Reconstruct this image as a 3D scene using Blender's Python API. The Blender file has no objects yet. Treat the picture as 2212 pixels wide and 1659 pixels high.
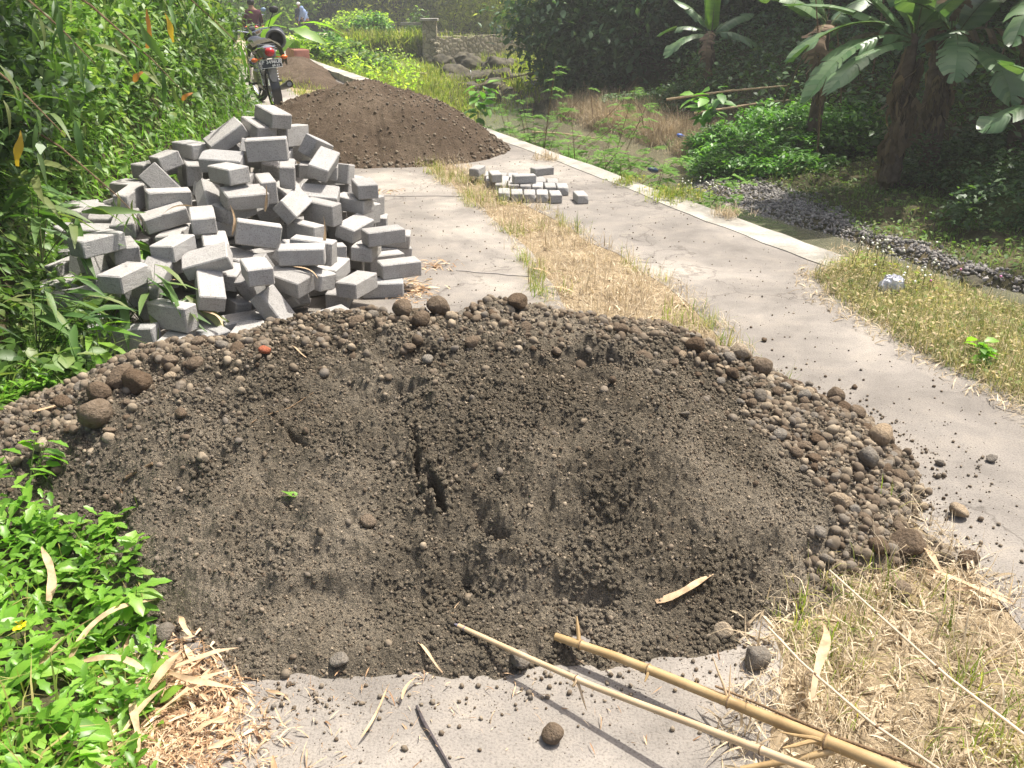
import bpy, bmesh, math, random
import numpy as np
from mathutils import Vector, Matrix, Euler, Quaternion

# ------------------------------------------------------------ camera, light
SC = bpy.context.scene
COL = SC.collection
rad = math.radians
PITCH, CAMZ, FOC = rad(24.2), 1.5, 869.0
camd = bpy.data.cameras.new('camera'); cam = bpy.data.objects.new('camera', camd)
COL.objects.link(cam); SC.camera = cam
camd.sensor_width = 36; camd.lens = 36*FOC/1024
camd.clip_start = .05; camd.clip_end = 600
cam.location = (0, 0, CAMZ); cam.rotation_euler = (rad(90)-PITCH, 0, 0)

TO_SUN = Vector((.44, .27, 1.12)).normalized()
W = bpy.data.worlds.new('World'); SC.world = W; W.use_nodes = True
nt = W.node_tree; bg = nt.nodes['Background']
sky = nt.nodes.new('ShaderNodeTexSky'); sky.sky_type = 'NISHITA'; sky.sun_disc = False
sky.sun_elevation = math.asin(TO_SUN.z); sky.sun_rotation = math.atan2(TO_SUN.x, TO_SUN.y)
sky.dust_density = 5; sky.air_density = .7; sky.ozone_density = .3
nt.links.new(sky.outputs[0], bg.inputs[0]); bg.inputs[1].default_value = .15
sl = bpy.data.lights.new('sun', 'SUN'); so = bpy.data.objects.new('sun', sl); COL.objects.link(so)
sl.energy = 4.6; sl.angle = rad(.6); sl.color = (1, .955, .88)
so.rotation_euler = TO_SUN.to_track_quat('Z', 'Y').to_euler()
SC.view_settings.view_transform = 'Standard'; SC.view_settings.look = 'None'
SC.view_settings.exposure = .86; SC.view_settings.gamma = 1
SC.cycles.max_bounces = 7; SC.cycles.diffuse_bounces = 4; SC.cycles.transmission_bounces = 4
SC.cycles.transparent_max_bounces = 6

HAZE = .0024
rng = np.random.default_rng(11)
random.seed(5)

# ------------------------------------------------------------ helpers
K = 1024/2212
def ray(px, py):
    u = (px*K-512)/FOC; v = (384-py*K)/FOC
    c, s = math.cos(PITCH), math.sin(PITCH)
    return Vector((u, c+v*s, -s+v*c))
def gp(px, py, z=0.0):
    "point of the place, at height z, seen at (px, py) in the 2212 wide photo"
    d = ray(px, py); t = (z-CAMZ)/d.z
    return Vector((d.x*t, d.y*t, z))
def gy(px, py, Y):
    d = ray(px, py); t = Y/d.y
    return Vector((d.x*t, Y, CAMZ+d.z*t))
def proj(P):
    P = np.asarray(P, float); c, s = math.cos(PITCH), math.sin(PITCH)
    y, z = P[..., 1], P[..., 2]-CAMZ
    dep = y*c-z*s; up = y*s+z*c
    return (512+FOC*P[..., 0]/dep)/K, (384-FOC*up/dep)/K

def _hash(ix, iy, seed):
    h = (ix.astype(np.int64)*374761393+iy.astype(np.int64)*668265263+seed*974634777) & 0x7fffffff
    h = ((h ^ (h >> 13))*1274126177) & 0x7fffffff
    return ((h ^ (h >> 16)) & 0xffff)/65535.0
def vnoise(x, y, seed=0):
    x = np.asarray(x, float); y = np.asarray(y, float)
    ix = np.floor(x); iy = np.floor(y); fx = x-ix; fy = y-iy
    fx = fx*fx*fx*(fx*(fx*6-15)+10); fy = fy*fy*fy*(fy*(fy*6-15)+10)
    a = _hash(ix, iy, seed); b = _hash(ix+1, iy, seed); c = _hash(ix, iy+1, seed); d = _hash(ix+1, iy+1, seed)
    return (a*(1-fx)+b*fx)*(1-fy)+(c*(1-fx)+d*fx)*fy-.5
def fbm(x, y, seed=0, octv=4, gain=.5):
    s = 0; a = 1; f = 1
    for i in range(octv):
        # turn each octave so that the lattice never lines up
        ca, sa = math.cos(i*1.1+.3), math.sin(i*1.1+.3)
        s = s+a*vnoise((x*ca-y*sa)*f, (x*sa+y*ca)*f, seed+i*17); a *= gain; f *= 2.03
    return s
def sstep(a, b, x):
    t = np.clip((np.asarray(x, float)-a)/(b-a), 0, 1); return t*t*(3-2*t)
def lin(pts):
    p = np.array(sorted(pts), float)
    return lambda y: np.interp(y, p[:, 0], p[:, 1])

def tag(o, label=None, cat=None, group=None, kind=None):
    if label: o['label'] = label
    if cat: o['category'] = cat
    if group: o['group'] = group
    if kind: o['kind'] = kind
    return o
def empty(name, loc, rz=0, **kw):
    o = bpy.data.objects.new(name, None); COL.objects.link(o); o.location = loc; o.rotation_euler = (0, 0, rz)
    return tag(o, **kw)
def link(name, me, parent=None, loc=None, rot=None, scale=None, **kw):
    o = bpy.data.objects.new(name, me); COL.objects.link(o)
    if parent is not None: o.parent = parent
    if loc is not None: o.location = loc
    if rot is not None: o.rotation_euler = rot
    if scale is not None: o.scale = scale
    return tag(o, **kw)
def copy_thing(root, loc=None, rot=None, scale=None, **kw):
    c = root.copy(); COL.objects.link(c)
    for ch in root.children:
        d = ch.copy(); COL.objects.link(d); d.parent = c
        for g in ch.children:
            e = g.copy(); COL.objects.link(e); e.parent = d
    if loc is not None: c.location = loc
    if rot is not None: c.rotation_euler = rot
    if scale is not None: c.scale = scale
    return tag(c, **kw)

def rotm(yaw, pitch, roll):
    "columns are the axes: roll about Y (length), pitch about X, yaw about Z"
    cy, sy, cp, sp, cr, sr = np.cos(yaw), np.sin(yaw), np.cos(pitch), np.sin(pitch), np.cos(roll), np.sin(roll)
    n = len(yaw); Z = np.zeros(n); O = np.ones(n)
    Rz = np.array([[cy, -sy, Z], [sy, cy, Z], [Z, Z, O]]).transpose(2, 0, 1)
    Rx = np.array([[O, Z, Z], [Z, cp, -sp], [Z, sp, cp]]).transpose(2, 0, 1)
    Ry = np.array([[cr, Z, sr], [Z, O, Z], [-sr, Z, cr]]).transpose(2, 0, 1)
    return Rz @ Rx @ Ry
def randrot(n):
    q = rng.normal(size=(n, 4)); q /= np.linalg.norm(q, axis=1)[:, None]; w, x, y, z = q.T
    return np.array([[1-2*(y*y+z*z), 2*(x*y-w*z), 2*(x*z+w*y)], [2*(x*y+w*z), 1-2*(x*x+z*z), 2*(y*z-w*x)],
                     [2*(x*z-w*y), 2*(y*z+w*x), 1-2*(x*x+y*y)]]).transpose(2, 0, 1)

class Mass:
    "collects many copies of small templates into ONE mesh"
    def __init__(s): s.v = []; s.f = []; s.n = 0; s.mi = []
    def add(s, t, P, Rm, S, mi=0):
        tv, tf = t; P = np.asarray(P, float); S = np.asarray(S, float)
        if S.ndim == 1: S = S[:, None]
        n, k = len(P), len(tv)
        if n == 0: return
        loc = tv[None]*S[:, None, :]
        V = P[:, None, :]+np.einsum('nij,nkj->nki', Rm, loc)
        s.v.append(V.reshape(-1, 3))
        for F in tf:
            F = np.asarray(F)
            idx = (F[None]+(np.arange(n)*k)[:, None, None]+s.n).reshape(-1, F.shape[1])
            s.f.append(idx); s.mi.append(np.full(len(idx), mi, np.int32))
        s.n += n*k
    def build(s, name, mats, smooth=True, parent=None, **kw):
        if isinstance(smooth, bpy.types.Object): parent, smooth = smooth, True
        me = bpy.data.meshes.new(name)
        V = np.concatenate(s.v) if s.v else np.zeros((0, 3))
        me.vertices.add(len(V)); me.vertices.foreach_set('co', V.astype(np.float32).ravel())
        tot = np.concatenate([np.full(len(f), f.shape[1], np.int32) for f in s.f])
        lp = np.concatenate([f.ravel() for f in s.f]).astype(np.int32)
        st = np.concatenate([[0], np.cumsum(tot)[:-1]]).astype(np.int32)
        me.loops.add(len(lp)); me.loops.foreach_set('vertex_index', lp)
        me.polygons.add(len(tot)); me.polygons.foreach_set('loop_start', st); me.polygons.foreach_set('loop_total', tot)
        if not isinstance(mats, (list, tuple)): mats = [mats]
        for m in mats: me.materials.append(m)
        me.polygons.foreach_set('material_index', np.concatenate(s.mi))
        me.polygons.foreach_set('use_smooth', np.full(len(tot), smooth))
        me.update(calc_edges=True); me.validate()
        return link(name, me, parent, **kw)

def leaf(ws, bend=.3, fold=.25, segs=None):
    "leaf along +Y of length 1; ws = half widths along it"
    n = len(ws); V = []
    for i, w in enumerate(ws):
        t = i/(n-1); z = -bend*t*t
        V += [(-w, t, z+fold*w), (0, t, z), (w, t, z+fold*w)]
    F = []
    for i in range(n-1):
        a = 3*i; F += [(a, a+1, a+4, a+3), (a+1, a+2, a+5, a+4)]
    return np.array(V, float), [np.array(F)]
L_OV = leaf([.04, .27, .24, .01], .25)
L_HEART = leaf([.12, .42, .36, .17, .01], .3, .2)
L_LANCE = leaf([.02, .085, .07, .005], .45, .3)
L_LANCE2 = leaf([.015, .06, .075, .05, .004], .9, .3)
L_SMALL = (np.array([(-.26, .45, .05), (0, 0, 0), (.26, .45, .05), (0, 1, -.1)], float), [np.array([(0, 1, 2, 3)])])
L_TOOTH = leaf([.03, .11, .10, .23, .15, .16, .01], .3, .3)
def blade(bend, w=.03, n=4):
    V = []; F = []
    for i in range(n):
        t = i/(n-1); a = bend*t
        ww = w*(1-t)**.7+.002
        V += [(-ww, math.sin(a)*t, math.cos(a)*t), (ww, math.sin(a)*t, math.cos(a)*t)]
        if i: F.append((2*i-2, 2*i-1, 2*i+1, 2*i))
    return np.array(V), [np.array(F)]
BL = [blade(.5), blade(1.0), blade(1.5), blade(.2)]
def ico(sub, seed, rough=.22, flat=1.0):
    bm = bmesh.new(); bmesh.ops.create_icosphere(bm, subdivisions=sub, radius=1)
    r = np.random.default_rng(seed); D = r.normal(size=(7, 3)); A = r.uniform(-1, 1, 7)
    V = np.array([v.co for v in bm.verts]); F = np.array([[v.index for v in f.verts] for f in bm.faces]); bm.free()
    d = 0
    for i in range(7): d = d+A[i]*np.sin(V@D[i]*1.6+i)
    # a few flats, as broken stones have
    V = V*(1+rough*d/2.5)[:, None]
    for i in range(4):
        nrm = D[i]/np.linalg.norm(D[i]); h = V@nrm; lim = r.uniform(.62, .9)
        V = V-np.clip(h-lim, 0, None)[:, None]*nrm*.85
    if sub >= 3: V = V*(1+.05*np.array([float(vnoise(np.array(p[0]*5+p[2]*3), np.array(p[1]*5-p[2]*2), seed))+.5*float(vnoise(np.array(p[0]*11+p[2]*8), np.array(p[1]*11), seed+3)) for p in V]))[:, None]
    V[:, 2] *= flat; V[:, 0] *= r.uniform(.9, 1.25)
    return V, [F]
def oct_(seed):
    r = np.random.default_rng(seed); V = np.array([(1, 0, 0), (-1, 0, 0), (0, 1, 0), (0, -1, 0), (0, 0, 1), (0, 0, -1), (.7, .7, .5), (-.7, .6, -.5)], float)[:6]*r.uniform(.8, 1.2, (6, 1))
    return V, [np.array([(0, 2, 4), (2, 1, 4), (1, 3, 4), (3, 0, 4), (2, 0, 5), (1, 2, 5), (3, 1, 5), (0, 3, 5)])]
ROCK0 = [oct_(i) for i in range(6)]
ROCK1 = [ico(1, i) for i in range(6)]
ROCKC = [ico(1, 120+i, .5) for i in range(6)]
ROCK2 = [ico(2, 20+i, .2) for i in range(8)]
ROCK3 = [ico(3, 50+i, .26) for i in range(10)]

class MB:
    "bmesh shape collector: one part of an object"
    def __init__(s): s.bm = bmesh.new()
    def box(s, c, size, rot=(0, 0, 0), bevel=0, taper=None):
        r = bmesh.ops.create_cube(s.bm, size=1); vs = r['verts']
        if taper:
            for v in vs:
                if v.co.z > 0: v.co.x *= taper[0]; v.co.y *= taper[1]
        bmesh.ops.scale(s.bm, vec=size, verts=vs)
        if bevel:
            es = list({e for v in vs for e in v.link_edges})
            b = bmesh.ops.bevel(s.bm, geom=es, offset=bevel, segments=2, affect='EDGES', profile=.6); vs = list({v for f in b['faces'] for v in f.verts} | {v for v in vs if v.is_valid})
        M = Matrix.Translation(c) @ Euler(rot).to_matrix().to_4x4()
        bmesh.ops.transform(s.bm, matrix=M, verts=vs); return s
    def tube(s, pts, rs, n=10, caps=True):
        pts = [Vector(p) for p in pts]
        if not isinstance(rs, (list, tuple)): rs = [rs]*len(pts)
        rings = []; up = Vector((0, 0, 1))
        for i, p in enumerate(pts):
            d = (pts[min(i+1, len(pts)-1)]-pts[max(i-1, 0)]).normalized()
            a = d.cross(up if abs(d.z) < .95 else Vector((0, 1, 0))).normalized(); b = d.cross(a)
            if rings and prev.dot(a) < 0: a = -a; b = -b
            prev = a
            rings.append([s.bm.verts.new(p+(a*math.cos(2*math.pi*k/n)+b*math.sin(2*math.pi*k/n))*rs[i]) for k in range(n)])
        for r0, r1 in zip(rings, rings[1:]):
            for k in range(n): s.bm.faces.new((r0[k], r0[(k+1) % n], r1[(k+1) % n], r1[k]))
        if caps:
            s.bm.faces.new(rings[0]); s.bm.faces.new(rings[-1][::-1])
        return s
    def blob(s, c, size, rot=(0, 0, 0), sub=3, cut=None):
        r = bmesh.ops.create_icosphere(s.bm, subdivisions=sub, radius=1); vs = r['verts']
        if cut:
            for v in vs: cut(v)
        M = Matrix.Translation(c) @ Euler(rot).to_matrix().to_4x4() @ Matrix.Diagonal((*size, 1))
        bmesh.ops.transform(s.bm, matrix=M, verts=vs); return s
    def torus(s, c, R0, r, axis='X', n=36, m=10, sq=1.0):
        ring = []
        for i in range(n):
            a = 2*math.pi*i/n; row = []
            for j in range(m):
                b = 2*math.pi*j/m; q = R0+r*math.cos(b); w = r*sq*math.sin(b)
                p = (w, q*math.cos(a), q*math.sin(a)) if axis == 'X' else ((q*math.cos(a), w, q*math.sin(a)) if axis == 'Y' else (q*math.cos(a), q*math.sin(a), w))
                row.append(s.bm.verts.new(Vector(c)+Vector(p)))
            ring.append(row)
        for i in range(n):
            for j in range(m):
                s.bm.faces.new((ring[i][j], ring[(i+1) % n][j], ring[(i+1) % n][(j+1) % m], ring[i][(j+1) % m]))
        return s
    def poly(s, pts, thick):
        "flat outline pts (3D) given thickness vector"
        a = [s.bm.verts.new(p) for p in pts]; b = [s.bm.verts.new(Vector(p)+Vector(thick)) for p in pts]
        s.bm.faces.new(a); s.bm.faces.new(b[::-1])
        for i in range(len(a)): s.bm.faces.new((a[i-1], a[i], b[i], b[i-1]))
        return s
    def build(s, name, mat, parent=None, smooth=True, **kw):
        bmesh.ops.recalc_face_normals(s.bm, faces=s.bm.faces)
        me = bpy.data.meshes.new(name); s.bm.to_mesh(me); s.bm.free(); me.materials.append(mat)
        if smooth:
            for p in me.polygons: p.use_smooth = True
            me.set_sharp_from_angle(angle=rad(38))
        return link(name, me, parent, **kw)

# ------------------------------------------------------------ materials
def newmat(name, rough=.8, spec=.3):
    m = bpy.data.materials.new(name); m.use_nodes = True
    b = m.node_tree.nodes['Principled BSDF']; b.inputs['Roughness'].default_value = rough
    b.inputs['Specular IOR Level'].default_value = spec
    return m, m.node_tree, b
def N(nt, typ, **kw):
    n = nt.nodes.new(typ)
    for k, v in kw.items():
        if k.startswith('i_'): n.inputs[k[2:].replace('_', ' ')].default_value = v
        else: setattr(n, k, v)
    return n
def ramp(nt, cols, src=None, interp='LINEAR'):
    r = nt.nodes.new('ShaderNodeValToRGB'); r.color_ramp.interpolation = interp; e = r.color_ramp.elements
    cols = [c if isinstance(c[1], (tuple, list)) else (i/max(1, len(cols)-1), c) for i, c in enumerate(cols)]
    while len(e) < len(cols): e.new(.5)
    for i, (p, c) in enumerate(cols): e[i].position = p; e[i].color = (*c, 1)
    if src is not None: nt.links.new(src, r.inputs[0])
    return r
def mixc(nt, fac, a, b, mode='MIX'):
    m = nt.nodes.new('ShaderNodeMix'); m.data_type = 'RGBA'; m.blend_type = mode
    for sock, v in ((m.inputs[0], fac), (m.inputs[6], a), (m.inputs[7], b)):
        if hasattr(v, 'links'): nt.links.new(v, sock)
        elif isinstance(v, (tuple, list)): sock.default_value = (*v, 1)
        else: sock.default_value = v
    return m.outputs[2]
def noise(nt, scale, detail=4, rough=.55, co='Object', dist=0):
    tc = nt.nodes.new('ShaderNodeTexCoord') if co != 'W' else nt.nodes.new('ShaderNodeNewGeometry')
    n = nt.nodes.new('ShaderNodeTexNoise'); n.inputs['Scale'].default_value = scale
    n.inputs['Detail'].default_value = detail; n.inputs['Roughness'].default_value = rough; n.inputs['Distortion'].default_value = dist
    nt.links.new(tc.outputs[co if co != 'W' else 'Position'], n.inputs['Vector']); return n.outputs[0]
def bump(nt, b, src, strength=.4, dist=.01, prev=None):
    n = nt.nodes.new('ShaderNodeBump'); n.inputs['Strength'].default_value = strength; n.inputs['Distance'].default_value = dist
    nt.links.new(src, n.inputs['Height'])
    if prev is not None: nt.links.new(prev, n.inputs['Normal'])
    nt.links.new(n.outputs[0], b.inputs['Normal']); return n.outputs[0]
def srgb(r, g, b):
    f = lambda c: ((c/255+.055)/1.055)**2.4 if c > 10 else c/255/12.92
    return (f(r), f(g), f(b))

def leafmat(name, cols, rough=.45, trans=.35, var=.5, spec=.35, big=1.2, tint=(1.5, 1.75, .6)):
    m, nt, b = newmat(name, rough, spec)
    g = nt.nodes.new('ShaderNodeNewGeometry'); r = ramp(nt, cols, g.outputs['Random Per Island'])
    n = noise(nt, big, 3, co='W'); rr = ramp(nt, [(.35, (1-var*.6,)*3), (.65, (1+var*.5,)*3)], n)
    c = mixc(nt, 1.0, r.outputs[0], rr.outputs[0], 'MULTIPLY')
    nt.links.new(c, b.inputs['Base Color'])
    t = nt.nodes.new('ShaderNodeBsdfTranslucent'); tcl = mixc(nt, 1.0, c, tint, 'MULTIPLY'); nt.links.new(tcl, t.inputs[0])
    mx = nt.nodes.new('ShaderNodeMixShader'); mx.inputs[0].default_value = trans
    nt.links.new(b.outputs[0], mx.inputs[1]); nt.links.new(t.outputs[0], mx.inputs[2])
    nt.links.new(mx.outputs[0], nt.nodes['Material Output'].inputs[0]); return m
def plain(name, col, rough=.5, spec=.4, metal=0, var=.12, sc=30, bmp=.0, bd=.002):
    m, nt, b = newmat(name, rough, spec); b.inputs['Metallic'].default_value = metal
    n = noise(nt, sc, 4); lo = tuple(c*(1-var) for c in col); hi = tuple(min(1, c*(1+var)) for c in col)
    nt.links.new(ramp(nt, [(.3, lo), (.7, hi)], n).outputs[0], b.inputs['Base Color'])
    if bmp: bump(nt, b, n, bmp, bd)
    return m

M = {}
M['hedge'] = leafmat('hedge_leaf', [(.045, .10, .02), (.08, .16, .03), (.12, .22, .04), (.16, .27, .055), (.24, .30, .09)], .45, .38, .6, .4, .45, (1.35, 1.5, .7))
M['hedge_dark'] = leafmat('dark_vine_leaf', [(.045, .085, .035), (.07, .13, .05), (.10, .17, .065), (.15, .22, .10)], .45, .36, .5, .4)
M['cover'] = leafmat('groundcover_leaf', [(.09, .20, .02), (.13, .28, .03), (.17, .34, .04), (.23, .38, .06)], .38, .4, .3, .45, 3)
M['bamboo_leaf'] = leafmat('bamboo_leaf', [(.05, .11, .03), (.08, .16, .04), (.12, .20, .06), (.20, .22, .09)], .5, .35, .35)
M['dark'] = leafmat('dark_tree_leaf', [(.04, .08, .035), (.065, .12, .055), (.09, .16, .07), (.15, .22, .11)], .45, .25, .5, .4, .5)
M['olive'] = leafmat('olive_bamboo_leaf', [(.16, .17, .05), (.24, .25, .07), (.32, .33, .10), (.42, .41, .14)], .55, .6, .5, .3, .35)
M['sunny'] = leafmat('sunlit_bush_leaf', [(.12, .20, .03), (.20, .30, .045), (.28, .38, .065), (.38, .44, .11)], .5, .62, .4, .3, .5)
M['grass_y'] = leafmat('yellow_green_grass', [(.11, .16, .02), (.19, .24, .035), (.27, .29, .06), (.32, .28, .10)], .6, .4, .5, .2, .8)
M['grass_g'] = leafmat('bank_grass', [(.08, .14, .035), (.11, .19, .045), (.15, .22, .06), (.22, .24, .09)], .55, .35, .5, .25, .9)
M['grass_v'] = leafmat('verge_grass', [(.12, .17, .03), (.18, .23, .05), (.28, .28, .09), (.42, .33, .15)], .6, .4, .4, .2, 3)
M['straw'] = leafmat('dry_grass', [(.32, .25, .16), (.48, .39, .26), (.60, .50, .35), (.72, .63, .47)], .7, .3, .3, .2, 4, (1.1, 1.05, .9))
M['straw_d'] = leafmat('dead_brush', [(.24, .18, .11), (.36, .28, .18), (.48, .39, .26), (.60, .50, .35)], .7, .25, .4, .2, 2, (1.1, 1.05, .9))
M['sheath'] = leafmat('dry_bamboo_leaf', [(.30, .18, .10), (.46, .30, .17), (.58, .42, .26), (.68, .54, .37)], .6, .2, .5, .25, 30, (1.1, 1.05, .9))
M['banana'] = leafmat('banana_leaf', [(.08, .16, .06), (.12, .20, .085), (.16, .24, .11)], .42, .25, .25, .5, 2)
M['banana_y'] = leafmat('young_banana_leaf', [(.14, .26, .03), (.18, .32, .04)], .4, .45, .25, .5, 2)
M['banana_dry'] = leafmat('dry_banana_leaf', [(.10, .07, .045), (.16, .11, .07), (.24, .17, .11)], .75, .15, .3, .2, 4)
M['mimosa'] = leafmat('feathery_leaf', [(.12, .22, .04), (.17, .30, .06), (.22, .35, .08)], .55, .5, .25, .3, 2)
M['vine'] = leafmat('bright_creeper_leaf', [(.05, .13, .02), (.08, .20, .028), (.12, .27, .035), (.17, .32, .05)], .45, .35, .5, .4, 1.6)

def bark(name, a, b_, sc=18):
    m, nt, b = newmat(name, .85, .2); n = noise(nt, sc, 6, .65)
    nt.links.new(ramp(nt, [(.3, a), (.7, b_)], n).outputs[0], b.inputs['Base Color']); bump(nt, b, n, .6, .02); return m
M['bark'] = bark('bark', (.035, .026, .018), (.11, .085, .06))
M['stem'] = bark('green_stem', (.05, .07, .02), (.14, .16, .06), 30)
M['twig'] = bark('brown_twig', (.10, .065, .035), (.25, .17, .10), 40)
M['pseudostem'] = bark('banana_pseudostem', (.045, .032, .022), (.17, .12, .085), 9)

def concrete():
    m, nt, b = newmat('worn_concrete', .82, .25)
    big = noise(nt, .55, 5, .6, 'W', .6); mid = noise(nt, 4.5, 6, .65, 'W', .3); fine = noise(nt, 160, 3, .6, 'W')
    c = ramp(nt, [(.30, (.15, .136, .118)), (.5, (.215, .197, .172)), (.66, (.35, .32, .275))], big).outputs[0]
    c2 = ramp(nt, [(.32, (.74, .73, .73)), (.5, (.98, .97, .97)), (.68, (1.22, 1.19, 1.15))], mid).outputs[0]
    c = mixc(nt, .85, c, c2, 'MULTIPLY')
    c3 = ramp(nt, [(.34, (.62, .60, .58)), (.47, (1, 1, 1)), (.62, (1.12, 1.11, 1.1))], fine).outputs[0]
    c = mixc(nt, .8, c, c3, 'MULTIPLY')
    # exposed aggregate specks
    tc = nt.nodes.new('ShaderNodeNewGeometry'); vo = nt.nodes.new('ShaderNodeTexVoronoi'); vo.inputs['Scale'].default_value = 75
    nt.links.new(tc.outputs['Position'], vo.inputs['Vector'])
    spk = ramp(nt, [(.10, (1, 1, 1)), (.2, (0, 0, 0))], vo.outputs['Distance']).outputs[0]
    sel = ramp(nt, [(.62, (0, 0, 0)), (.66, (1, 1, 1))], vo.outputs['Color']).outputs[0]
    k = mixc(nt, 1.0, spk, sel, 'MULTIPLY')
    c = mixc(nt, k, c, (.17, .15, .14))
    # hairline cracks
    v2 = nt.nodes.new('ShaderNodeTexVoronoi'); v2.feature = 'DISTANCE_TO_EDGE'; v2.inputs['Scale'].default_value = .55
    mp = nt.nodes.new('ShaderNodeVectorMath'); mp.operation = 'ADD'; nz = nt.nodes.new('ShaderNodeTexNoise'); nz.inputs['Scale'].default_value = 3; nz.inputs['Detail'].default_value = 5
    nt.links.new(tc.outputs['Position'], nz.inputs['Vector']); nt.links.new(tc.outputs['Position'], mp.inputs[0]); nt.links.new(nz.outputs['Color'], mp.inputs[1]); nt.links.new(mp.outputs[0], v2.inputs['Vector'])
    ck = ramp(nt, [(.002, (.45, .43, .42)), (.006, (1, 1, 1))], v2.outputs['Distance']).outputs[0]
    c = mixc(nt, .7, c, ck, 'MULTIPLY')
    nt.links.new(c, b.inputs['Base Color'])
    p = bump(nt, b, fine, .5, .004); bump(nt, b, mid, .4, .012, p)
    return m
M['concrete'] = concrete()
def kerbm():
    m, nt, b = newmat('kerb_concrete', .85, .2); big = noise(nt, 2.2, 6, .65, 'W', .4); f = noise(nt, 60, 4, .6, 'W')
    c = ramp(nt, [(.30, (.16, .15, .125)), (.48, (.30, .28, .24)), (.68, (.42, .395, .345))], big).outputs[0]
    c = mixc(nt, .6, c, ramp(nt, [(.3, (.7, .7, .7)), (.6, (1.1, 1.1, 1.1))], f).outputs[0], 'MULTIPLY')
    nt.links.new(c, b.inputs['Base Color']); bump(nt, b, f, .5, .006); return m
M['kerb'] = kerbm()
def paver():
    m, nt, b = newmat('cast_paver', .9, .15)
    oi = nt.nodes.new('ShaderNodeObjectInfo'); tone = ramp(nt, [(.27, .262, .25), (.33, .32, .305), (.385, .372, .352), (.31, .307, .30)], oi.outputs['Random'])
    f = noise(nt, 150, 3, .65); mid = noise(nt, 14, 4, .6)
    c = mixc(nt, .75, tone.outputs[0], ramp(nt, [(.33, (.55, .54, .53)), (.46, (1, 1, 1)), (.65, (1.15, 1.14, 1.12))], f).outputs[0], 'MULTIPLY')
    c = mixc(nt, .6, c, ramp(nt, [(.3, (.8, .79, .77)), (.65, (1.12, 1.12, 1.12))], mid).outputs[0], 'MULTIPLY')
    nt.links.new(c, b.inputs['Base Color']); bump(nt, b, f, .8, .004); return m
M['paver'] = paver()
def sandm(nm='damp_sand', cols=[(.34, (.104, .087, .063)), (.50, (.144, .123, .092)), (.66, (.24, .206, .158))]):
    m, nt, b = newmat(nm, .92, .12)
    big = noise(nt, 1.6, 4, .6, 'W'); f = noise(nt, 90, 4, .7, 'W'); g = noise(nt, 350, 2, .6, 'W')
    c = ramp(nt, cols, big).outputs[0]
    c = mixc(nt, .7, c, ramp(nt, [(.32, (.6, .58, .55)), (.5, (1, 1, 1)), (.68, (1.35, 1.32, 1.25))], f).outputs[0], 'MULTIPLY')
    c = mixc(nt, .8, c, ramp(nt, [(.35, (.6, .6, .6)), (.5, (1, 1, 1)), (.66, (1.6, 1.55, 1.45))], g).outputs[0], 'MULTIPLY')
    nt.links.new(c, b.inputs['Base Color']); p = bump(nt, b, g, .9, .006); bump(nt, b, f, 1.0, .018, p); return m
M['sand'] = sandm()
M['sand_dark'] = sandm('dark_sand', [(.34, (.080, .058, .040)), (.52, (.108, .080, .056)), (.70, (.15, .115, .082))])
def stonem(name, cols, obj):
    m, nt, b = newmat(name, .92, .06)
    src = (nt.nodes.new('ShaderNodeObjectInfo') if obj else nt.nodes.new('ShaderNodeNewGeometry')).outputs['Random' if obj else 'Random Per Island']
    c = ramp(nt, cols, src).outputs[0]; n = noise(nt, 45 if not obj else 3, 5, .65, 'W' if not obj else 'Object')
    c = mixc(nt, .7, c, ramp(nt, [(.35, (.7, .66, .6)), (.65, (1.2, 1.2, 1.2))], n).outputs[0], 'MULTIPLY')
    nt.links.new(c, b.inputs['Base Color']); bump(nt, b, n, .5, .006 if not obj else .12); return m
BR = [(.11, .078, .052), (.145, .11, .078), (.18, .142, .104)]; GR = [(.16, .14, .115), (.22, .20, .17)]; TN = [(.28, .215, .145), (.34, .29, .22)]
M['st_brown'] = stonem('brown_stone', BR, True); M['st_grey'] = stonem('grey_stone', GR, True); M['st_tan'] = stonem('tan_stone', TN, True)
M['st_red'] = stonem('red_stone', [(.36, .12, .07), (.38, .14, .08)], True)
M['gravel'] = stonem('mixed_gravel', [(.09, .068, .048), (.13, .102, .074), (.155, .125, .092), (.18, .148, .11), (.15, .132, .11), (.20, .165, .122), (.29, .24, .175)], False)
M['rivergravel'] = stonem('river_gravel', [(.13, .122, .115), (.19, .178, .168), (.25, .235, .22), (.34, .32, .30)], False)
def soil():
    m, nt, b = newmat('ground_soil', .95, .1); n = noise(nt, .9, 6, .6, 'W'); f = noise(nt, 25, 5, .65, 'W')
    c = ramp(nt, [(.32, (.045, .042, .022)), (.5, (.075, .066, .036)), (.68, (.13, .105, .06))], n).outputs[0]
    c = mixc(nt, .6, c, ramp(nt, [(.3, (.6, .6, .6)), (.7, (1.3, 1.3, 1.3))], f).outputs[0], 'MULTIPLY')
    nt.links.new(c, b.inputs['Base Color']); bump(nt, b, f, .7, .03); return m
M['soil'] = soil()
def water():
    m, nt, b = newmat('murky_water', .06, .5); n = noise(nt, 2.2, 5, .6, 'W', .5); w = noise(nt, 9, 3, .5, 'W', 1.5)
    c = ramp(nt, [(.3, (.10, .10, .065)), (.7, (.17, .16, .105))], n).outputs[0]
    nt.links.new(c, b.inputs['Base Color']); bump(nt, b, w, .25, .03); return m
M['water'] = water()
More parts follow.
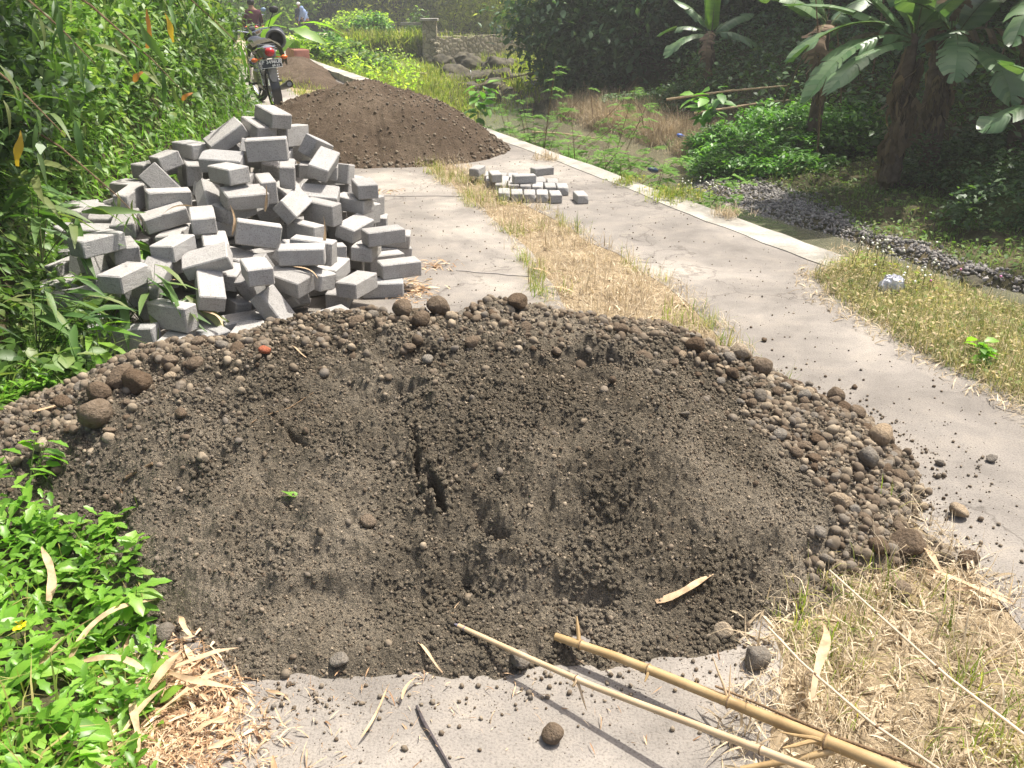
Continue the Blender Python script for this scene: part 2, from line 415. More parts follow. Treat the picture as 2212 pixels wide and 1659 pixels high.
def masonry():
    m, nt, b = newmat('river_stone_masonry', .9, .15); g = nt.nodes.new('ShaderNodeNewGeometry')
    v = nt.nodes.new('ShaderNodeTexVoronoi'); v.inputs['Scale'].default_value = 5.5; v.feature = 'DISTANCE_TO_EDGE'; nt.links.new(g.outputs['Position'], v.inputs['Vector'])
    v1 = nt.nodes.new('ShaderNodeTexVoronoi'); v1.inputs['Scale'].default_value = 5.5; nt.links.new(g.outputs['Position'], v1.inputs['Vector'])
    c = ramp(nt, [(0, (.26, .235, .18)), (.5, (.31, .28, .215)), (1, (.36, .33, .26))], v1.outputs['Color']).outputs[0]
    n = noise(nt, 1.5, 5, .6, 'W'); c = mixc(nt, .7, c, ramp(nt, [(.3, (.55, .55, .45)), (.65, (1.25, 1.2, 1.1))], n).outputs[0], 'MULTIPLY')
    e = ramp(nt, [(.02, (.45, .45, .42)), (.07, (1, 1, 1))], v.outputs['Distance']).outputs[0]
    c = mixc(nt, .8, c, e, 'MULTIPLY'); nt.links.new(c, b.inputs['Base Color']); bump(nt, b, v.outputs['Distance'], .6, .08); return m
M['masonry'] = masonry()
def canem(name, a, c_, d):
    m, nt, b = newmat(name, .5, .35); n = noise(nt, 9, 5, .6, 'Object', .4)
    nt.links.new(ramp(nt, [(.3, a), (.5, c_), (.7, d)], n).outputs[0], b.inputs['Base Color']); return m
M['cane_y'] = canem('yellow_cane', (.22, .14, .06), (.35, .24, .11), (.43, .31, .16))
M['cane_t'] = canem('tan_cane', (.36, .25, .14), (.47, .345, .205), (.55, .42, .27))
M['cane_b'] = plain('charred_tip', (.05, .04, .04), .7)

def thatch():
    m, nt, b = newmat('thatch_soil', .95, .1); n = noise(nt, 5, 6, .7, 'W'); f = noise(nt, 70, 5, .7, 'W')
    c = ramp(nt, [(.3, (.20, .155, .10)), (.5, (.31, .25, .17)), (.7, (.42, .345, .245))], n).outputs[0]
    c = mixc(nt, .8, c, ramp(nt, [(.35, (.45, .42, .38)), (.6, (1.25, 1.2, 1.1))], f).outputs[0], 'MULTIPLY')
    nt.links.new(c, b.inputs['Base Color']); bump(nt, b, f, .9, .02); return m
M['thatch'] = thatch()
M['verge'] = leafmat('half_dry_verge', [(.12, .17, .04), (.20, .24, .07), (.34, .31, .14), (.50, .40, .23), (.60, .48, .30)], .65, .35, .4, .2, 2.5, (1.2, 1.3, .8))

# ------------------------------------------------------------ the lie of the land
kerbx = lambda y: 4.23-.42*np.asarray(y, float)
Le = lin([(-6, -.1), (1.35, -.72), (3, -1.9), (5.5, -2.72), (9, -2.85), (11.5, -3.12), (12.6, -3.7), (14, -4.7), (22, -8.6), (40, -16)])
Ml = lin([(-6, .4), (1.35, .54), (1.72, .66), (2.5, .60), (4.28, .296), (5.65, .07), (8.34, -.80), (13, -2.7), (19, -5.2), (26, -8.2)])
Mr = lin([(-6, 1.5), (1.35, 1.35), (1.92, 1.32), (3.0, 1.12), (4.67, .87), (6.03, .40), (8.15, -.45), (13, -2.2), (19, -4.75), (26, -7.8)])
ShL = lambda y: np.where(np.asarray(y) < 12.5, kerbx(y), np.interp(y, [12.5, 14.5, 18, 22.5, 28, 33, 60], [-1.02, -1.1, -.95, -1.0, -1.7, -2.3, -3.5]))
_sh = [gp(a, b, -1.0) for a, b in ((1600, 463), (1684, 486), (1777, 504), (1842, 527), (1925, 555), (2008, 588), (2101, 615), (2212, 638))]
ShR = lin([(-6, 9.5), (3, 6.6)]+[(p.y, p.x) for p in _sh]+[(12.2, 2.2), (13.2, 2.87), (14.6, 2.9), (16.3, 2.43), (18.7, 1.4), (21.6, .35), (24, -.2), (28, -.7), (33, -1.4), (60, -2.2)])
_gr = [gp(a, b, -.87) for a, b in ((1592, 370), (1685, 407), (1777, 453), (1823, 481), (1916, 513), (2008, 541), (2101, 590), (2212, 618))]
GrW = lin([(-6, .3)]+[(p.y, max(.15, p.x-float(ShR(p.y)))) for p in _gr]+[(14.5, .12), (60, .12)])
WATER = -1.0
def land(x, y):
    x = np.asarray(x, float); y = np.asarray(y, float); x, y = np.broadcast_arrays(x, y)
    n1 = fbm(x*.55, y*.55, 3, 4); n2 = fbm(x*2.3, y*2.3, 9, 3)
    z = np.full(x.shape, -.05)
    # left bank
    t = np.clip(Le(y)-x-.05, 0, None); k = sstep(2.2, 3.6, y)*.86+.14
    far = sstep(12, 15, y)
    hb = 2.7*(1-np.exp(-t/(1.7+far*1.5)))*k+n1*.5*np.clip(t, 0, 1)*k+.08*sstep(0, .15, t)
    z = np.where(t > 0, z+hb, z)
    # river side
    sl, sr = ShL(y), ShR(y); gw = GrW(y)
    wall = kerbx(y)+.20
    # grassy slope between the kerb and the far pool
    w = np.clip(sl-wall, .05, None); a = np.clip((x-wall)/w, 0, 1)
    zl = -.12-.95*a**1.15+n2*.18*np.minimum(a, 1-a)*4*.5
    zl = np.where(y > 12.5, zl, -1.25)
    bed = -1.28+n2*.06
    tt = np.clip(x-sr, 0, None)
    ri = WATER-.03+.13*sstep(0, 1, tt/np.maximum(gw, .2))+n2*.03
    u = np.clip(tt-gw, 0, None)
    bank = .10*u+.42*np.clip(u-1.6, 0, None)
    bank = np.minimum(bank, 3.6+.05*u)+n1*.45*sstep(.3, 2.5, u)+n2*.10*sstep(0, .5, u)
    zr = ri+bank
    ch = np.where(x < sl, zl, np.where(x < sr, bed, zr))
    ch = np.where((x >= sl) & (x < sl+.15) & (y > 12.5), WATER-.05, ch)
    out = np.where(x < wall, z, ch)
    # far terrace, closing the valley
    ty = 34.5+.12*(x+8)
    f = sstep(0, .3, y-ty)
    hf = -.2-.42*sstep(35.5, 44, y)+np.clip(y-58, 0, None)*.3+n1*.2
    hf = np.where(x < Le(y), np.maximum(hf, out), hf)
    out = np.where(x < 8, out*(1-f)+hf*f, out)
    return np.minimum(out, 14)

def gridmesh(name, xs, ys, zf, mat, keep=None, smooth=True, **kw):
    X, Y = np.meshgrid(xs, ys); Z = zf(X, Y) if callable(zf) else zf
    ny, nx = X.shape; V = np.stack([X, Y, Z], -1).reshape(-1, 3)
    i = np.arange(nx-1)[None]+np.arange(ny-1)[:, None]*nx
    F = np.stack([i, i+1, i+1+nx, i+nx], -1).reshape(-1, 4)
    if keep is not None:
        kq = keep(X, Y, Z); kf = (kq[:-1, :-1] | kq[1:, :-1] | kq[:-1, 1:] | kq[1:, 1:]).ravel(); F = F[kf]
    m = Mass(); m.v = [V]; m.f = [F]; m.n = len(V); m.mi = [np.zeros(len(F), np.int32)]
    return m.build(name, mat, smooth, **kw)
xs = np.concatenate([np.arange(-120, -14, 4), np.arange(-14, -5, .4), np.arange(-5, 9, .10), np.arange(9, 18, .4), np.arange(18, 124, 4)])
ys = np.concatenate([np.arange(-60, -3, 4), np.arange(-3, 16, .10), np.arange(16, 52, .3), np.arange(52, 260, 6)])
gridmesh('ground', xs, ys, land, M['soil'], kind='structure')

def strip(name, fl, fr, y0, y1, z, mat, n=120, edge=.03, nx=10, depth=0, **kw):
    ysr = np.linspace(y0, y1, n); V = []; F = []
    for j, y in enumerate(ysr):
        a = float(fl(y))+edge*float(vnoise(y*3, 5.5, 3))*2; b = float(fr(y))+edge*float(vnoise(y*3, 9.5, 4))*2
        row = [(a, y, z-depth)]+[(a+(b-a)*i/nx, y, z) for i in range(nx+1)]+[(b, y, z-depth)]
        V += row
    k = nx+3
    for j in range(n-1):
        for i in range(k-1): F.append((j*k+i, j*k+i+1, (j+1)*k+i+1, (j+1)*k+i))
    m = Mass(); m.v = [np.array(V)]; m.f = [np.array(F)]; m.n = len(V); m.mi = [np.zeros(len(F), np.int32)]
    return m.build(name, mat, False, **kw)
strip('median_soil', lambda y: Ml(y)-.10, lambda y: Mr(y)+.10, -4, 26, -.003, M['thatch'], 160, 0, 6, kind='structure')
strip('road_track', Le, Ml, -4, 26, .0, M['concrete'], 260, .05, 6, .06, kind='structure')
strip('road_track', Mr, lambda y: kerbx(y)-.02, -4, 26, .0, M['concrete'], 260, .04, 6, .06, kind='structure')
_=0
# expansion joints of the left track: dark filler lines, 4 mm proud
for i, (a, b) in enumerate((((805, 424), (1085, 424)), ((985, 585), (1165, 600)))):
    p, q = gp(*a), gp(*b); m = MB(); d = (q-p); 
    pts = [p+d*t/8+Vector((0, .008*math.sin(t*2.1), 0)) for t in range(9)]
    up = [Vector((v.x, v.y+.004, .004)) for v in pts]; dn = [Vector((v.x, v.y-.004, .004)) for v in pts]
    m.poly(dn+up[::-1], (0, 0, -.003)); m.build('road_joint', plain('joint_filler', (.24, .22, .20), .9), smooth=False, kind='structure')
# kerb on top of the river wall: one long cast strip
def wallstrip():
    m = MB(); ysr = np.arange(-4, 26.1, .2); prev = None
    for y in ysr:
        x = float(kerbx(y)); e = .03*float(vnoise(y*2.2, 1, 7))+.03*float(vnoise(y*9, 4, 7)); e2 = .09*float(vnoise(y*1.1, 2, 8))+.05*float(vnoise(y*6, 2, 8))
        zt = .005+.002*float(vnoise(y*1.7, 3, 5)); far = float(sstep(11.5, 13, y))*.12
        row = [m.bm.verts.new(p) for p in ((x-.19+e2, y, -.05), (x-.19+e2, y, zt+far), (x+.06+e, y, zt+far), (x+.10+e, y, zt-.02+far), (x+.22, y, -1.5))]
        if prev:
            for i in range(4): m.bm.faces.new((prev[i], prev[i+1], row[i+1], row[i]))
        prev = row
    return m.build('river_wall', M['kerb'], smooth=False, label='pale concrete kerb and river wall running along the right side of the road', cat='river wall')
wallstrip()
# water
strip('river_water', lambda y: ShL(y)-.3 if y > 12.5 else kerbx(y)+.1, lambda y: ShR(y)+.25, -4, 33, WATER, M['water'], 160, 0, 6, kind='structure')

# ------------------------------------------------------------ near sand pile
ctrl = [(330, 1340, 0), (480, 1425, 0), (800, 1455, 0), (1100, 1438, 0), (1400, 1418, 0), (1600, 1400, 0), (1720, 1330, 0), (1850, 1280, 0), (1990, 1200, 0),
        (2005, 1100, 0), (1950, 990, 0), (1850, 895, 0), (1700, 835, 0), (1600, 780, 0),
        (1000, 700, .43), (1200, 702, .41), (850, 698, .42), (1350, 712, .35), (1450, 725, .29), (600, 707, .42), (450, 737, .38), (300, 782, .32), (150, 862, .24), (0, 950, .17),
        (1100, 1000, .29), (1500, 1000, .265), (800, 1000, .26), (500, 1000, .24), (250, 1000, .2), (1100, 1200, .125), (1500, 1200, .135), (700, 1200, .13), (400, 1200, .11),
        (1750, 1100, .105), (1700, 950, .14), (1550, 850, .21), (1100, 800, .385), (700, 850, .34), (1400, 820, .32), (1860, 1050, .05), (1100, 1330, .05), (700, 1340, .06), (1500, 1330, .045), (0, 1100, .1)]
C = [gp(*c) for c in ctrl]+[Vector(p) for p in ((.55, 3.85, -.02), (0, 3.88, -.02), (-.5, 3.82, -.02), (-1, 3.72, -.02), (-1.6, 3.5, -.02), (-2.1, 3.2, -.02), (-2.45, 2.8, -.02),
     (-2.4, 2.1, .0), (-1.95, 1.7, .0), (-1.35, 1.45, -.03), (-.9, 1.5, -.03), (1.5, 3.2, -.1), (1.7, 2.2, -.1), (1.2, 1.5, -.12), (0, 1.3, -.12), (.3, 4.2, -.15), (-1.2, 4.1, -.15), (1.2, 3.8, -.1), (-2.8, 3.2, -.1), (-2.8, 2, -.1), (1.6, 1.4, -.15), (-2, 1.2, -.12))]
C += [Vector(p) for p in ((-1.0, 3.2, .27), (-.5, 3.22, .32), (0, 3.25, .32), (.4, 3.25, .27), (-1.4, 3.15, .2), (-.5, 3.5, .16), (.2, 3.55, .15))]
C = np.array([tuple(c) for c in C])
def tps_fit(C, lam=1e-3):
    d = np.linalg.norm(C[:, None, :2]-C[None, :, :2], axis=-1)+1e-9; Kk = d*d*np.log(d)+lam*np.eye(len(C))
    P = np.c_[np.ones(len(C)), C[:, :2]]; A = np.block([[Kk, P], [P.T, np.zeros((3, 3))]])
    w = np.linalg.solve(A, np.r_[C[:, 2], 0, 0, 0])
    def f(x, y):
        s = w[-3]+w[-2]*x+w[-1]*y
        for i in range(len(C)):
            r2 = (x-C[i, 0])**2+(y-C[i, 1])**2+1e-12; s = s+w[i]*r2*.5*np.log(r2)
        return s
    return f
tps = tps_fit(C, .004)
GS = .0048
SX = np.arange(-2.75, 1.62, GS); SY = np.arange(1.35, 4.2, GS)
def coarse_eval(f, X0, Y0, st=.05):
    cx = np.arange(X0[0], X0[-1]+st*2, st); cy = np.arange(Y0[0], Y0[-1]+st*2, st)
    A, B = np.meshgrid(cx, cy); Z = f(A, B)
    fx = (X0-cx[0])/st; ix = fx.astype(int); tx = fx-ix; fy = (Y0-cy[0])/st; iy = fy.astype(int); ty = fy-iy
    R0 = Z[iy][:, ix]*(1-tx)+Z[iy][:, ix+1]*tx; R1 = Z[iy+1][:, ix]*(1-tx)+Z[iy+1][:, ix+1]*tx
    return R0*(1-ty)[:, None]+R1*ty[:, None]
Z = coarse_eval(tps, SX, SY)
XX, YY = np.meshgrid(SX, SY)
# hollows and cracks: (photo x, y, z guess, long, short, angle, depth)
hol = [(900, 1010, .26, .11, .010, 100, .06), (935, 1085, .2, .06, .014, 115, .09), (915, 1050, .3, .05, .02, 95, .03), (755, 890, .33, .05, .03, 100, .05), (1310, 1075, .2, .05, .03, 15, .05), (1235, 1362, .04, .06, .035, 160, .05),
       (1060, 1180, .13, .05, .03, -35, .045), (860, 1240, .1, .12, .03, 5, .035), (1150, 1262, .08, .22, .022, -8, .035), (980, 1255, .09, .16, .022, 0, .035), (1400, 1220, .1, .12, .03, 20, .02), (870, 820, .4, .07, .025, 150, .05), (1290, 765, .40, .14, .05, -8, .10), (1380, 780, .36, .07, .04, 10, .07), (880, 760, .41, .09, .06, 20, .09), (800, 740, .41, .10, .04, 60, .06),
       (430, 895, .3, .16, .022, -10, .035), (690, 1040, .22, .05, .03, 40, .035), (600, 905, .32, .12, .008, -45, .03), (480, 1030, .22, .06, .04, 60, .04), (260, 1060, .17, .08, .03, 70, .035), (1050, 1165, .13, .05, .02, -45, .05), (1180, 1120, .17, .05, .02, 80, .03), (1560, 1150, .13, .08, .02, 60, .02), (720, 1230, .1, .1, .03, 10, .03),
       (560, 1140, .14, .05, .03, 30, .03), (1330, 910, .29, .05, .02, 30, .02), (1600, 1240, .08, .12, .02, 20, .02), (380, 1160, .1, .08, .03, 30, .03)]
for (px, py, zg, a, b, ang, dp) in hol:
    c = gp(px, py, zg); th = rad(ang); dx, dy = XX-c.x, YY-c.y
    # wobble the edges so that the hollows look broken, not round
    wob = 1+.5*vnoise(XX*22, YY*22, 31)+.3*vnoise(XX*55, YY*55, 32)
    u = (dx*math.cos(th)+dy*math.sin(th))/(a*wob); v = (-dx*math.sin(th)+dy*math.cos(th))/(b*wob)
    q = u*u+v*v
    dp *= .72; Z -= dp*np.exp(-q**1.4)*(.75+1.3*vnoise(XX*30+a*99, YY*30, 41)); Z += dp*.28*np.exp(-(np.sqrt(q)-1.7)**2*3)*(q > .5)
# ledge: a slumped step across the foot
led = gp(1000, 1262, .09).y+.03*vnoise(XX*5, YY*0, 77)*2
st = np.exp(-((XX+.05)/.62)**4)
lw = led+.05*vnoise(XX*9, YY*3, 78)-YY; Z -= .050*st*sstep(-.02, .02, lw)*np.exp(-np.clip(lw, 0, None)/.09); Z += .022*st*np.exp(-((lw-.17)/.05)**2)
l2 = gp(1750, 1210, .06).y+.12*(XX-.75)+.05*vnoise(XX*7, YY*3, 79)-YY; s2 = np.exp(-((XX-.72)/.22)**4); Z -= .03*s2*sstep(-.02, .02, l2)*np.exp(-np.clip(l2, 0, None)/.08)
amp = sstep(-.03, .08, Z)
rock = .5+.5*sstep(-.1, .25, fbm(XX*1.7, YY*1.7, 55, 3))
Z += amp*(.062*fbm(XX*3.1, YY*3.1, 1, 3)+.026*fbm(XX*10, YY*10, 2, 4, .6))
cl = fbm(XX*30, YY*30, 5, 4, .65); Z += amp*(.4+.6*rock)*(.017*np.abs(cl)+.007*cl)
RA = lambda th, f: ((XX*math.cos(th)-YY*math.sin(th)+.010*WX)*f, (XX*math.sin(th)+YY*math.cos(th)+.010*WY)*f); WX = vnoise(XX*40, YY*40, 201)*2; WY = vnoise(XX*40+50, YY*40, 202)*2; cl2 = .5+.9*vnoise(XX*4.5, YY*4.5, 61); Z += amp*np.clip(cl2, .15, 1)*(.030*np.abs(vnoise(*RA(.6, 34), 8))+.030*np.abs(vnoise(*RA(1.1, 58), 9))+.022*np.abs(vnoise(*RA(2.2, 96), 12)))+.003*amp*vnoise(XX*170, YY*170, 13)
Z += .004*amp*vnoise(XX*46+9, YY*46, 21)*(vnoise(XX*3, YY*3, 6) > 0)
Z -= .008*(1-amp)+.045*(1-amp)*vnoise(XX*8, YY*8, 88)+.02*(1-amp)*vnoise(XX*27, YY*27, 89)
SANDZ = Z
def sandz(x, y):
    fx = (np.asarray(x)-SX[0])/GS; fy = (np.asarray(y)-SY[0])/GS
    ix = np.clip(fx.astype(int), 0, len(SX)-2); iy = np.clip(fy.astype(int), 0, len(SY)-2)
    ok = (fx > 0) & (fy > 0) & (fx < len(SX)-1) & (fy < len(SY)-1)
    return np.where(ok, SANDZ[iy, ix], -1)
gridmesh('sand_pile', SX, SY, Z, M['sand'], lambda a, b, c: c > -.004, label='wide low heap of damp brown sand and gravel across the road in the foreground', cat='sand pile')

# grains and pebbles of that pile (nobody could count them)
def cellgrid(x, y, s): return np.floor(x/s).astype(int)*100003+np.floor(y/s).astype(int)
def ridge_v(u): return np.interp(u, [0, 150, 300, 450, 600, 850, 1350, 1450, 1580, 1800, 1950, 2020], [945, 860, 775, 728, 700, 686, 702, 725, 775, 870, 1000, 1150])
def weights(x, y, z):
    u, v = proj(np.stack([x, y, z], -1)); d = v-ridge_v(u)
    w = .16+.84*np.exp(-np.clip(d, 0, None)/62.)*(.25+.75*sstep(1500, 200, u)+.3*sstep(1250, 1500, u))
    left = np.maximum(sstep(520, 100, u)*sstep(230, 0, d-40)*.6, sstep(800, 350, u)*.22)
    # right tongue of stones
    lx = np.interp(v, [760, 850, 950, 1100, 1250, 1300], [1480, 1600, 1700, 1790, 1800, 1850])
    rt = sstep(-40, 25, u-lx+150*vnoise(x*7, y*7, 93))*1.0
    patch = .35*(fbm(x*3, y*3, 91, 2) > .12)
    foot = .8*sstep(.045, .0, z)*(y < 2.4)
    return np.clip(np.maximum.reduce([w, left, rt, patch*.5, foot*.6]), 0, 1), rt, u, v
mass = Mass()
n = 150000
x = rng.uniform(-2.7, 1.5, n); y = rng.uniform(1.4, 3.9, n); z = sandz(x, y); ok = z > -.002; x, y, z = x[ok], y[ok], z[ok]
w, rt, u, v = weights(x, y, z)
r = .0020+.0062*rng.random(len(x))**3.2*(.5+w)
keep = rng.random(len(x)) < (.5+.5*w)*np.where(y < 2.9, 1, .35)
x, y, z, r = x[keep], y[keep], z[keep], r[keep]
for k in range(6):
    s = slice(k, None, 6); q = len(x[s]); mass.add(ROCK0[k], np.stack([x[s], y[s], z[s]+r[s]*.35], -1), randrot(q), np.stack([r[s]]*3, -1)*rng.uniform(.75, 1.2, (q, 3)))
# crumbs of the damp sand itself, the size of peas and nuts
clod = Mass(); n = 150000
x = rng.uniform(-2.7, 1.5, n); y = rng.uniform(1.45, 3.4, n); z = sandz(x, y); ok = z > .002; x, y, z = x[ok], y[ok], z[ok]
cz = fbm(x*6, y*6, 401, 3)+.6*vnoise(x*1.7, y*1.7, 402); keep = rng.random(len(x)) < np.clip(.5+1.2*cz, .12, 1); x, y, z, cz = (a[keep] for a in (x, y, z, cz))
r = .0026+.0068*rng.random(len(x))**3*np.clip(.75+cz, .4, 1.4)
for k in range(6):
    s = slice(k, None, 6); q = len(x[s]); clod.add(ROCKC[k], np.stack([x[s], y[s], z[s]+r[s]*.15], -1), randrot(q), np.stack([r[s]]*3, -1)*rng.uniform(.7, 1.35, (q, 3)))
clod.build('sand_crumbs', M['sand'], kind='stuff', label='crumbs and small clods of damp sand over the near pile', cat='sand')
# mid pebbles
n = 9000
x = rng.uniform(-2.7, 1.5, n); y = rng.uniform(1.4, 3.9, n); z = sandz(x, y); ok = z > -.003; x, y, z = x[ok], y[ok], z[ok]
w, rt, u, v = weights(x, y, z); keep = rng.random(len(x)) < w**1.5*.8+.03; x, y, z, w, rt = (a[keep] for a in (x, y, z, w, rt))
r = .006+.010*rng.random(len(x))**2*(.4+w)
for k in range(8):
    s = slice(k, None, 8); q = len(x[s]); mass.add(ROCK2[k], np.stack([x[s], y[s], z[s]+r[s]*.4], -1), randrot(q), np.stack([r[s]]*3, -1)*rng.uniform(.75, 1.2, (q, 3)))
n = 26000
x = rng.uniform(-2.7, 1.5, n); y = rng.uniform(1.6, 3.8, n); z = sandz(x, y); ok = z > .0; x, y, z = x[ok], y[ok], z[ok]
w, rt, u, v = weights(x, y, z); dd = v-ridge_v(u); keep = (rng.random(len(x)) < .55*np.exp(-np.clip(dd, 0, None)/np.where(u < 600, 75, 38))) & (rt < .5); x, y, z = x[keep], y[keep], z[keep]
r = .007+.013*rng.random(len(x))**2.2
for k in range(8):
    s = slice(k, None, 8); q = len(x[s]); mass.add(ROCK2[k], np.stack([x[s], y[s], z[s]+r[s]*.35], -1), randrot(q), np.stack([r[s]]*3, -1)*rng.uniform(.75, 1.2, (q, 3)))
# crumbs on the concrete round it
n = 45000
a = rng.uniform(0, 1, n)
x = rng.uniform(-1.3, 2.1, n); y = rng.uniform(1.3, 4.7, n); z = sandz(x, y)
near = np.zeros(n); 
for ddx, ddy in ((.05, 0), (-.05, 0), (0, .05), (0, -.05), (.12, 0), (-.12, 0), (0, .12), (0, -.12), (.3, 0), (-.3, 0), (0, .3)): near = np.maximum(near, (sandz(x+ddx, y+ddy) > 0)*(1.0 if max(abs(ddx), abs(ddy)) < .2 else .22))
keep = (z < -.002) & (rng.random(n) < near*.75+.02) & (x > Le(y)) & (x < kerbx(y)-.2) & ~((x > Ml(y)) & (x < Mr(y)))
x, y = x[keep], y[keep]; r = .0014+.0065*rng.random(len(x))**5
for k in range(6):
    s = slice(k, None, 6); q = len(x[s]); mass.add(ROCK1[k], np.stack([x[s], y[s], r[s]*.6], -1), randrot(q), np.stack([r[s]]*3, -1))
mass.build('gravel', M['gravel'], kind='stuff', label='fine gravel and pebbles strewn over the near sand pile and its edge', cat='gravel')

# individual stones of the near pile
stone_me = {}
for c in ('brown', 'grey', 'tan', 'red'):
    L = []
    for k in range(8):
        t = ROCK3[k]; m = Mass(); m.add(t, [(0, 0, 0)], np.eye(3)[None], np.ones((1, 3))); o = m.build('stone', M['st_'+c]); L.append(o.data); bpy.data.objects.remove(o)
    stone_me[c] = L
placed = []
def stone(px, py, zg, r, col, label, cat='stone', group=None, sx=1, sz=.85, world=None, tilt=None, name='stone', sink=.25):
    p = Vector(world) if world else gp(px, py, zg)
    zz = float(sandz(p.x, p.y)); g = zz if zz > -.002 else 0
    o = link(name, stone_me[col][random.randrange(8)], loc=(p.x, p.y, g+r*sz*(1-sink*(1 if g > .004 else .45))), rot=(random.uniform(-.5, .5), random.uniform(-.5, .5), random.uniform(0, 6.3)), scale=(r*sx, r, r*sz), label=label, cat=cat, group=group)
    placed.append((p.x, p.y, r)); return o
def onray(px, py, ztop=.6):
    "first point of the near pile on the line of sight"
    d = ray(px, py); o = Vector((0, 0, CAMZ))
    t = (ztop-CAMZ)/d.z
    while t < 8:
        p = o+d*t
        if float(sandz(p.x, p.y)) >= p.z or p.z <= 0: return p
        t += .008
    return p
BIG = [((1122, 668), .036, 'brown', 'egg-shaped brown stone standing alone on the ridge of the near sand pile'),
       ((872, 682), .040, 'brown', 'rough dark brown lump on the ridge left of two other lumps'),
       ((948, 675), .040, 'brown', 'tall rough lump on the ridge between the bright road and the pile top'),
       ((912, 697), .034, 'brown', 'smooth wedge shaped brown stone between the two rough ridge lumps'),
       ((975, 690), .026, 'tan', 'flat pale tan stone just right of the rough ridge lumps'),
       ((212, 915), .050, 'brown', 'largest clod of earth, pinnacle shaped, on the left shoulder of the near pile'),
       ((298, 845), .044, 'brown', 'smooth round chestnut stone high on the left shoulder of the near pile'),
       ((222, 860), .040, 'brown', 'rusty brown angular stone left of the round chestnut stone'),
       ((262, 832), .046, 'brown', 'broad dusty stone half behind the round chestnut stone'),
       ((372, 790), .030, 'brown', 'reddish brown oval stone above the left shoulder'),
       ((422, 795), .030, 'brown', 'dark wet looking stone beside the brick red stone'),
       ((575, 770), .020, 'red', 'brick red stone on the upper left of the near pile'),
       ((370, 820), .020, 'tan', 'pale square cornered pebble right of the round chestnut stone'),
       ((924, 780), .020, 'grey', 'pale grey upright cobble below the ridge lumps'),
       ((1020, 745), .022, 'brown', 'round brown cobble perched above the small pebbles mid ridge'),
       ((1598, 768), .036, 'tan', 'smooth dome shaped tan boulder where the median grass meets the right rim'),
       ((1645, 803), .040, 'brown', 'blackish spongy rock on the rim right of the dome shaped boulder'),
       ((1500, 757), .034, 'brown', 'dark angular stone at the back of the right rim'),
       ((1805, 868), .034, 'brown', 'rough cube like brown rock sitting on the outer right rim'),
       ((1900, 950), .045, 'tan', 'large smooth tan stone at the widest point of the right rim'),
       ((1870, 1000), .032, 'grey', 'grey oval cobble beside the large smooth tan stone'),
       ((1480, 905), .014, 'grey', 'bluish grey cobble, the palest on the upper right slope'),
       ((2092, 1217), .030, 'brown', 'dark brown angular stone alone on the concrete right of the dry grass'),
       ((2065, 1110), .030, 'tan', 'flat tan stone on the concrete beyond the right rim beside a straw'),
       ((1630, 1438), .032, 'grey', 'grey stone at the left edge of the dry grass near the canes'),
       ((1565, 1370), .022, 'tan', 'smooth oval tan pebble on the fine sand at the right foot'),
       ((1193, 1597), .024, 'brown', 'lone oval pebble on the concrete below the canes'),
       ((738, 1435), .022, 'grey', 'round grey pebble at the front foot of the pile'),
       ((360, 1375), .026, 'grey', 'grey pebble beside the cut straw and the leaves'),
       ((1125, 1432), .026, 'grey', 'half buried grey stone beneath the thin cane'),
       ((795, 1135), .020, 'brown', 'ochre topped stone half buried in the lower middle of the pile'),
       ((1720, 985), .02, 'brown', 'brown cobble at the inner edge of the right rim stones'),
       ((2030, 1005), .014, 'grey', 'small grey stone on the road right of the tan rim stone'),
       ((2142, 995), .018, 'grey', 'flat pale grey stone farthest right on the concrete'),
       ((1650, 737), .013, 'brown', 'small dark stone alone on the road above the dome shaped boulder'),
       ((1748, 833), .014, 'grey', 'small flat grey stone on the road above the cube like rock'),
       ((1845, 838), .012, 'brown', 'small round stone on the road up right of the cube like rock'),
       ((1940, 1283), .03, 'brown', 'brown stone at the lower end of the right rim by the dry grass'),
       ((1965, 1190), .045, 'brown', 'broad flat brown stone at the lower right end of the rim')]
LAND = []
for (uv, r, c, lab) in BIG:
    p = onray(uv[0], uv[1]+r*120); LAND.append((p, lab)); stone(0, 0, 0, r, c, lab, sz=.95 if r > .03 else .8, world=p, sx=1.05)
def short(l):
    w = l.split(); cut = [i for i, t in enumerate(w) if i > 2 and t in ('on', 'at', 'in', 'between', 'high', 'left', 'right', 'above', 'beside', 'where', 'of', 'standing', 'sitting', 'alone', 'half', 'below', 'perched', 'by', 'farthest', 'just', 'beneath', 'bedded', 'pinnacle', 'the', 'with')]
    return 'the '+' '.join(w[:cut[0]] if cut else w[:5]).rstrip(',')
cob = []
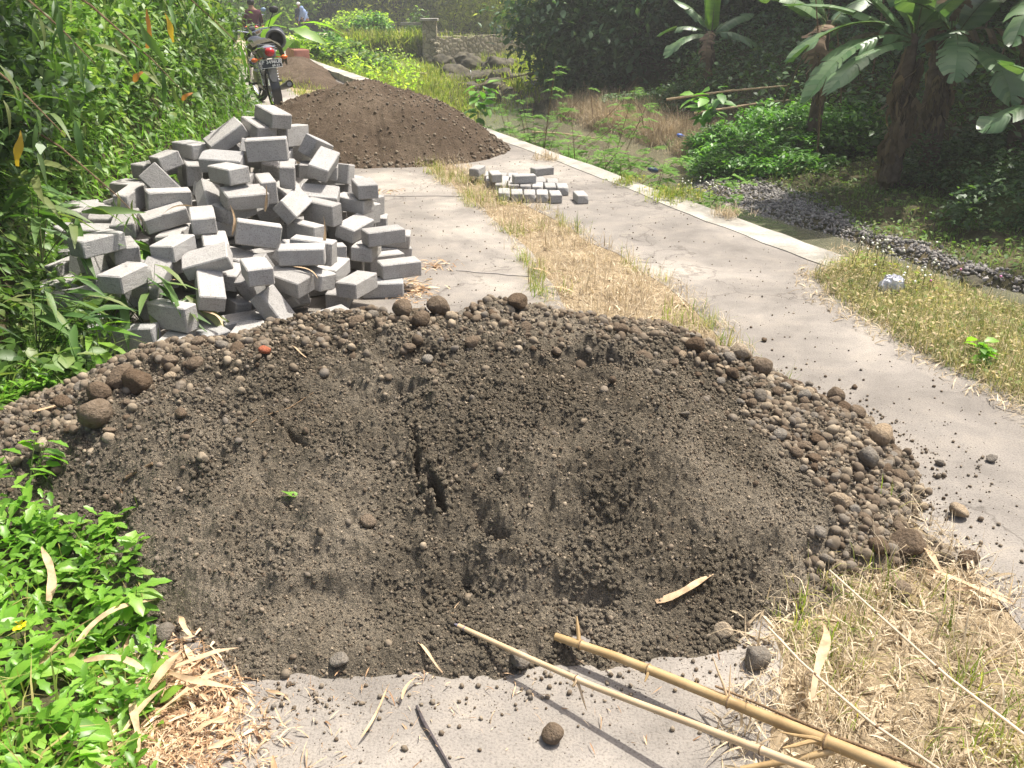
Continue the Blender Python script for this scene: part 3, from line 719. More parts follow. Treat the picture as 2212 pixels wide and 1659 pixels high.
# the rest of the countable cobbles: about 300, in zones
zones = [('right', 150, 'cobbles of the right rim'), ('ridge', 80, 'cobbles along the ridge'), ('left', 60, 'cobbles on the left shoulder')]
n = 26000
x = rng.uniform(-2.5, 1.5, n); y = rng.uniform(1.5, 3.8, n); z = sandz(x, y); ok = z > .001; x, y, z = x[ok], y[ok], z[ok]
w, rt, u, v = weights(x, y, z); d = v-ridge_v(u); cnt = {'right': 0, 'ridge': 0, 'left': 0}
for i in range(len(x)):
    zn = 'right' if rt[i] > .5 else ('left' if u[i] < 520 and d[i] < 170 else ('ridge' if d[i] < 75 else None))
    if zn is None or not (-30 < u[i] < 2250) or d[i] < -25 or cnt[zn] >= dict((a, b) for a, b, c in zones)[zn]: continue
    r = random.choice([.010, .012, .014, .017, .020, .025] if zn != 'right' else [.012, .014, .016, .018, .021, .026])
    if any((x[i]-a)**2+(y[i]-b)**2 < ((r+c)*(.88 if zn == 'right' else .95))**2 for a, b, c in placed): continue
    col = random.choices(['brown', 'grey', 'tan'], [6, 3, 2] if zn == 'right' else [7, 2, 1])[0]; cnt[zn] += 1
    P_ = Vector((x[i], y[i], z[i])); lm, ll = min(LAND, key=lambda t: (t[0]-P_).length); dx, dy = P_.x-lm.x, P_.y-lm.y; dd = (lm-P_).length
    side = ('right of' if dx > 0 else 'left of') if abs(dx) > abs(dy) else ('above' if dy > 0 else 'below')
    key = ('small' if r < .018 else 'larger', col, ('just ' if dd < .14 else 'well ')+side, short(ll)); cob.append((key, r, (x[i], y[i]), zn)); placed.append((x[i], y[i], r))
by = {}
for c_ in cob: by.setdefault(c_[0], []).append(c_)
for key, L in by.items():
    L.sort(key=lambda c_: c_[2][0])
    for k, (_, r, (sx_, sy_), zn) in enumerate(L):
        o_ = ('' if len(L) == 1 else (('left ', 'right ') if len(L) == 2 else ('leftmost ',)+tuple(t+' from the left ' for t in ('second', 'third', 'fourth', 'fifth', 'sixth', 'seventh', 'eighth', 'ninth', 'tenth', 'eleventh', 'twelfth', 'thirteenth', 'fourteenth', 'fifteenth', 'sixteenth', 'seventeenth', 'eighteenth', 'nineteenth', 'twentieth')+tuple('%dth' % q for q in range(21, 99)))[:len(L)-2]+('rightmost ',))[min(k, len(L)-1)])
        stone(0, 0, 0, r, key[1], '%s%s %s cobble %s %s' % (o_, key[0], key[1], key[2], key[3]), group='small cobbles '+{'right': 'of the right rim', 'ridge': 'along the ridge', 'left': 'on the left shoulder'}[zn], world=(sx_, sy_, 0), sx=random.uniform(.9, 1.35), sz=random.uniform(.65, .95), name='cobble'); placed.pop()
# extra loose bank of stones beyond the first 300, one mass
mass = Mass(); cntb = 0; pl = list(placed)
pa = np.array(pl)
for i in rng.permutation(len(x)):
    if rt[i] < .5 or cntb > 620: continue
    r = random.choice([.009, .011, .013, .016, .019])
    if (((x[i]-pa[:, 0])**2+(y[i]-pa[:, 1])**2) < ((r+pa[:, 2])*.72)**2).any(): continue
    pa = np.vstack([pa, (x[i], y[i], r)]); cntb += 1
    mass.add(ROCK2[cntb % 8], [(x[i], y[i], z[i]+r*.3)], randrot(1), [np.array([1.1, 1, .8])*r])
for i in range(0, 30):   # strays on the road
    p = gp(random.gauss(2080, 70), random.uniform(950, 1350)); r = random.choice([.003, .004, .005, .007, .010])
    mass.add(ROCK2[i % 8], [(p.x, p.y, r*.7)], randrot(1), [np.array([1.1, 1, .8])*r])
mass.build('rim_gravel', M['gravel'], kind='stuff', label='smaller stones filling the bank along the right rim of the near pile', cat='gravel')

# ------------------------------------------------------------ far sand pile
def cone_pile(name, label, lobes, x0, x1, y0, y1, st, seed, detail=1.0):
    X0 = np.arange(x0, x1, st); Y0 = np.arange(y0, y1, st); A, B = np.meshgrid(X0, Y0); Zp = np.full(A.shape, -.1)
    for (cx, cy, H, rx, ry, th) in lobes:
        a = rad(th); dx, dy = A-cx, B-cy; q = np.sqrt(((dx*math.cos(a)+dy*math.sin(a))/rx)**2+((-dx*math.sin(a)+dy*math.cos(a))/ry)**2)
        q = q*(1+.16*fbm(A*1.3, B*1.3, seed, 3)); prof = np.where(q < 1, H*(1-q**1.55), -.1*(q-1)-.004)
        Zp = np.maximum(Zp, prof)
    am = sstep(0, .06, Zp)
    ang_ = np.arctan2(B-lobes[0][1], A-lobes[0][0]); Zp = Zp+am*detail*(-.045*np.abs(vnoise(ang_*7, np.hypot(A-lobes[0][0], B-lobes[0][1])*1.2, seed+6))-.025*np.abs(vnoise(ang_*19, np.hypot(A-lobes[0][0], B-lobes[0][1])*2.5, seed+7))+.06*fbm(A*2.2, B*2.2, seed+1, 3)+.018*np.abs(fbm(A*15, B*15, seed+2, 3))+.012*vnoise(A*34, B*34, seed+3)+.008*vnoise(A*60, B*60, seed+4))
    gridmesh(name, X0, Y0, Zp, M['sand_dark'], lambda a, b, c: c > -.006, label=label, cat='sand pile')
    return X0, Y0, Zp
fx0, fy0, FZ = cone_pile('sand_pile', 'tall cone of dark brown sand behind the concrete blocks',
                       [(-1.50, 9.6, .68, 1.35, 1.4, 0), (-1.15, 9.4, .62, 1.12, 1.15, -15), (-1.95, 9.6, .58, 1.1, 1.2, 0)], -3.4, 1.2, 7.7, 11.6, .016, 71)
def fz(x, y): 
    return FZ[np.clip(((y-fy0[0])/.016).astype(int), 0, len(fy0)-1), np.clip(((x-fx0[0])/.016).astype(int), 0, len(fx0)-1)]
mass = Mass(); n = 16000; x = rng.uniform(-3.3, 1.1, n); y = rng.uniform(7.8, 10.2, n); z = fz(x, y); ok = z > 0
x, y, z = x[ok], y[ok], z[ok]; wz = np.exp(-z/.06); k = rng.random(len(x)) < .35+.6*wz; x, y, z, wz = x[k], y[k], z[k], wz[k]; r = .005+.012*rng.random(len(x))**4+.018*rng.random(len(x))*wz*(rng.random(len(x)) < .6)
for q in range(8):
    s = slice(q, None, 8); mass.add(ROCK2[q], np.stack([x[s], y[s], z[s]+r[s]*.3], -1), randrot(len(x[s])), np.stack([r[s]]*3, -1))
mass.build('gravel', M['gravel'], kind='stuff', label='clods and stones rolled to the foot of the far sand cone', cat='gravel')
cone_pile('sand_pile', 'small spread heap of brown sand beyond the motorcycle beside the kerb', [(-4.35, 18.6, .34, .75, 1.9, 22), (-3.6, 16.6, .2, .5, 1.1, 22)], -5.8, -2.4, 15.2, 21, .03, 171)

# ------------------------------------------------------------ concrete blocks
def block_me(k, L, seed):
    bm = bmesh.new(); bmesh.ops.create_cube(bm, size=1); bmesh.ops.scale(bm, vec=L, verts=bm.verts)
    bmesh.ops.bevel(bm, geom=list(bm.edges), offset=.0055, segments=1, affect='EDGES')
    bmesh.ops.subdivide_edges(bm, edges=[e for e in bm.edges if e.calc_length() > .05], cuts=5, use_grid_fill=True)
    r = random.Random(seed)
    for v in bm.verts:
        c = v.co; n = Vector((vn3(c*38, seed), vn3(c*38+Vector((9, 0, 0)), seed), vn3(c*38+Vector((0, 9, 0)), seed)))
        v.co += n*.0012
    # chipped corner
    if seed % 2: 
        cn = Vector((L[0]/2*r.choice((-1, 1)), L[1]/2*r.choice((-1, 1)), L[2]/2*r.choice((-1, 1))))
        for v in bm.verts:
            d = (v.co-cn).length
            if d < .035: v.co -= cn.normalized()*(.035-d)*.45
    me = bpy.data.meshes.new('paving_block'); bm.to_mesh(me); bm.free(); me.materials.append(M['paver'])
    return me
def vn3(p, s): return float(vnoise(np.array(p.x+p.z*1.7), np.array(p.y+p.z*.9), s))
PB = [block_me(i, (.222, .12, .083), i+1) for i in range(8)]
PS = [block_me(i, (.19, .090, .066), i+1) for i in range(3)]
BLOCKS = [[-2.164,4.098,0.051,0.071,-0.033,-0.022,0.997],[-1.712,5.503,0.081,0.925,0.225,0.143,0.27],[-1.375,4.977,0.051,0.767,0.022,-0.033,0.641],[-1.701,4.86,0.064,-0.521,-0.477,0.482,0.518],
 [-0.94,5.294,0.073,-0.601,-0.396,0.388,0.575],[-1.522,3.645,0.051,-0.666,-0.04,-0.006,0.745],[-1.757,4.761,0.227,0.378,0.775,0.505,0.039],[-2.671,5.337,0.064,-0.588,-0.638,0.365,0.339],
 [-1.618,4.099,0.051,-0.062,-0.035,-0.019,0.997],[-2.12,5.206,0.048,-0.182,-0.016,0.037,0.982],[-2.58,5.48,0.069,-0.128,-0.182,0.698,0.681],[-1.84,5.402,0.118,0.712,-0.212,0.647,0.172],
 [-1.867,5.675,0.119,-0.633,-0.359,-0.404,0.553],[-2.018,4.516,0.087,0.662,0.492,0.259,0.502],[-1.187,5.85,0.084,-0.483,-0.325,0.576,0.574],[-1.178,5.142,0.064,0.046,0.053,0.733,0.677],
 [-2.713,5.723,0.065,0.714,0.658,0.168,0.171],[-1.753,4.576,0.118,0.624,-0.357,0.536,0.442],[-2.247,5.57,0.131,0.028,-0.542,0.36,0.759],[-0.903,4.383,0.051,0.715,0.04,0.002,0.698],
 [-1.93,4.43,0.069,-0.392,-0.444,0.558,0.58],[-1.741,4.519,0.263,-0.903,-0.096,0.023,0.418],[-1.583,5.124,0.048,0.37,-0.008,-0.039,0.928],[-1.418,3.79,0.051,0.364,0.032,-0.024,0.931],
 [-1.718,6.027,0.066,0.705,0.657,0.172,0.202],[-1.206,5.776,0.235,-0.78,-0.401,0.302,0.374],[-1.721,5.35,0.317,0.319,-0.509,0.199,0.774],[-2.459,4.706,0.066,-0.663,-0.711,0.18,0.149],
 [-2.448,5.604,0.063,0.382,0.351,0.58,0.628],[-1.622,4.601,0.283,0.559,-0.037,-0.016,0.828],[-1.92,5.682,0.274,-0.985,0.087,0.059,0.134],[-2.269,4.822,0.051,0.943,-0.036,0.016,0.331],
 [-2.103,4.61,0.069,-0.3,-0.351,0.614,0.64],[-1.183,4.128,0.106,0.92,0.344,-0.158,0.098],[-2.463,5.706,0.167,0.811,-0.102,0.026,0.575],[-1.747,4.647,0.389,0.992,0.093,0.067,0.062],
 [-1.658,5.069,0.125,-0.974,-0.037,0.014,0.222],[-1.664,5.115,0.223,0.972,0.019,-0.11,0.209],[-1.203,4.643,0.069,-0.101,-0.145,0.678,0.714],[-1.127,4.299,0.123,-0.728,-0.319,-0.397,0.459],
 [-1.077,5.343,0.121,0.601,-0.349,0.399,0.598],[-1.285,5.122,0.184,-0.026,-0.056,0.764,0.642],[-2.763,4.812,0.048,0.501,-0.011,-0.038,0.865],[-1.045,5.767,0.118,-0.671,-0.286,-0.583,0.359],
 [-1.568,4.521,0.373,0.975,-0.005,0.011,0.221],[-1.774,4.015,0.114,0.496,-0.046,-0.021,0.867],[-2.454,5.028,0.066,-0.088,-0.102,0.673,0.728],[-2.093,5.107,0.179,-0.633,-0.089,0.281,0.716],
 [-2.021,5.438,0.051,0.997,-0.031,0.025,0.067],[-1.434,5.049,0.285,-0.724,-0.001,-0.003,0.69],[-2.899,5.341,0.073,-0.226,-0.342,0.768,0.493],[-1.551,4.815,0.051,-0.534,-0.025,-0.031,0.844],
 [-1.391,4.912,0.363,-0.804,-0.303,-0.098,0.502],[-1.59,5.787,0.079,0.657,0.701,0.131,0.245],[-2.26,5.912,0.111,-0.448,-0.116,0.714,0.525],[-1.118,5.227,0.279,0.991,0.049,0.04,0.122],
 [-2.258,5.404,0.067,-0.172,-0.16,0.714,0.659],[-1.835,3.916,0.208,0.394,0.224,0.565,0.69],[-2.09,3.978,0.147,0.679,0.699,0.129,0.182],[-1.739,5.945,0.169,-0.841,0.042,0.002,0.54],
 [-1.891,4.733,0.549,0.252,0.297,-0.449,0.804],[-1.294,3.924,0.051,0.931,0.017,0.036,0.364],[-2.131,5.154,0.282,-0.587,-0.486,0.546,0.348],[-1.519,5.485,0.069,-0.606,-0.571,0.413,0.369],
 [-2.221,5.749,0.254,-0.78,0.004,0.019,0.625],[-1.277,4.305,0.051,0.574,0.039,0.01,0.818],[-1.383,4.097,0.071,0.254,0.341,0.699,0.576],[-2.713,5.574,0.069,0.039,-0.004,0.725,0.688],
 [-1.325,6.012,0.051,-0.103,0.035,-0.02,0.994],[-1.196,5.154,0.398,0.102,0.647,0.624,0.426],[-1.108,4.497,0.069,-0.242,-0.185,0.672,0.675],[-1.855,5.255,0.051,0.204,-0.026,0.031,0.978],
 [-1.312,4.561,0.189,-0.3,-0.262,0.627,0.669],[-1.778,4.116,0.2,-0.406,-0.004,-0.002,0.914],[-2.058,4.146,0.23,0.574,0.165,-0.647,0.475],[-0.913,5.649,0.051,0.98,-0.029,0.028,0.196],
 [-2.242,5.069,0.38,-0.911,-0.006,0.156,0.382],[-0.735,5.201,0.051,0.986,0.018,0.036,0.161],[-1.544,3.741,0.162,0.145,0.142,0.689,0.695],[-1.644,4.197,0.285,-0.488,0.01,0.01,0.873],
 [-2.095,5.569,0.293,-0.659,-0.614,0.324,0.29],[-0.743,4.905,0.068,-0.242,-0.192,0.659,0.686],[-2.683,5.139,0.172,-0.403,-0.454,0.549,0.574],[-1.674,3.9,0.285,0.701,0.199,-0.071,0.681],
 [-1.76,5.834,0.261,0.688,-0.019,0.017,0.725],[-0.826,4.808,0.175,0.748,0.03,0.026,0.662],[-1.137,4.431,0.264,0.689,-0.444,-0.189,0.541],[-1.617,4.841,0.363,0.04,-0.117,0.571,0.811],
 [-1.485,3.902,0.146,0.871,0.031,-0.025,0.49],[-1.204,5.409,0.111,-0.446,-0.053,0.436,0.78],[-1.029,4.657,0.184,-0.18,-0.124,0.688,0.692],[-1.853,5.02,0.069,-0.703,-0.67,0.19,0.144],
 [-2.021,5.363,0.155,0.983,-0.06,-0.025,0.169],[-0.896,4.984,0.118,0.655,-0.256,0.63,0.33],[-1.084,4.061,0.225,0.265,0.036,-0.084,0.96],[-1.751,4.443,0.342,0.726,-0.014,-0.052,0.686],
 [-2.644,5.429,0.169,-0.114,-0.044,0.067,0.99],[-2.411,4.915,0.051,-0.138,-0.029,-0.027,0.99],[-2.099,4.921,0.155,0.675,0.729,0.072,0.087],[-2.527,4.457,0.047,-0.686,-0.025,0.031,0.727],
 [-1.617,4.648,0.482,0.4,0.426,0.083,0.807],[-0.943,5.443,0.177,0.578,0.03,0.026,0.815],[-2.829,5.269,0.139,0.934,0.009,-0.023,0.356],[-2.539,5.916,0.047,0.953,-0.039,-0.008,0.299],
 [-1.005,4.184,0.209,-0.966,0.053,-0.086,0.239],[-1.121,4.646,0.309,0.206,0.231,0.683,0.661],[-2.544,4.879,0.194,0.227,-0.588,0.128,0.766],[-2.387,5.446,0.19,0.288,-0.192,0.706,0.618],
 [-1.445,5.111,0.443,-0.038,-0.64,-0.168,0.749],[-2.26,4.21,0.068,-0.687,-0.724,0.062,0.019],[-1.146,5.22,0.542,-0.067,0.048,-0.017,0.996],[-1.107,4.995,0.437,-0.01,0.053,-0.231,0.972],
 [-1.468,4.572,0.458,-0.539,0.031,-0.086,0.837],[-1.805,4.476,0.436,0.954,0.083,-0.069,0.281],[-2.005,5.361,0.265,-0.037,-0.137,0.728,0.671],[-2.378,4.945,0.164,-0.814,-0.012,0.006,0.581],
 [-1.702,5.279,0.478,-0.797,-0.206,0.03,0.567],[-2.046,5.801,0.123,-0.065,-0.551,0.506,0.661],[-2.119,5.161,0.409,-0.69,-0.565,0.381,0.243],[-1.437,4.293,0.137,0.986,0.034,0.022,0.159],
 [-2.005,4.326,0.157,-0.316,-0.02,-0.034,0.948],[-1.413,3.892,0.232,0.551,0.198,-0.007,0.81],[-2.349,4.567,0.069,0.682,0.706,0.106,0.157],[-1.414,5.982,0.139,-0.991,-0.038,-0.035,0.126],
 [-1.392,4.52,0.533,-0.301,0.061,-0.136,0.942],[-1.415,5.393,0.184,-0.997,-0.007,-0.039,0.067],[-2.061,4.675,0.234,0.223,0.211,0.577,0.757],[-0.896,4.879,0.281,0.825,0.13,0.04,0.549],
 [-1.715,3.688,0.069,0.053,-0.003,0.704,0.708],[-1.733,5.158,0.562,-0.265,-0.048,0.025,0.963],[-2.026,4.405,0.274,-0.413,-0.744,0.472,0.231],[-1.703,4.875,0.463,-0.145,-0.641,-0.716,0.236],
 [-1.264,4.134,0.221,-0.218,-0.556,0.536,0.596],[-2.242,4.672,0.241,-0.178,-0.473,0.506,0.698],[-1.745,5.349,0.623,-0.854,-0.466,0.181,0.144],[-2.31,4.877,0.267,-0.105,-0.112,-0.021,0.988],
 [-0.9,5.255,0.273,-0.391,-0.321,0.6,0.62],[-1.632,4.093,0.379,-0.65,-0.01,0.001,0.76],[-2.298,4.348,0.188,-0.41,-0.451,0.58,0.54],[-1.408,4.157,0.219,0.677,0.047,0.045,0.733],
 [-0.954,4.46,0.157,-0.64,0.008,-0.034,0.768],[-1.305,5.012,0.46,0.722,0.3,0.204,0.589],[-1.133,5.663,0.366,-0.552,0.04,-0.003,0.833],[-2.456,5.388,0.289,0.56,-0.209,-0.007,0.801],
 [-1.362,5.127,0.61,0.726,0.185,-0.075,0.658],[-1.004,4.288,0.314,0.032,0.093,0.698,0.709],[-2.236,5.473,0.309,-0.559,0,0.019,0.829],[-2.339,5.403,0.387,0.619,-0.089,-0.093,0.775],
 [-2.459,5.069,0.249,0.275,-0.267,0.009,0.924],[-1.667,5.073,0.633,0.901,-0.059,-0.319,0.288],[-1.472,5.04,0.668,0.615,-0.134,0.26,0.732],[-1.853,5.555,0.385,-0.97,0.023,0.033,0.239],
 [-2.173,4.95,0.491,-0.946,-0.014,0.041,0.321],[-1.542,5.331,0.322,0.499,-0.348,0.119,0.785],[-2.736,4.964,0.121,0.68,-0.34,0.534,0.371],[-1.367,4.328,0.235,0.043,0.133,-0.111,0.984],
 [-2.343,4.847,0.365,0.897,-0.005,-0.008,0.443],[-1.466,4.725,0.559,-0.734,-0.029,0.027,0.678],[-2.393,5.686,0.258,0.519,-0.053,0.063,0.851],[-1.292,5.269,0.737,-0.424,-0.374,0.597,0.569],
 [-2.174,4.666,0.375,-0.991,-0.131,0.001,0.021],[-2.188,5.403,0.412,-0.316,0.187,0.918,-0.151],[-0.933,5.101,0.373,0.217,0.04,0.004,0.975],[-1.09,5.103,0.6,-0.644,-0.017,-0.237,0.727],
 [-1.641,5.214,0.749,0.952,-0.136,-0.145,0.234],[-1.4,5.832,0.292,-0.709,-0.685,0.133,0.096],[-1.439,5.481,0.275,-0.764,-0.014,0.071,0.642],[-1.191,4.705,0.452,0.672,0.391,0.205,0.595],
 [-1.93,4.2,0.244,-0.684,-0.678,0.159,0.215],[-1.512,5.647,0.353,-0.615,-0.038,-0.011,0.788],[-1.989,5.177,0.331,0.411,-0.441,0.232,0.763],[-1.478,4.229,0.355,-0.824,0.007,-0.059,0.563],
 [-0.902,5.443,0.276,0.603,0.633,0.357,0.33],[-1.033,4.166,0.328,0.998,0.008,0.005,0.067],[-1.577,4.812,0.664,-0.013,0.04,-0.159,0.986],[-1.793,5.686,0.391,0.203,0.095,0.701,0.677],
 [-2.019,4.493,0.4,-0.779,-0.071,-0.037,0.622],[-1.441,5.101,0.797,0.425,0.107,0.017,0.899],[-1.36,5.415,0.395,-0.484,-0.148,0.315,0.803],[-1.326,4.713,0.54,0.38,0.398,0.577,0.604],
 [-1.611,5.038,0.762,0.916,0.197,-0.217,0.275],[-1.049,5.386,0.356,-0.787,-0.497,0.265,0.252],[-1.883,5.02,0.233,0.51,-0.554,0.483,0.447],[-1.081,5.38,0.499,0.084,0.139,0.77,0.617],
 [-1.32,5.566,0.474,0.984,-0.038,-0.002,0.175],[-1.528,5.455,0.462,-0.804,0.358,-0.001,0.476],[-2.42,4.118,0.047,-0.919,-0.029,0.004,0.393],[-1.356,5.118,0.862,0.413,0.096,0.024,0.906],
 [-1.925,5.238,0.519,-0.834,-0.018,-0.394,0.385],[-2.804,5.112,0.069,-0.348,-0.4,0.593,0.606],[-1.234,4.83,0.597,-0.557,-0.544,0.415,0.47],[-1.804,4.962,0.582,-0.615,-0.584,0.339,0.408],
 [-1.97,4.989,0.44,0.596,-0.053,-0.317,0.736],[-2.043,5.037,0.587,-0.458,-0.016,0.002,0.889],[-0.73,5.41,0.069,0.484,0.474,0.547,0.492],[-1.287,5.521,0.602,-0.617,-0.259,0.433,0.604],
 [-2.058,4.698,0.483,-0.451,-0.496,0.486,0.561],[-1.767,5.513,0.48,-0.992,-0.059,-0.087,0.073],[-1.643,5.505,0.567,0.476,-0.02,0.064,0.877],[-1.3,4.377,0.377,-0.195,-0.038,0.708,0.678],
 [-2.47,4.681,0.178,0.38,-0.049,0.014,0.923],[-0.928,5.628,0.138,-0.027,0.022,-0.016,0.999],[-1.448,5.487,0.668,0.157,-0.053,0.343,0.925],[-0.895,3.972,0.051,-0.304,-0.037,-0.016,0.952],
 [-1.831,5.08,0.685,-0.937,0.01,-0.001,0.348],[-2.181,4.292,0.239,-0.514,-0.443,-0.336,0.653],[-1.453,4.021,0.336,-0.107,-0.093,-0.23,0.963],[-1.617,5.721,0.426,0.477,-0.253,0.103,0.835],
 [-1.404,5.361,0.732,-0.563,-0.268,-0.463,0.631],[-1.592,5.953,0.204,0.467,0.421,0.566,0.533],[-1.228,3.742,0.051,-0.686,-0.026,-0.031,0.726],[-1.059,4.821,0.388,0.18,0.205,0.654,0.705],
 [-1.91,3.765,0.065,-0.58,-0.62,0.393,0.353],[-2.103,5.931,0.111,-0.205,-0.185,0.706,0.653],[-1.347,4.893,0.718,-0.044,-0.066,0.684,0.725],[-1.923,4.914,0.652,-0.88,-0.093,0.108,0.453],
 [-2.215,4.504,0.343,-0.992,-0.031,0.026,0.122],[-1.361,5.819,0.392,0.274,-0.02,0.017,0.961],[-0.732,5.203,0.14,0.998,0.04,0.048,0.023],[-1.48,5.724,0.473,-0.853,0,0.053,0.519],
 [-2.563,5.244,0.297,-0.947,-0.027,0.029,0.32],[-1.565,4.355,0.454,-0.821,-0.027,-0.029,0.569],[-1.917,4.18,0.346,-0.873,0.013,-0.022,0.486],[-1.005,5.585,0.327,0.634,-0.28,0.677,0.249],
 [-1.127,3.924,0.119,-0.877,-0.105,-0.454,0.118],[-1.479,4.592,0.641,-0.927,-0.012,0.018,0.375],[-1.168,5.3,0.656,0.505,0.608,0.576,0.211],[-2.269,4.109,0.165,-0.294,-0.054,-0.03,0.954],
 [-1.814,4.586,0.5,-0.213,-0.146,0.644,0.72],[-1.013,5.931,0.069,0.684,0.649,0.258,0.213],[-1.72,3.72,0.347,0.781,0,0,0.625],[-0.72,4.78,0.262,0.969,0,0,0.247],
 [-0.7,4.52,0.042,0.999,0,0,0.05],[-0.8,4.3,0.129,0.825,0,0,0.565],[-1.95,4,0.427,0.878,0,0,0.479],[-2.75,5.5,0.251,0.989,0,0,0.149],
 [-0.62,4.62,0.124,0.98,0,0,0.199],[-0.86,5.1,0.461,0.582,0,0,0.813],[-1.2,3.95,0.307,0.54,0,0,0.841]]
info = []
for i, b in enumerate(BLOCKS):
    q = Quaternion(b[3:]); u, v = proj(np.array(b[:3])); info.append((float(u), float(v), q, b))
order = sorted(range(len(info)), key=lambda i: info[i][1])
visorder = {i: k for k, i in enumerate(order)}
topmost = max(range(len(info)), key=lambda i: info[i][3][2])
rightmost = max(range(len(info)), key=lambda i: info[i][0]); leftmost = min(range(len(info)), key=lambda i: info[i][0]); nearest = min(range(len(info)), key=lambda i: info[i][3][1])
special = {topmost: 'topmost concrete block, balanced on the peak of the block heap', rightmost: 'concrete block farthest right on the road at the foot of the heap',
           leftmost: 'concrete block farthest left in the heap, half under the leaves', nearest: 'concrete block nearest the sand pile at the lower left of the heap'}
def pose(q):
    ax = [(q@Vector(v)).z for v in ((1, 0, 0), (0, 1, 0), (0, 0, 1))]; a = [abs(t) for t in ax]; k = a.index(max(a))
    d = q@Vector((1, 0, 0)); yaw = math.degrees(math.atan2(d.y, d.x)) % 180
    face = 'broadside' if (yaw < 35 or yaw > 145) else ('end-on' if 60 < yaw < 120 else 'cornerwise')
    st = ('standing on end' if k == 0 else ('on its narrow edge' if k == 1 else 'lying flat'))
    if max(a) < .93 and k: st = 'tilted, ' + st
    return st+' '+face
used = {}
for i, (u, v, q, b) in enumerate(info):
    if i in special: lab = special[i]
    else:
        row = 'peak' if v < 340 else ('upper slope' if v < 410 else ('upper middle' if v < 470 else 'middle' if v < 520 else 'lower middle' if v < 570 else 'lower slope' if v < 630 else 'foot'))
        colm = 'far left' if u < 240 else ('left' if u < 340 else ('centre left' if u < 440 else ('centre' if u < 540 else ('centre right' if u < 640 else ('right' if u < 740 else 'far right')))))
        lab = 'concrete block at %s %s of the heap, %s' % (row, colm, pose(q))
    used.setdefault(lab, []).append(i)
for lab, ids in used.items():
    # blocks that share a place and a pose are told apart by height in their place
    ids.sort(key=lambda i: info[i][1])
    for k, i in enumerate(ids):
        u, v, q, b = info[i]; o = link('paving_block', PB[i % 8], loc=b[:3]); o.rotation_mode = 'QUATERNION'; o.rotation_quaternion = q
        L = lab
        if len(ids) == 2: L = lab.replace('concrete block', ('upper' if k == 0 else 'lower')+' concrete block', 1)
        if len(ids) == 3: L = lab.replace('concrete block', ('upper', 'middle', 'lower')[k]+' concrete block', 1)
        if len(ids) > 3: L = lab.replace('concrete block', ('highest', 'second highest', 'third highest', 'fourth highest', 'fifth highest', 'sixth highest', 'seventh highest')[min(k, 6)]+' concrete block', 1)
        L = L.replace(' of the heap,', ',') if len(L.split()) > 15 else L
        tag(o, L, 'paving block', 'concrete blocks in the tipped heap')
# the blocks set down on the right track
rows = [(6.86, .55, 6, 0, 'front'), (7.16, .42, 6, 0, 'second'), (7.37, .34, 6, 0, 'third'), (7.58, .22, 5, 0, 'back')]
num = ('first', 'second', 'third', 'fourth', 'fifth', 'sixth', 'seventh')
for ri, (y0, x0, nn, zz, nm) in enumerate(rows):
    for k in range(nn):
        x1 = x0-.102*k-random.uniform(0, .01)-(.10 if ri == 0 and k else 0); yaw = rad(90)+random.uniform(-.07, .07)+(.15 if ri == 0 and k == 0 else 0)
        link('paving_block', PS[k % 3], loc=(x1, y0+random.uniform(-.02, .02)+.02*k, .034), rot=(0, 0, yaw), label='%s block from the right in the %s row laid on the right track' % (num[k], nm), cat='paving block', group='loose pavers laid out on the right track')
for k, (xx, yy, yaw, lab) in enumerate(((.10, 7.26, .2, 'upper block lying crosswise on the second row of laid pavers'), (-.14, 7.36, 1.75, 'upper block askew on the left of the laid pavers'), (.26, 7.60, .5, 'upper block at the back right of the laid pavers'), (-.3, 7.62, 1.3, 'upper block at the back left of the laid pavers beside the sand'))):
    link('paving_block', PS[k % 3], loc=(xx, yy, .101), rot=(0, 0, yaw), label=lab, cat='paving block', group='loose pavers laid out on the right track')

# ------------------------------------------------------------ plants on the ground
def scat(m, tpl, P, smin, smax, tilt=(.2, 1.1), yaw=None, wide=(.8, 1.2), mi=0):
    n = len(P)
    if n == 0: return
    y = rng.uniform(0, 2*math.pi, n) if yaw is None else yaw(n)
    pit = rng.uniform(tilt[0], tilt[1], n); roll = rng.normal(0, .35, n); s = rng.uniform(smin, smax, n)
    S = np.stack([s*rng.uniform(*wide, n), s, s], -1)
    for k, t in enumerate(tpl):
        q = slice(k, None, len(tpl)); m.add(t, P[q], rotm(y[q], pit[q], roll[q]), S[q], mi)
def tufts(m, C, hmin, hmax, per=14, spread=.04, lean=.5, w=(.8, 1.3), mi=0):
    n = len(C); P = np.repeat(C, per, 0)+np.c_[rng.normal(0, spread, (n*per, 2)), np.zeros(n*per)]
    h = np.repeat(rng.uniform(hmin, hmax, n), per)*rng.uniform(.5, 1.1, n*per)
    S = np.stack([h*rng.uniform(*w, n*per), h, h], -1); y = rng.uniform(0, 6.283, n*per); pit = rng.normal(0, lean, n*per)
    for k, t in enumerate(BL):
        q = slice(k, None, 4); m.add(t, P[q], rotm(y[q], pit[q], np.zeros(len(y[q]))), S[q], mi)
def pts_in(n, x0, x1, y0, y1, test, zf=land, dz=0):
    x = rng.uniform(x0, x1, n); y = rng.uniform(y0, y1, n); k = test(x, y); x, y = x[k], y[k]
    return np.stack([x, y, zf(x, y)+dz], -1)

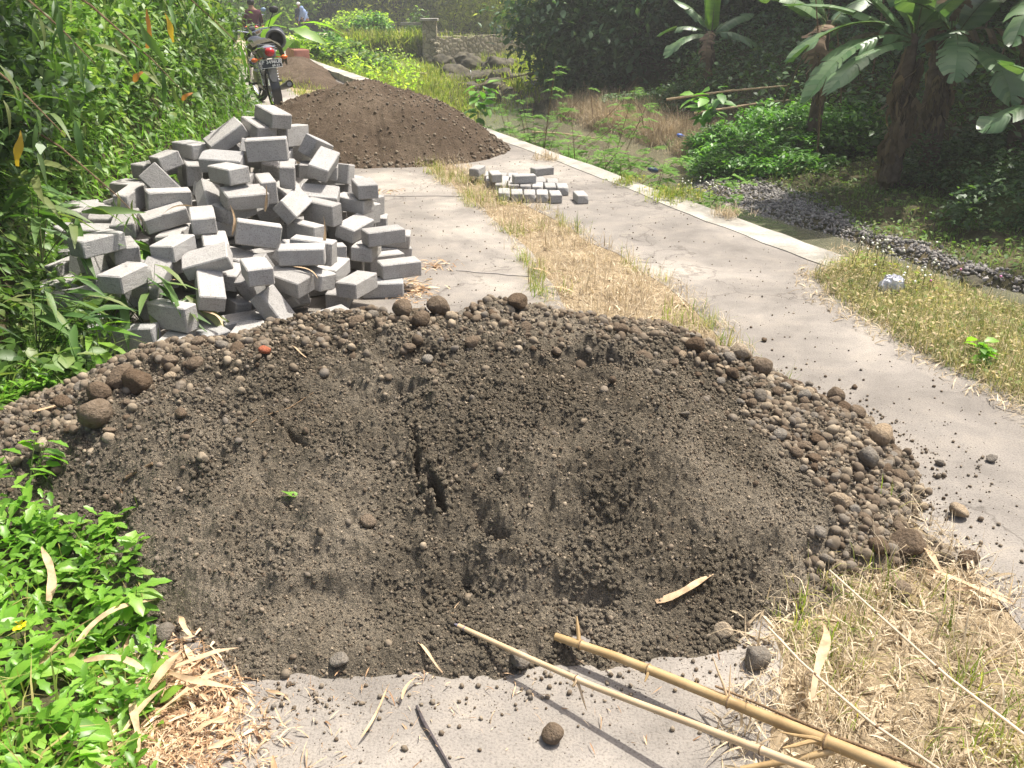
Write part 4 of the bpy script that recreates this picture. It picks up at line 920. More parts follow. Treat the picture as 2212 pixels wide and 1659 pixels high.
# dry median grass: matted straw, standing dead blades, some green ones
def medtest(x, y): return (x > Ml(y)-.08+.08*vnoise(y*5, x*0, 2)) & (x < Mr(y)+.08+.08*vnoise(y*4, x*0, 4)) & ~((sandz(x, y) > .04)) & ~((y > 8.7) & (y < 10.9) & (x > -2.6))
m = Mass(); P = pts_in(150000, -2.6, 1.6, 1.2, 11.5, medtest, dz=.02)
near = P[:, 1] < 3.4
P = P[(rng.random(len(P)) < np.where(near, 1, .42))]
P[:, 2] = .0+rng.random(len(P))**2*.035
tufts(m, P[rng.random(len(P)) < .22], .05, .11, 4, .02, 1.2, (.35, .7))
flat = P[::2]; scat(m, [L_LANCE, L_LANCE2], flat, .03, .09, (-.3, .3), wide=(.3, .7))
P2 = pts_in(3400, -2.6, 1.6, 1.2, 9.5, medtest); P2[:, 2] = 0
tufts(m, P2, .07, .15, 7, .025, .55, (.45, .8))
m.build('dry_grass', M['straw'], kind='stuff', label='bleached dry grass matted down the strip between the two concrete tracks', cat='grass')
m = Mass(); P = pts_in(4200, -2.6, 1.6, 1.2, 9, medtest); P[:, 2] = 0
P = P[(vnoise(P[:, 0]*2.2, P[:, 1]*2.2, 12) > -.02)]
tufts(m, P, .06, .15, 12, .022, .55, (.4, .7))
m.build('green_grass', M['grass_v'], kind='stuff', label='green tufts coming through the dry median grass', cat='grass')
# further median and edges beyond the far pile
m = Mass(); P = pts_in(6000, -9, -1.5, 11, 26, lambda x, y: (x > Ml(y)-.1) & (x < Mr(y)+.05)); P[:, 2] = 0
tufts(m, P, .08, .2, 6, .05, .6, (.8, 1.6)); m.build('median_grass', M['grass_v'], kind='stuff', label='faded grass between the tracks beyond the motorcycle', cat='grass')

# right verge
Ve = lin([(1.2, 2.6), (2.5, 2.22), (3.3, 2.02), (3.65, 1.90), (4.07, 1.84), (4.5, 1.72), (4.85, 1.78), (5.3, 2.2)])
vt = lambda x, y: (x > Ve(y)+.06*vnoise(y*6, x*0, 5)) & (x < kerbx(y)+.16)
m = Mass(); P = pts_in(26000, 1.6, 4, 1.8, 5.3, vt); P[:, 2] = .0
tufts(m, P, .05, .12, 6, .03, .95, (.4, .8)); scat(m, [L_OV, L_SMALL], P[::2]+np.array([0, 0, .045]), .012, .032, (-.3, .8))
m.build('verge_grass', M['verge'], kind='stuff', label='half dry grass and weeds covering the right verge above the stream', cat='grass')
m = Mass(); ed = pts_in(9000, 1.4, 4, 1.8, 5.5, lambda x, y: (np.abs(x-Ve(y)+.03) < .13) | ((vt(x, y)) & (rng.random(len(x)) < .8))); ed[:, 2] = .004+.03*rng.random(len(ed))
scat(m, [L_LANCE, L_LANCE2], ed, .03, .09, (-.25, .25), wide=(.35, .8)); tufts(m, ed[::4], .04, .09, 4, .02, 1.1, (.5, .8))
m.build('verge_straw', M['straw'], kind='stuff', label='straw lying along the edge of the right verge', cat='grass')
# weeds sprouting on the kerb
for (px, py, wd, lab, gm) in ((1455, 428, .34, 'low green weed patch with straw on the kerb near the gravel bar', 'grass_v'), (1355, 398, .16, 'small weed mat on the kerb above the feathery shrubs', 'grass_v'), (1570, 468, .12, 'dry tuft on the kerb just before the dark stream', 'straw'), (1180, 345, .14, 'dry tuft on the kerb below the feathery shrub', 'straw')):
    c = gp(px, py); m = Mass(); k = 90 if wd > .2 else 34
    P = np.c_[rng.normal(c.x, wd*.45, k), rng.normal(c.y, wd*.45, k), np.full(k, .012)]
    tufts(m, P, .05, .14, 7, .02, .7, (.6, 1)); 
    if gm == 'grass_v': scat(m, [L_OV], P+np.array([0, 0, .03]), .02, .04, (-.2, .7))
    m.build('kerb_weeds', M[gm], label=lab, cat='weeds', group='weeds growing on the kerb')
# white flowered weeds at the verge corner
def flower_weed(px, py, h, k, lab, white=True, z=0):
    c = gp(px, py, z); r = empty('flowering_weed', c, label=lab, cat='wild flower', group='flowering weeds on the right verge'); m = MB(); heads = []
    for i in range(k):
        x, y = random.gauss(0, .10), random.gauss(0, .08); hh = h*random.uniform(.6, 1.1); a, b = random.uniform(-.04, .04), random.uniform(-.04, .04)
        m.tube([(x, y, 0), (x+a*.4, y+b*.4, hh*.55), (x+a, y+b, hh)], .0016, 4); heads.append((x+a, y+b, hh))
    m.build('stem', M['stem'], r); 
    for hh in heads: f = Mass(); f.add(ROCK1[0], [hh], randrot(1), np.full((1, 3), .008)); f.build('flower', M['white_fl'] if white else M['pink_fl'], r)
    lf = Mass(); P = np.c_[rng.normal(0, .1, k*6), rng.normal(0, .08, k*6), rng.uniform(0, h*.6, k*6)]; scat(lf, [L_OV], P, .02, .045, (-.2, .8)); lf.build('foliage', M['grass_v'], r)
M['white_fl'] = plain('white_petals', (.75, .75, .62), .6); M['pink_fl'] = plain('pink_petals', (.65, .22, .42), .6); M['yellow_fl'] = plain('yellow_petals', (.85, .55, .01), .5)
flower_weed(1885, 590, .20, 16, 'clump of white headed weeds where the kerb meets the verge, left of the white bag')
flower_weed(1975, 640, .17, 12, 'clump of white headed weeds just behind the white plastic bag')
flower_weed(1500, 425, .12, 14, 'white headed weeds on the kerb beside the gravel bar')
flower_weed(2045, 660, .15, 3, 'pink flowered weeds right of the white plastic bag', False)
# crumpled plastic bag
m = MB(); bm = m.bm; r = bmesh.ops.create_icosphere(bm, subdivisions=4, radius=1)
for v in r['verts']:
    c = v.co; d = 1+.55*float(vnoise(np.array(c.x*3+c.z*2), np.array(c.y*3-c.z), 4))+.35*float(vnoise(np.array(c.x*8+c.z*6), np.array(c.y*8), 6)); v.co = Vector((c.x*.065, c.y*.04, c.z*.06))*d
M['bag'] = plain('thin_plastic', (.62, .62, .66), .25, .5, sc=40, var=.25); c = gp(1926, 618, .05); m.build('plastic_bag', M['bag'], loc=c, rot=(.2, .5, .3), label='crumpled whitish plastic bag caught in the verge grass', cat='plastic bag')

# far bank grass, slope between kerb and pool
m = Mass(); P = pts_in(70000, -14, 0, 12.2, 34, lambda x, y: (x > kerbx(y)+.15) & (x < ShL(y)-.3))
P = P[P[:, 0] < ShL(P[:, 1])-.4-.3*sstep(15, 20, P[:, 1])+.7*vnoise(P[:, 0]*1.2, P[:, 1]*1.2, 8)]
tufts(m, P, .10, .26, 4, .07, .7, (.9, 1.8)); m.build('bank_grass', M['grass_y'], kind='stuff', label='yellow green grass over the bank left of the river', cat='grass')
m = Mass(); P = pts_in(14000, -16, -1, 13, 34, lambda x, y: (x > kerbx(y)+.2) & (x < ShL(y)-1.2) & (fbm(x*.7, y*.7, 33, 2) > .02), dz=.1)
for dz in (0, .15, .3): scat(m, [L_SMALL], P+np.array([0, 0, dz])+rng.normal(0, .08, P.shape), .07, .14, (-.2, .9))
m.build('bank_weeds', M['sunny'], kind='stuff', label='leafy weeds over the grassy bank beyond the road', cat='weeds')

# right bank: gravel bar, grass, understory
m = Mass(); n = 52000
y = rng.uniform(6.6, 14.6, n); x = rng.uniform(1.5, 6, n); t = x-ShR(y); g = GrW(y); k = (t > -.10) & (t < g+.25*rng.random(n)+.05); x, y = x[k], y[k]
P = np.stack([x, y, land(x, y)+.008], -1); r = .008+.020*rng.random(len(x))**2
for q in range(6):
    s = slice(q, None, 6); m.add(ROCK1[q], P[s], randrot(len(P[s])), np.stack([r[s]]*3, -1)*np.array([1.2, 1, .7]))
m.build('gravel_bar', M['rivergravel'], kind='stuff', label='grey river gravel bar beside the dark stream', cat='gravel')
m = Mass(); P = pts_in(60000, 1.8, 12, 5.5, 21, lambda x, y: (x > ShR(y)+GrW(y)+.05+.25*vnoise(x*1.5, y*1.5, 3)) & (x-ShR(y)-GrW(y) < 7))
P = P[rng.random(len(P)) < np.clip(9/P[:, 1], 0, 1)]
tufts(m, P[::2], .05, .13, 5, .05, .75, (.9, 1.8)); scat(m, [L_SMALL, L_OV], P[1::2]+np.array([0, 0, .05]), .035, .08, (-.3, .8))
m.build('bank_grass', M['grass_g'], kind='stuff', label='short green grass on the shaded right bank', cat='grass')
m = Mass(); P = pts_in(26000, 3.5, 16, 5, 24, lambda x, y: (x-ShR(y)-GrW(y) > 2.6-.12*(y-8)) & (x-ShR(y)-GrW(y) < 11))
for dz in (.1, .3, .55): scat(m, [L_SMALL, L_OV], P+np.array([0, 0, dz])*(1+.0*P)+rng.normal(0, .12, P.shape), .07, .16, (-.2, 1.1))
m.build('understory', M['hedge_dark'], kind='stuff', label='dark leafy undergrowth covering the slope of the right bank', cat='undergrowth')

# ---- hedge and undergrowth of the left bank
def lefttest(a, b):
    return lambda x, y: (x < Le(y)+b+.12*vnoise(y*4, x*0, 6)) & (x > Le(y)-a)
m = Mass()
P = pts_in(130000, -7, 0, 2.6, 13.5, lefttest(2.6, .0)); P = P[rng.random(len(P)) < np.clip(5/P[:, 1], .25, 1)]
t = np.clip(Le(P[:, 1])-P[:, 0], 0, 3)
off = rng.random(len(P))**.8*(.08+.30*np.clip(t*2, 0, 1)); P[:, 0] += off*.75*np.clip(t*2, 0, 1); P[:, 2] += off*.8+.01
yawf = lambda n: rng.normal(-1.35, 1.0, n)   # tips hang towards the road and the light
f = rng.random(len(P)); g = vnoise(P[:, 0]*1.1+P[:, 2], P[:, 1]*1.1, 14)
sz = 1
scat(m, [L_OV, L_SMALL], P[(f < .62)], .035, .075, (-.7, .5), yawf)
scat(m, [L_HEART], P[(f >= .62) & (f < .82)], .045, .095, (-.9, .1), yawf)
scat(m, [L_LANCE, L_LANCE2], P[(f >= .82)], .07, .16, (-.8, .6), yawf)
m.build('undergrowth', M['hedge'], kind='stuff', label='bright mixed undergrowth climbing the bank left of the road', cat='undergrowth')
# grass at the foot of the hedge towards the motorcycle
m = Mass(); P = pts_in(9000, -6, -1, 4.4, 13, lambda x, y: (x < Le(y)+.16) & (x > Le(y)-.8)); tufts(m, P, .10, .28, 6, .05, .6, (.7, 1.2))
m.build('edge_grass', M['cover'], kind='stuff', label='fresh green grass at the foot of the left undergrowth', cat='grass')
# near, low: trailing ground cover at the bottom left
GC = lambda x, y: (x < np.interp(y, [1.0, 1.35, 1.5, 1.62, 1.75, 1.9, 2.1, 2.3, 2.6], [-.74, -.75, -.78, -.84, -.90, -.96, -1.13, -1.32, -1.7])+.06*vnoise(y*9, x*0, 6))
def sprig(m, base, h, yaw, lean, k, s, tpl=L_TOOTH, mi=0):
    d = np.array([math.cos(yaw)*math.sin(lean), math.sin(yaw)*math.sin(lean), math.cos(lean)]); P = []; Y = []; Pi = []; Sz = []
    for i in range(k):
        t = (i+1)/k; p = base+d*h*t; a = yaw+(i % 2)*1.57+.3*i
        for e in (0, math.pi): P.append(p); Y.append(a+e+random.gauss(0, .25)); Pi.append(random.gauss(.15+.65*(i == k-1), .2)); Sz.append(s*(.65+.5*math.sin(math.pi*(t*.75+.1)))*random.uniform(.8, 1.15))
    m.add(tpl, P, rotm(np.array(Y), np.array(Pi), rng.normal(0, .2, len(P))), np.stack([Sz]*3, -1), mi)
m = Mass()
P = pts_in(9500, -3.2, -.5, .9, 3.1, lambda x, y: GC(x, y) & (sandz(x, y) < .10)); P[:, 2] = np.maximum(P[:, 2], sandz(P[:, 0], P[:, 1]))
for p in P[:1900]:
    sprig(m, p, random.uniform(.04, .13), random.uniform(0, 6.3), random.uniform(0, .7), random.choice((2, 3, 3)), random.uniform(.034, .06))
scat(m, [L_OV, L_LANCE], P[1900:]+np.c_[np.zeros((len(P)-1900, 2)), rng.uniform(0, .07, len(P)-1900)], .03, .075, (-.3, .8))
m.build('ground_cover', M['cover'], kind='stuff', label='bright creeping ground cover with toothed leaves in the near left corner', cat='ground cover')
m = Mass(); tufts(m, P[1::9], .08, .2, 5, .03, .8, (.5, .8)); m.build('ground_cover_grass', M['grass_v'], kind='stuff', label='grass blades among the creeping ground cover', cat='grass')
# taller leafy plants that stand clear in front of the hedge
def leafy_plant(name, base, h, k, s, mat, tpl, lab, cat='plant', group=None, spread=.5, per=5, wd=1):
    r = empty(name, base, label=lab, cat=cat, group=group); st = MB(); m = Mass()
    for i in range(k):
        yaw = random.uniform(0, 6.3); ln = random.uniform(.05, spread); L = h*random.uniform(.6, 1.05)
        d = Vector((math.cos(yaw)*math.sin(ln), math.sin(yaw)*math.sin(ln), math.cos(ln)))
        st.tube([(0, 0, -.02), tuple(d*L*.5+Vector((0, 0, .03*L))), tuple(d*L)], [.002*(1+h), .0016*(1+h), .0008], 5)
        P = []; Y = []; Pi = []
        for j in range(per):
            t = .35+.65*(j+1)/per; P.append(tuple(d*L*t)); Y.append(yaw-1.57+random.choice((-1, 1))*random.uniform(.2, 1.6)); Pi.append(random.uniform(-.5, .45))
        m.add(tpl, P, rotm(np.array(Y), np.array(Pi), rng.normal(0, .3, per)), np.stack([rng.uniform(.7, 1.1, per)*s]*3, -1)*np.array([wd, 1, 1]))
    st.build('stem', M['stem'], r); m.build('leaves', mat, r); return r
leafy_plant('broadleaf_weed', gp(300, 640, .05), .34, 5, .13, M['cover'], L_HEART, 'broad heart-leaved weed in front of the left foot of the block heap', per=4)
leafy_plant('bamboo_shoot', gp(330, 720, .05), .34, 5, .26, M['bamboo_leaf'], L_LANCE, 'young bamboo shoot with long blades over the lower left of the block heap', per=5, spread=.9)
leafy_plant('bamboo_shoot', gp(215, 800, .05), .26, 4, .20, M['cover'], L_LANCE, 'pale green bamboo shoot at the left end of the near sand pile', per=4, spread=.8)
leafy_plant('bamboo_shoot', gp(90, 560, .35), .45, 6, .26, M['bamboo_leaf'], L_LANCE, 'grey green bamboo spray at the left edge, level with the block heap', per=6, spread=1.1)
leafy_plant('bamboo_shoot', gp(80, 760, .15), .40, 6, .20, M['bamboo_leaf'], L_LANCE, 'dense bamboo spray at the left edge, level with the pile ridge', per=6, spread=1.0)
leafy_plant('bamboo_shoot', gp(380, 480, .1), .25, 3, .17, M['bamboo_leaf'], L_LANCE2, 'thin bamboo spray behind the left end of the block heap', per=4, spread=.9)
m = Mass(); P = pts_in(5200, -3.0, -1.6, 3.0, 5.4, lambda x, y: (x < np.interp(y, [3, 3.6, 3.9, 4.3, 4.8, 5.4], [-1.65, -1.75, -1.95, -2.2, -2.5, -2.8])) & (x > Le(y)-.1)); P[:, 2] = np.maximum(P[:, 2], 0)+rng.random(len(P))*.24
scat(m, [L_OV, L_LANCE, L_TOOTH], P, .04, .10, (-.6, .9)); tufts(m, P[::4]*np.array([1, 1, 0]), .15, .32, 5, .03, .6, (.4, .7))
m.build('undergrowth', M['hedge'], kind='stuff', label='weeds and grass growing over the left foot of the block heap', cat='undergrowth')
leafy_plant('toothed_weed', gp(140, 1170, .03), .16, 4, .085, M['cover'], L_TOOTH, 'tall toothed weed leaning over the left side of the near pile', per=5, spread=.7)
leafy_plant('toothed_weed', gp(60, 1080, .1), .20, 5, .085, M['cover'], L_TOOTH, 'cluster of toothed weeds at the left edge beside the near pile', per=5, spread=.6)
leafy_plant('toothed_weed', gp(290, 1330, .01), .11, 4, .075, M['cover'], L_TOOTH, 'toothed sprig hanging onto the sand above the cut straw', per=5, spread=.9)
leafy_plant('toothed_weed', gp(230, 1210, .02), .14, 4, .08, M['cover'], L_LANCE, 'blade-leaved sprig at the lower left border of the near pile', per=5, spread=.8, wd=1.6)
leafy_plant('sapling', gp(1035, 290, -.7), 1.0, 4, .30, M['vine'], L_OV, 'young broad-leaved sapling rising behind the kerb by the pool', 'sapling', per=6, spread=.22)
leafy_plant('green_weed', gp(2110, 790), .12, 6, .07, M['cover'], L_OV, 'vivid green leafy weed at the right edge of the verge', per=5, spread=.9)
leafy_plant('young_banana', gp(640, 128, .1), 1.0, 4, .95, M['banana_y'], L_LANCE, 'light green young banana plant just right of the helmet', 'banana plant', per=2, spread=.5, wd=2.4)
leafy_plant('broadleaf_weed', gp(1530, 290, -.5), .8, 6, .28, M['vine'], L_OV, 'leafy weed standing left of the creeper mound', per=6, spread=.5)
# yellow flower
c = gp(40, 1356, .13); r = empty('yellow_flower', c, label='single yellow daisy-like flower in the near left corner', cat='flower'); m = MB(); m.tube([(0, 0, -.13), (.005, 0, -.06), (0, 0, 0)], .0015, 5); m.build('stem', M['stem'], r)
m = Mass(); k = 8; m.add(leaf([.06, .24, .26, .12], .1, .1), [(0, 0, 0)]*k, rotm(np.arange(k)*6.283/k, np.full(k, .45), np.zeros(k)), np.full((k, 3), .020)); m.build('petals', M['yellow_fl'], r)
m = MB(); m.blob((0, 0, .002), (.006, .006, .004)); m.build('flower_head', plain('orange_florets', (.7, .38, .02)), r)

# ---- tall plants of the left bank: vine covered bushes and overhanging bamboo
def crown(P0, R3, ncl, per, tpl, smin, smax, hollow=.55, cl=.28, tilt=(-1.1, .6), m=None):
    m = m or Mass(); D = rng.normal(size=(ncl, 3)); D /= np.linalg.norm(D, axis=1)[:, None]; rr = hollow+(1-hollow)*rng.random(ncl)**.6
    Cc = np.array(P0)+D*rr[:, None]*np.array(R3)*(1+.25*vnoise(D[:, 0]*2.2, D[:, 1]*2.2+D[:, 2], 3))[:, None]
    P = np.repeat(Cc, per, 0)+rng.normal(0, cl, (ncl*per, 3))*np.array([1, 1, .7])
    scat(m, tpl, P, smin, smax, tilt); return m, Cc
def tree(name, lab, base, top, crowns, mat, tpl, smin, smax, tr=.12, cat='tree', group=None, barkm='bark', limbs=6):
    r = empty(name, base, label=lab, cat=cat, group=group); tb = MB(); b = Vector((0, 0, -.2)); T = Vector(top)
    mid = T*.5+Vector((random.uniform(-.2, .2), random.uniform(-.2, .2), 0)); tb.tube([b, mid*.5, mid, T], [tr*1.3, tr, tr*.8, tr*.4], 9)
    m = Mass(); ends = []
    for (c, R3, ncl, per, cl) in crowns:
        m, Cc = crown(c, R3, ncl, per, tpl, smin, smax, cl=cl, m=m); ends += [Vector(Cc[random.randrange(len(Cc))]) for _ in range(limbs)]
    for e in ends:
        s = T*random.uniform(.35, 1); k = s.lerp(e, .5)+Vector((0, 0, .15)); tb.tube([s, k, e], [tr*.4, tr*.25, tr*.08], 6)
    tb.build('trunk', M[barkm], r); m.build('crown', mat, r); return r
bushes = [((-2.75, 4.1), (.50, .8, .50), 1.15, 'M', 'vine-covered bush in the top left corner, leaves coloured dark for shade'), ((-3.15, 5.6), (.55, .9, .6), 1.2, 'H', 'vine-covered bush leaning over the bank behind the left blocks'),
          ((-3.5, 7.3), (.55, 1.1, .7), 1.2, 'H', 'leafy bush of pointed leaves on the bank midway to the motorcycle'), ((-3.55, 9.4), (.5, 1.2, .8), 1.1, 'H', 'dense dark green bush overhanging the bank before the motorcycle'), ((-3.95, 11.2), (.62, .7, 1.0), .95, 'H', 'bush of hanging pointed leaves brushing the motorcycle')]
for i, ((x, y), R3, h, mt, lab) in enumerate(bushes):
    z0 = float(land(x, y)); dn = 1 if y < 6 else .7
    tree('vine_bush', lab, (x, y, z0-.3), (0, 0, h), [((0, 0, max(.35, 1.45-z0)), R3, int(520*dn), 18, .11)], M['hedge_dark' if mt == 'M' else 'hedge'], [L_HEART, L_OV, L_SMALL, L_OV] if y < 6 else [L_OV, L_LANCE, L_SMALL], .035, .085 if y < 6 else .11, .03, 'bush', 'bushes on the left bank', limbs=9)  # first bush wears darker leaves, putting the corner's shade into their colour
def bamboo(base, culms, h, lean, lab, mat='bamboo_leaf', s=(.12, .24), nl=900, bow=1.6):
    r = empty('bamboo_clump', base, label=lab, cat='bamboo', group='bamboo clumps'); m = Mass(); cu = MB()
    for i in range(culms):
        yaw = lean+random.gauss(0, .45); o = Vector((random.gauss(0, .25), random.gauss(0, .25), 0)); d = Vector((math.cos(yaw), math.sin(yaw), 0)); pts = []
        for k in range(9): t = k/8; pts.append(o+Vector((0, 0, h*(t-.35*t*t*t)))+d*bow*t*t*random.uniform(.95, 1.05))
        cu.tube(pts, [.035*(1-.8*k/8) for k in range(9)], 7); q = np.array(pts)
        idx = rng.uniform(5.6, 7.99, nl); ii = idx.astype(int); P = q[ii]+(q[ii+1]-q[ii])*(idx-ii)[:, None]
        spr = rng.normal(0, 1, (nl, 3))*np.array([.36, .36, .26]); spr = np.round(spr/.16)*.16+rng.normal(0, .05, (nl, 3))
        P = P+spr-np.array([0, 0, .12]); scat(m, [L_LANCE, L_LANCE2], P, s[0], s[1], (-1.2, .1))
    cu.build('culms', M['cane_y'], r); m.build('leaves', M[mat], r); return r
bamboo((-4.6, 4.6, float(land(-4.6, 4.6))), 9, 4.6, 0.0, 'bamboo arching over the left bank above the block heap', bow=2.2, nl=1500)
bamboo((-4.4, 7.4, float(land(-4.4, 7.4))), 7, 4.4, 0.2, 'bamboo arching over the left bank between the block heap and the motorcycle', bow=1.2)
tree('bamboo_clump', 'unseen overhead bamboo added to shade the top left corner', (-4.3, 4.3, float(land(-4.3, 4.3))), (1.5, 0, 1.6), [((1.75, -.3, 1.25), (1.0, 1.9, .22), 420, 22, .12), ((.6, .6, 1.5), (.9, 2.2, .4), 300, 20, .16)], M['bamboo_leaf'], [L_LANCE, L_LANCE2], .10, .20, .04, 'bamboo', 'bamboo clumps', 'cane_y')  # canopy just out of view, added to throw shade on the left corner
# hanging sprays of bamboo inside the picture, near the top left
def spray(px, py, Y, n, s, lab, mat='bamboo_leaf', dirn=(0, 0)):
    c = gy(px, py, Y); r = empty('bamboo_spray', c, label=lab, cat='bamboo branch', group='hanging bamboo sprays'); tw = MB(); pts = [Vector((-.55, .15, .38)), Vector((-.25, .05, .22)), Vector((0, 0, 0)), Vector((.12, -.04, -.12))]
    tw.tube(pts, [.006, .005, .003, .0015], 5); m = Mass(); P = []
    for i in range(n*2): t = random.random(); a = pts[0].lerp(pts[3], t)+Vector([random.gauss(0, .05) for _ in range(3)]); P.append(tuple(a))
    scat(m, [L_LANCE, L_LANCE2], np.array(P), s*.3, s*.58, (-1.3, .3), lambda k: rng.normal(-1.9, 1.3, k)); tw.build('twig', M['twig'], r); m.build('leaves', M[mat], r)
for a in ((480, 60, 5.2, 26, .26, 'bamboo spray with long blades hanging at the top, left of the rider'), (330, 130, 4.0, 14, .24, 'grey green bamboo spray beside the orange dead leaf', 'bamboo_leaf'),
          (60, 210, 3.0, 18, .24, 'bamboo spray of narrow blades at the far left below the dark bush'), (130, 60, 3.4, 20, .22, 'dark bamboo spray in the top left corner'), (250, 420, 4.2, 12, .2, 'bamboo spray above the left end of the block heap')): spray(*a)
# dead and yellow leaves hanging in the hedge
def ribbon(name, p, L, wd, rot, mat, lab, cat='dry leaf', group=None, curl=.3, twist=.5):
    n = 11; V = []; F = []
    for i in range(n):
        t = i/(n-1); w = wd*(math.sin(math.pi*min(1, t*.80+.16))**1.1)*.36*(1+.25*math.sin(t*9+L*77)); a = twist*(t-.3)*(1+2*math.sin(L*91)); z = curl*L*math.sin(t*math.pi)*.35+.003
        cx = .09*L*math.sin(t*3.4+L*40)
        V += [(cx-w*math.cos(a), (t-.5)*L, z-w*math.sin(a)+w*.25), (cx, (t-.5)*L, z), (cx+w*math.cos(a), (t-.5)*L, z+w*math.sin(a)+w*.25)]
        if i: b = 3*i; F += [(b-3, b-2, b+1, b), (b-2, b-1, b+2, b+1)]
    m = Mass(); m.v = [np.array(V)]; m.f = [np.array(F)]; m.n = len(V); m.mi = [np.zeros(len(F), np.int32)]
    return m.build(name, mat, True, loc=p, rot=rot, label=lab, cat=cat, group=group)
M['dead_orange'] = leafmat('orange_dead_leaf', [(.42, .16, .05), (.5, .22, .07)], .6, .3, .3); M['dead_yel'] = leafmat('yellow_dead_leaf', [(.55, .36, .04), (.5, .3, .05)], .6, .35, .3)
for px, py, Y, L, ry, mt, lab in ((318, 62, 4.3, .17, .25, 'dead_orange', 'long orange dead leaf hanging in the hedge near the top'), (366, 60, 4.5, .13, -.3, 'dead_yel', 'bright yellow leaf hanging right of the orange one'),
       (42, 320, 3.0, .12, .1, 'dead_yel', 'brownish yellow bamboo leaf hanging at the far left'), (330, 90, 4.0, .20, -.25, 'bamboo_leaf', 'pale grey green leaf hanging below the orange dead leaf'), (405, 208, 5.4, .08, 1.0, 'dead_orange', 'small brown leaf slanting in the middle of the hedge'), (300, 165, 4.2, .07, .9, 'dead_orange', 'dull red leaf left of the middle of the hedge')):
    ribbon('dead_leaf', gy(px, py, Y), L, .035 if mt != 'bamboo_leaf' else .045, (rad(88), ry, .2), M[mt], lab, 'dead leaf', 'dead leaves caught in the hedge')

# ---- litter of bamboo sheaths
def lay(px, py, L, wd, ang, lab, z=.006, mat='sheath', onsand=False, curl=.25, lift=0):
    p = onray(px, py) if onsand else gp(px, py, z); ry = random.uniform(-.25, .25)
    rx = 0
    if onsand: rx = (float(sandz(p.x, p.y+.05))-float(sandz(p.x, p.y-.05)))/.1*math.cos(ang)
    ribbon('dry_leaf', (p.x, p.y, p.z+.008), L, wd, (math.atan(rx)+lift, ry, ang), M[mat], lab, 'dry leaf', 'dry bamboo leaves on the ground', curl=curl)
lay(1480, 1278, .175, .034, rad(-74), 'broad pale dry leaf lying alone on the sand at the lower right', onsand=True, curl=.1)
lay(250, 1370, .26, .035, rad(-20), 'long arched dry leaf curving from the ground cover to the straw', .05, curl=.5)
lay(135, 1430, .22, .040, rad(-28), 'wide upright dry leaf sticking out of the ground cover', .09, lift=.35)
lay(100, 1245, .17, .032, rad(25), 'dry leaf standing in the ground cover above the yellow flower', .11, lift=.4)
lay(400, 1360, .10, .022, rad(45), 'brown dry leaf lying between the sprig and the sand', .02)
lay(205, 1215, .09, .02, rad(-8), 'short upright dry leaf at the border of sand and ground cover', .07, lift=.8)
lay(420, 1468, .23, .020, rad(68), 'long straight dry strip crossing the straw towards the concrete', .035)
lay(430, 1432, .18, .018, rad(-75), 'thin dry strip pointing right from the straw', .03)
lay(240, 1445, .17, .024, rad(75), 'dry strip lying half on the ground cover above the straw', .05)
lay(430, 1500, .20, .02, rad(-55), 'dry strip slanting at the right border of the straw', .02)
lay(350, 1530, .22, .024, rad(-35), 'broad dry strip in the middle of the straw', .02)
lay(300, 1560, .20, .022, rad(12), 'dry strip along the lower left of the straw', .02)
lay(480, 1560, .15, .014, rad(-50), 'thin dry strip on the concrete side of the straw', .012)
lay(370, 1450, .15, .03, rad(-15), 'curled wide leaf at the top of the straw beside the grey pebble', .03, curl=.6)
lay(815, 1540, .17, .010, rad(-20), 'narrow bent yellow strip on the concrete left of the dark stick')
lay(1765, 1430, .28, .030, rad(-12), 'long wide dry leaf lying across the dry grass behind the canes', .09)
lay(2010, 1215, .12, .024, rad(15), 'dry leaf at the top end of the dry grass by the rim stones', .04)
lay(2070, 1270, .26, .024, rad(62), 'flat dry sheath on the road at the right border of the dry grass', .01)
lay(2120, 1295, .16, .018, rad(70), 'second dry sheath further right on the road', .01)
lay(130, 880, .17, .018, rad(-70), 'orange dry strip lying on the left shoulder of the near pile', onsand=True, curl=.1)
lay(645, 765, .11, .008, rad(50), 'short straw lying on the upper slope below the red stone', onsand=True, curl=.1)
lay(985, 1330, .07, .008, rad(-18), 'thin straw just above the tip of the thin cane', onsand=True, curl=.1)
lay(920, 1420, .12, .010, rad(55), 'splintered straw between the pile foot and the thin cane', onsand=True)
lay(1210, 630, .2, .022, rad(40), 'brown dry leaf at the left border of the median grass near the ridge', .01)
lay(1165, 590, .2, .022, rad(28), 'dry leaf on the left track beside the median grass', .008)
lay(890, 1490, .09, .012, rad(-20), 'pale straw wisp at the upper end of the dark stick')
for i, (a, b, an) in enumerate(((500, 475, 20), (385, 455, -70), (575, 425, -12), (700, 500, -8), (395, 615, 80), (660, 590, 60), (460, 690, 50))):
    p = gy(a, b, 4.55-.9*((b-420)/300)); ribbon('dry_leaf', p, .16, .02, (rad(60 if abs(an) < 40 else 12), rad(an)*.4, rad(an)), M['sheath'], ('long pale leaf blade hanging in the middle of the block heap', 'dry strip wedged between blocks on the left of the heap', 'upright dry strip between the upper blocks', 'short orange strip on the right half of the block heap', 'dry strip lying across the left foot of the heap', 'dry strip on a block low in the middle of the heap', 'brown curled leaf between the lowest blocks')[i], 'dry leaf', 'dry leaves fallen on the block heap')
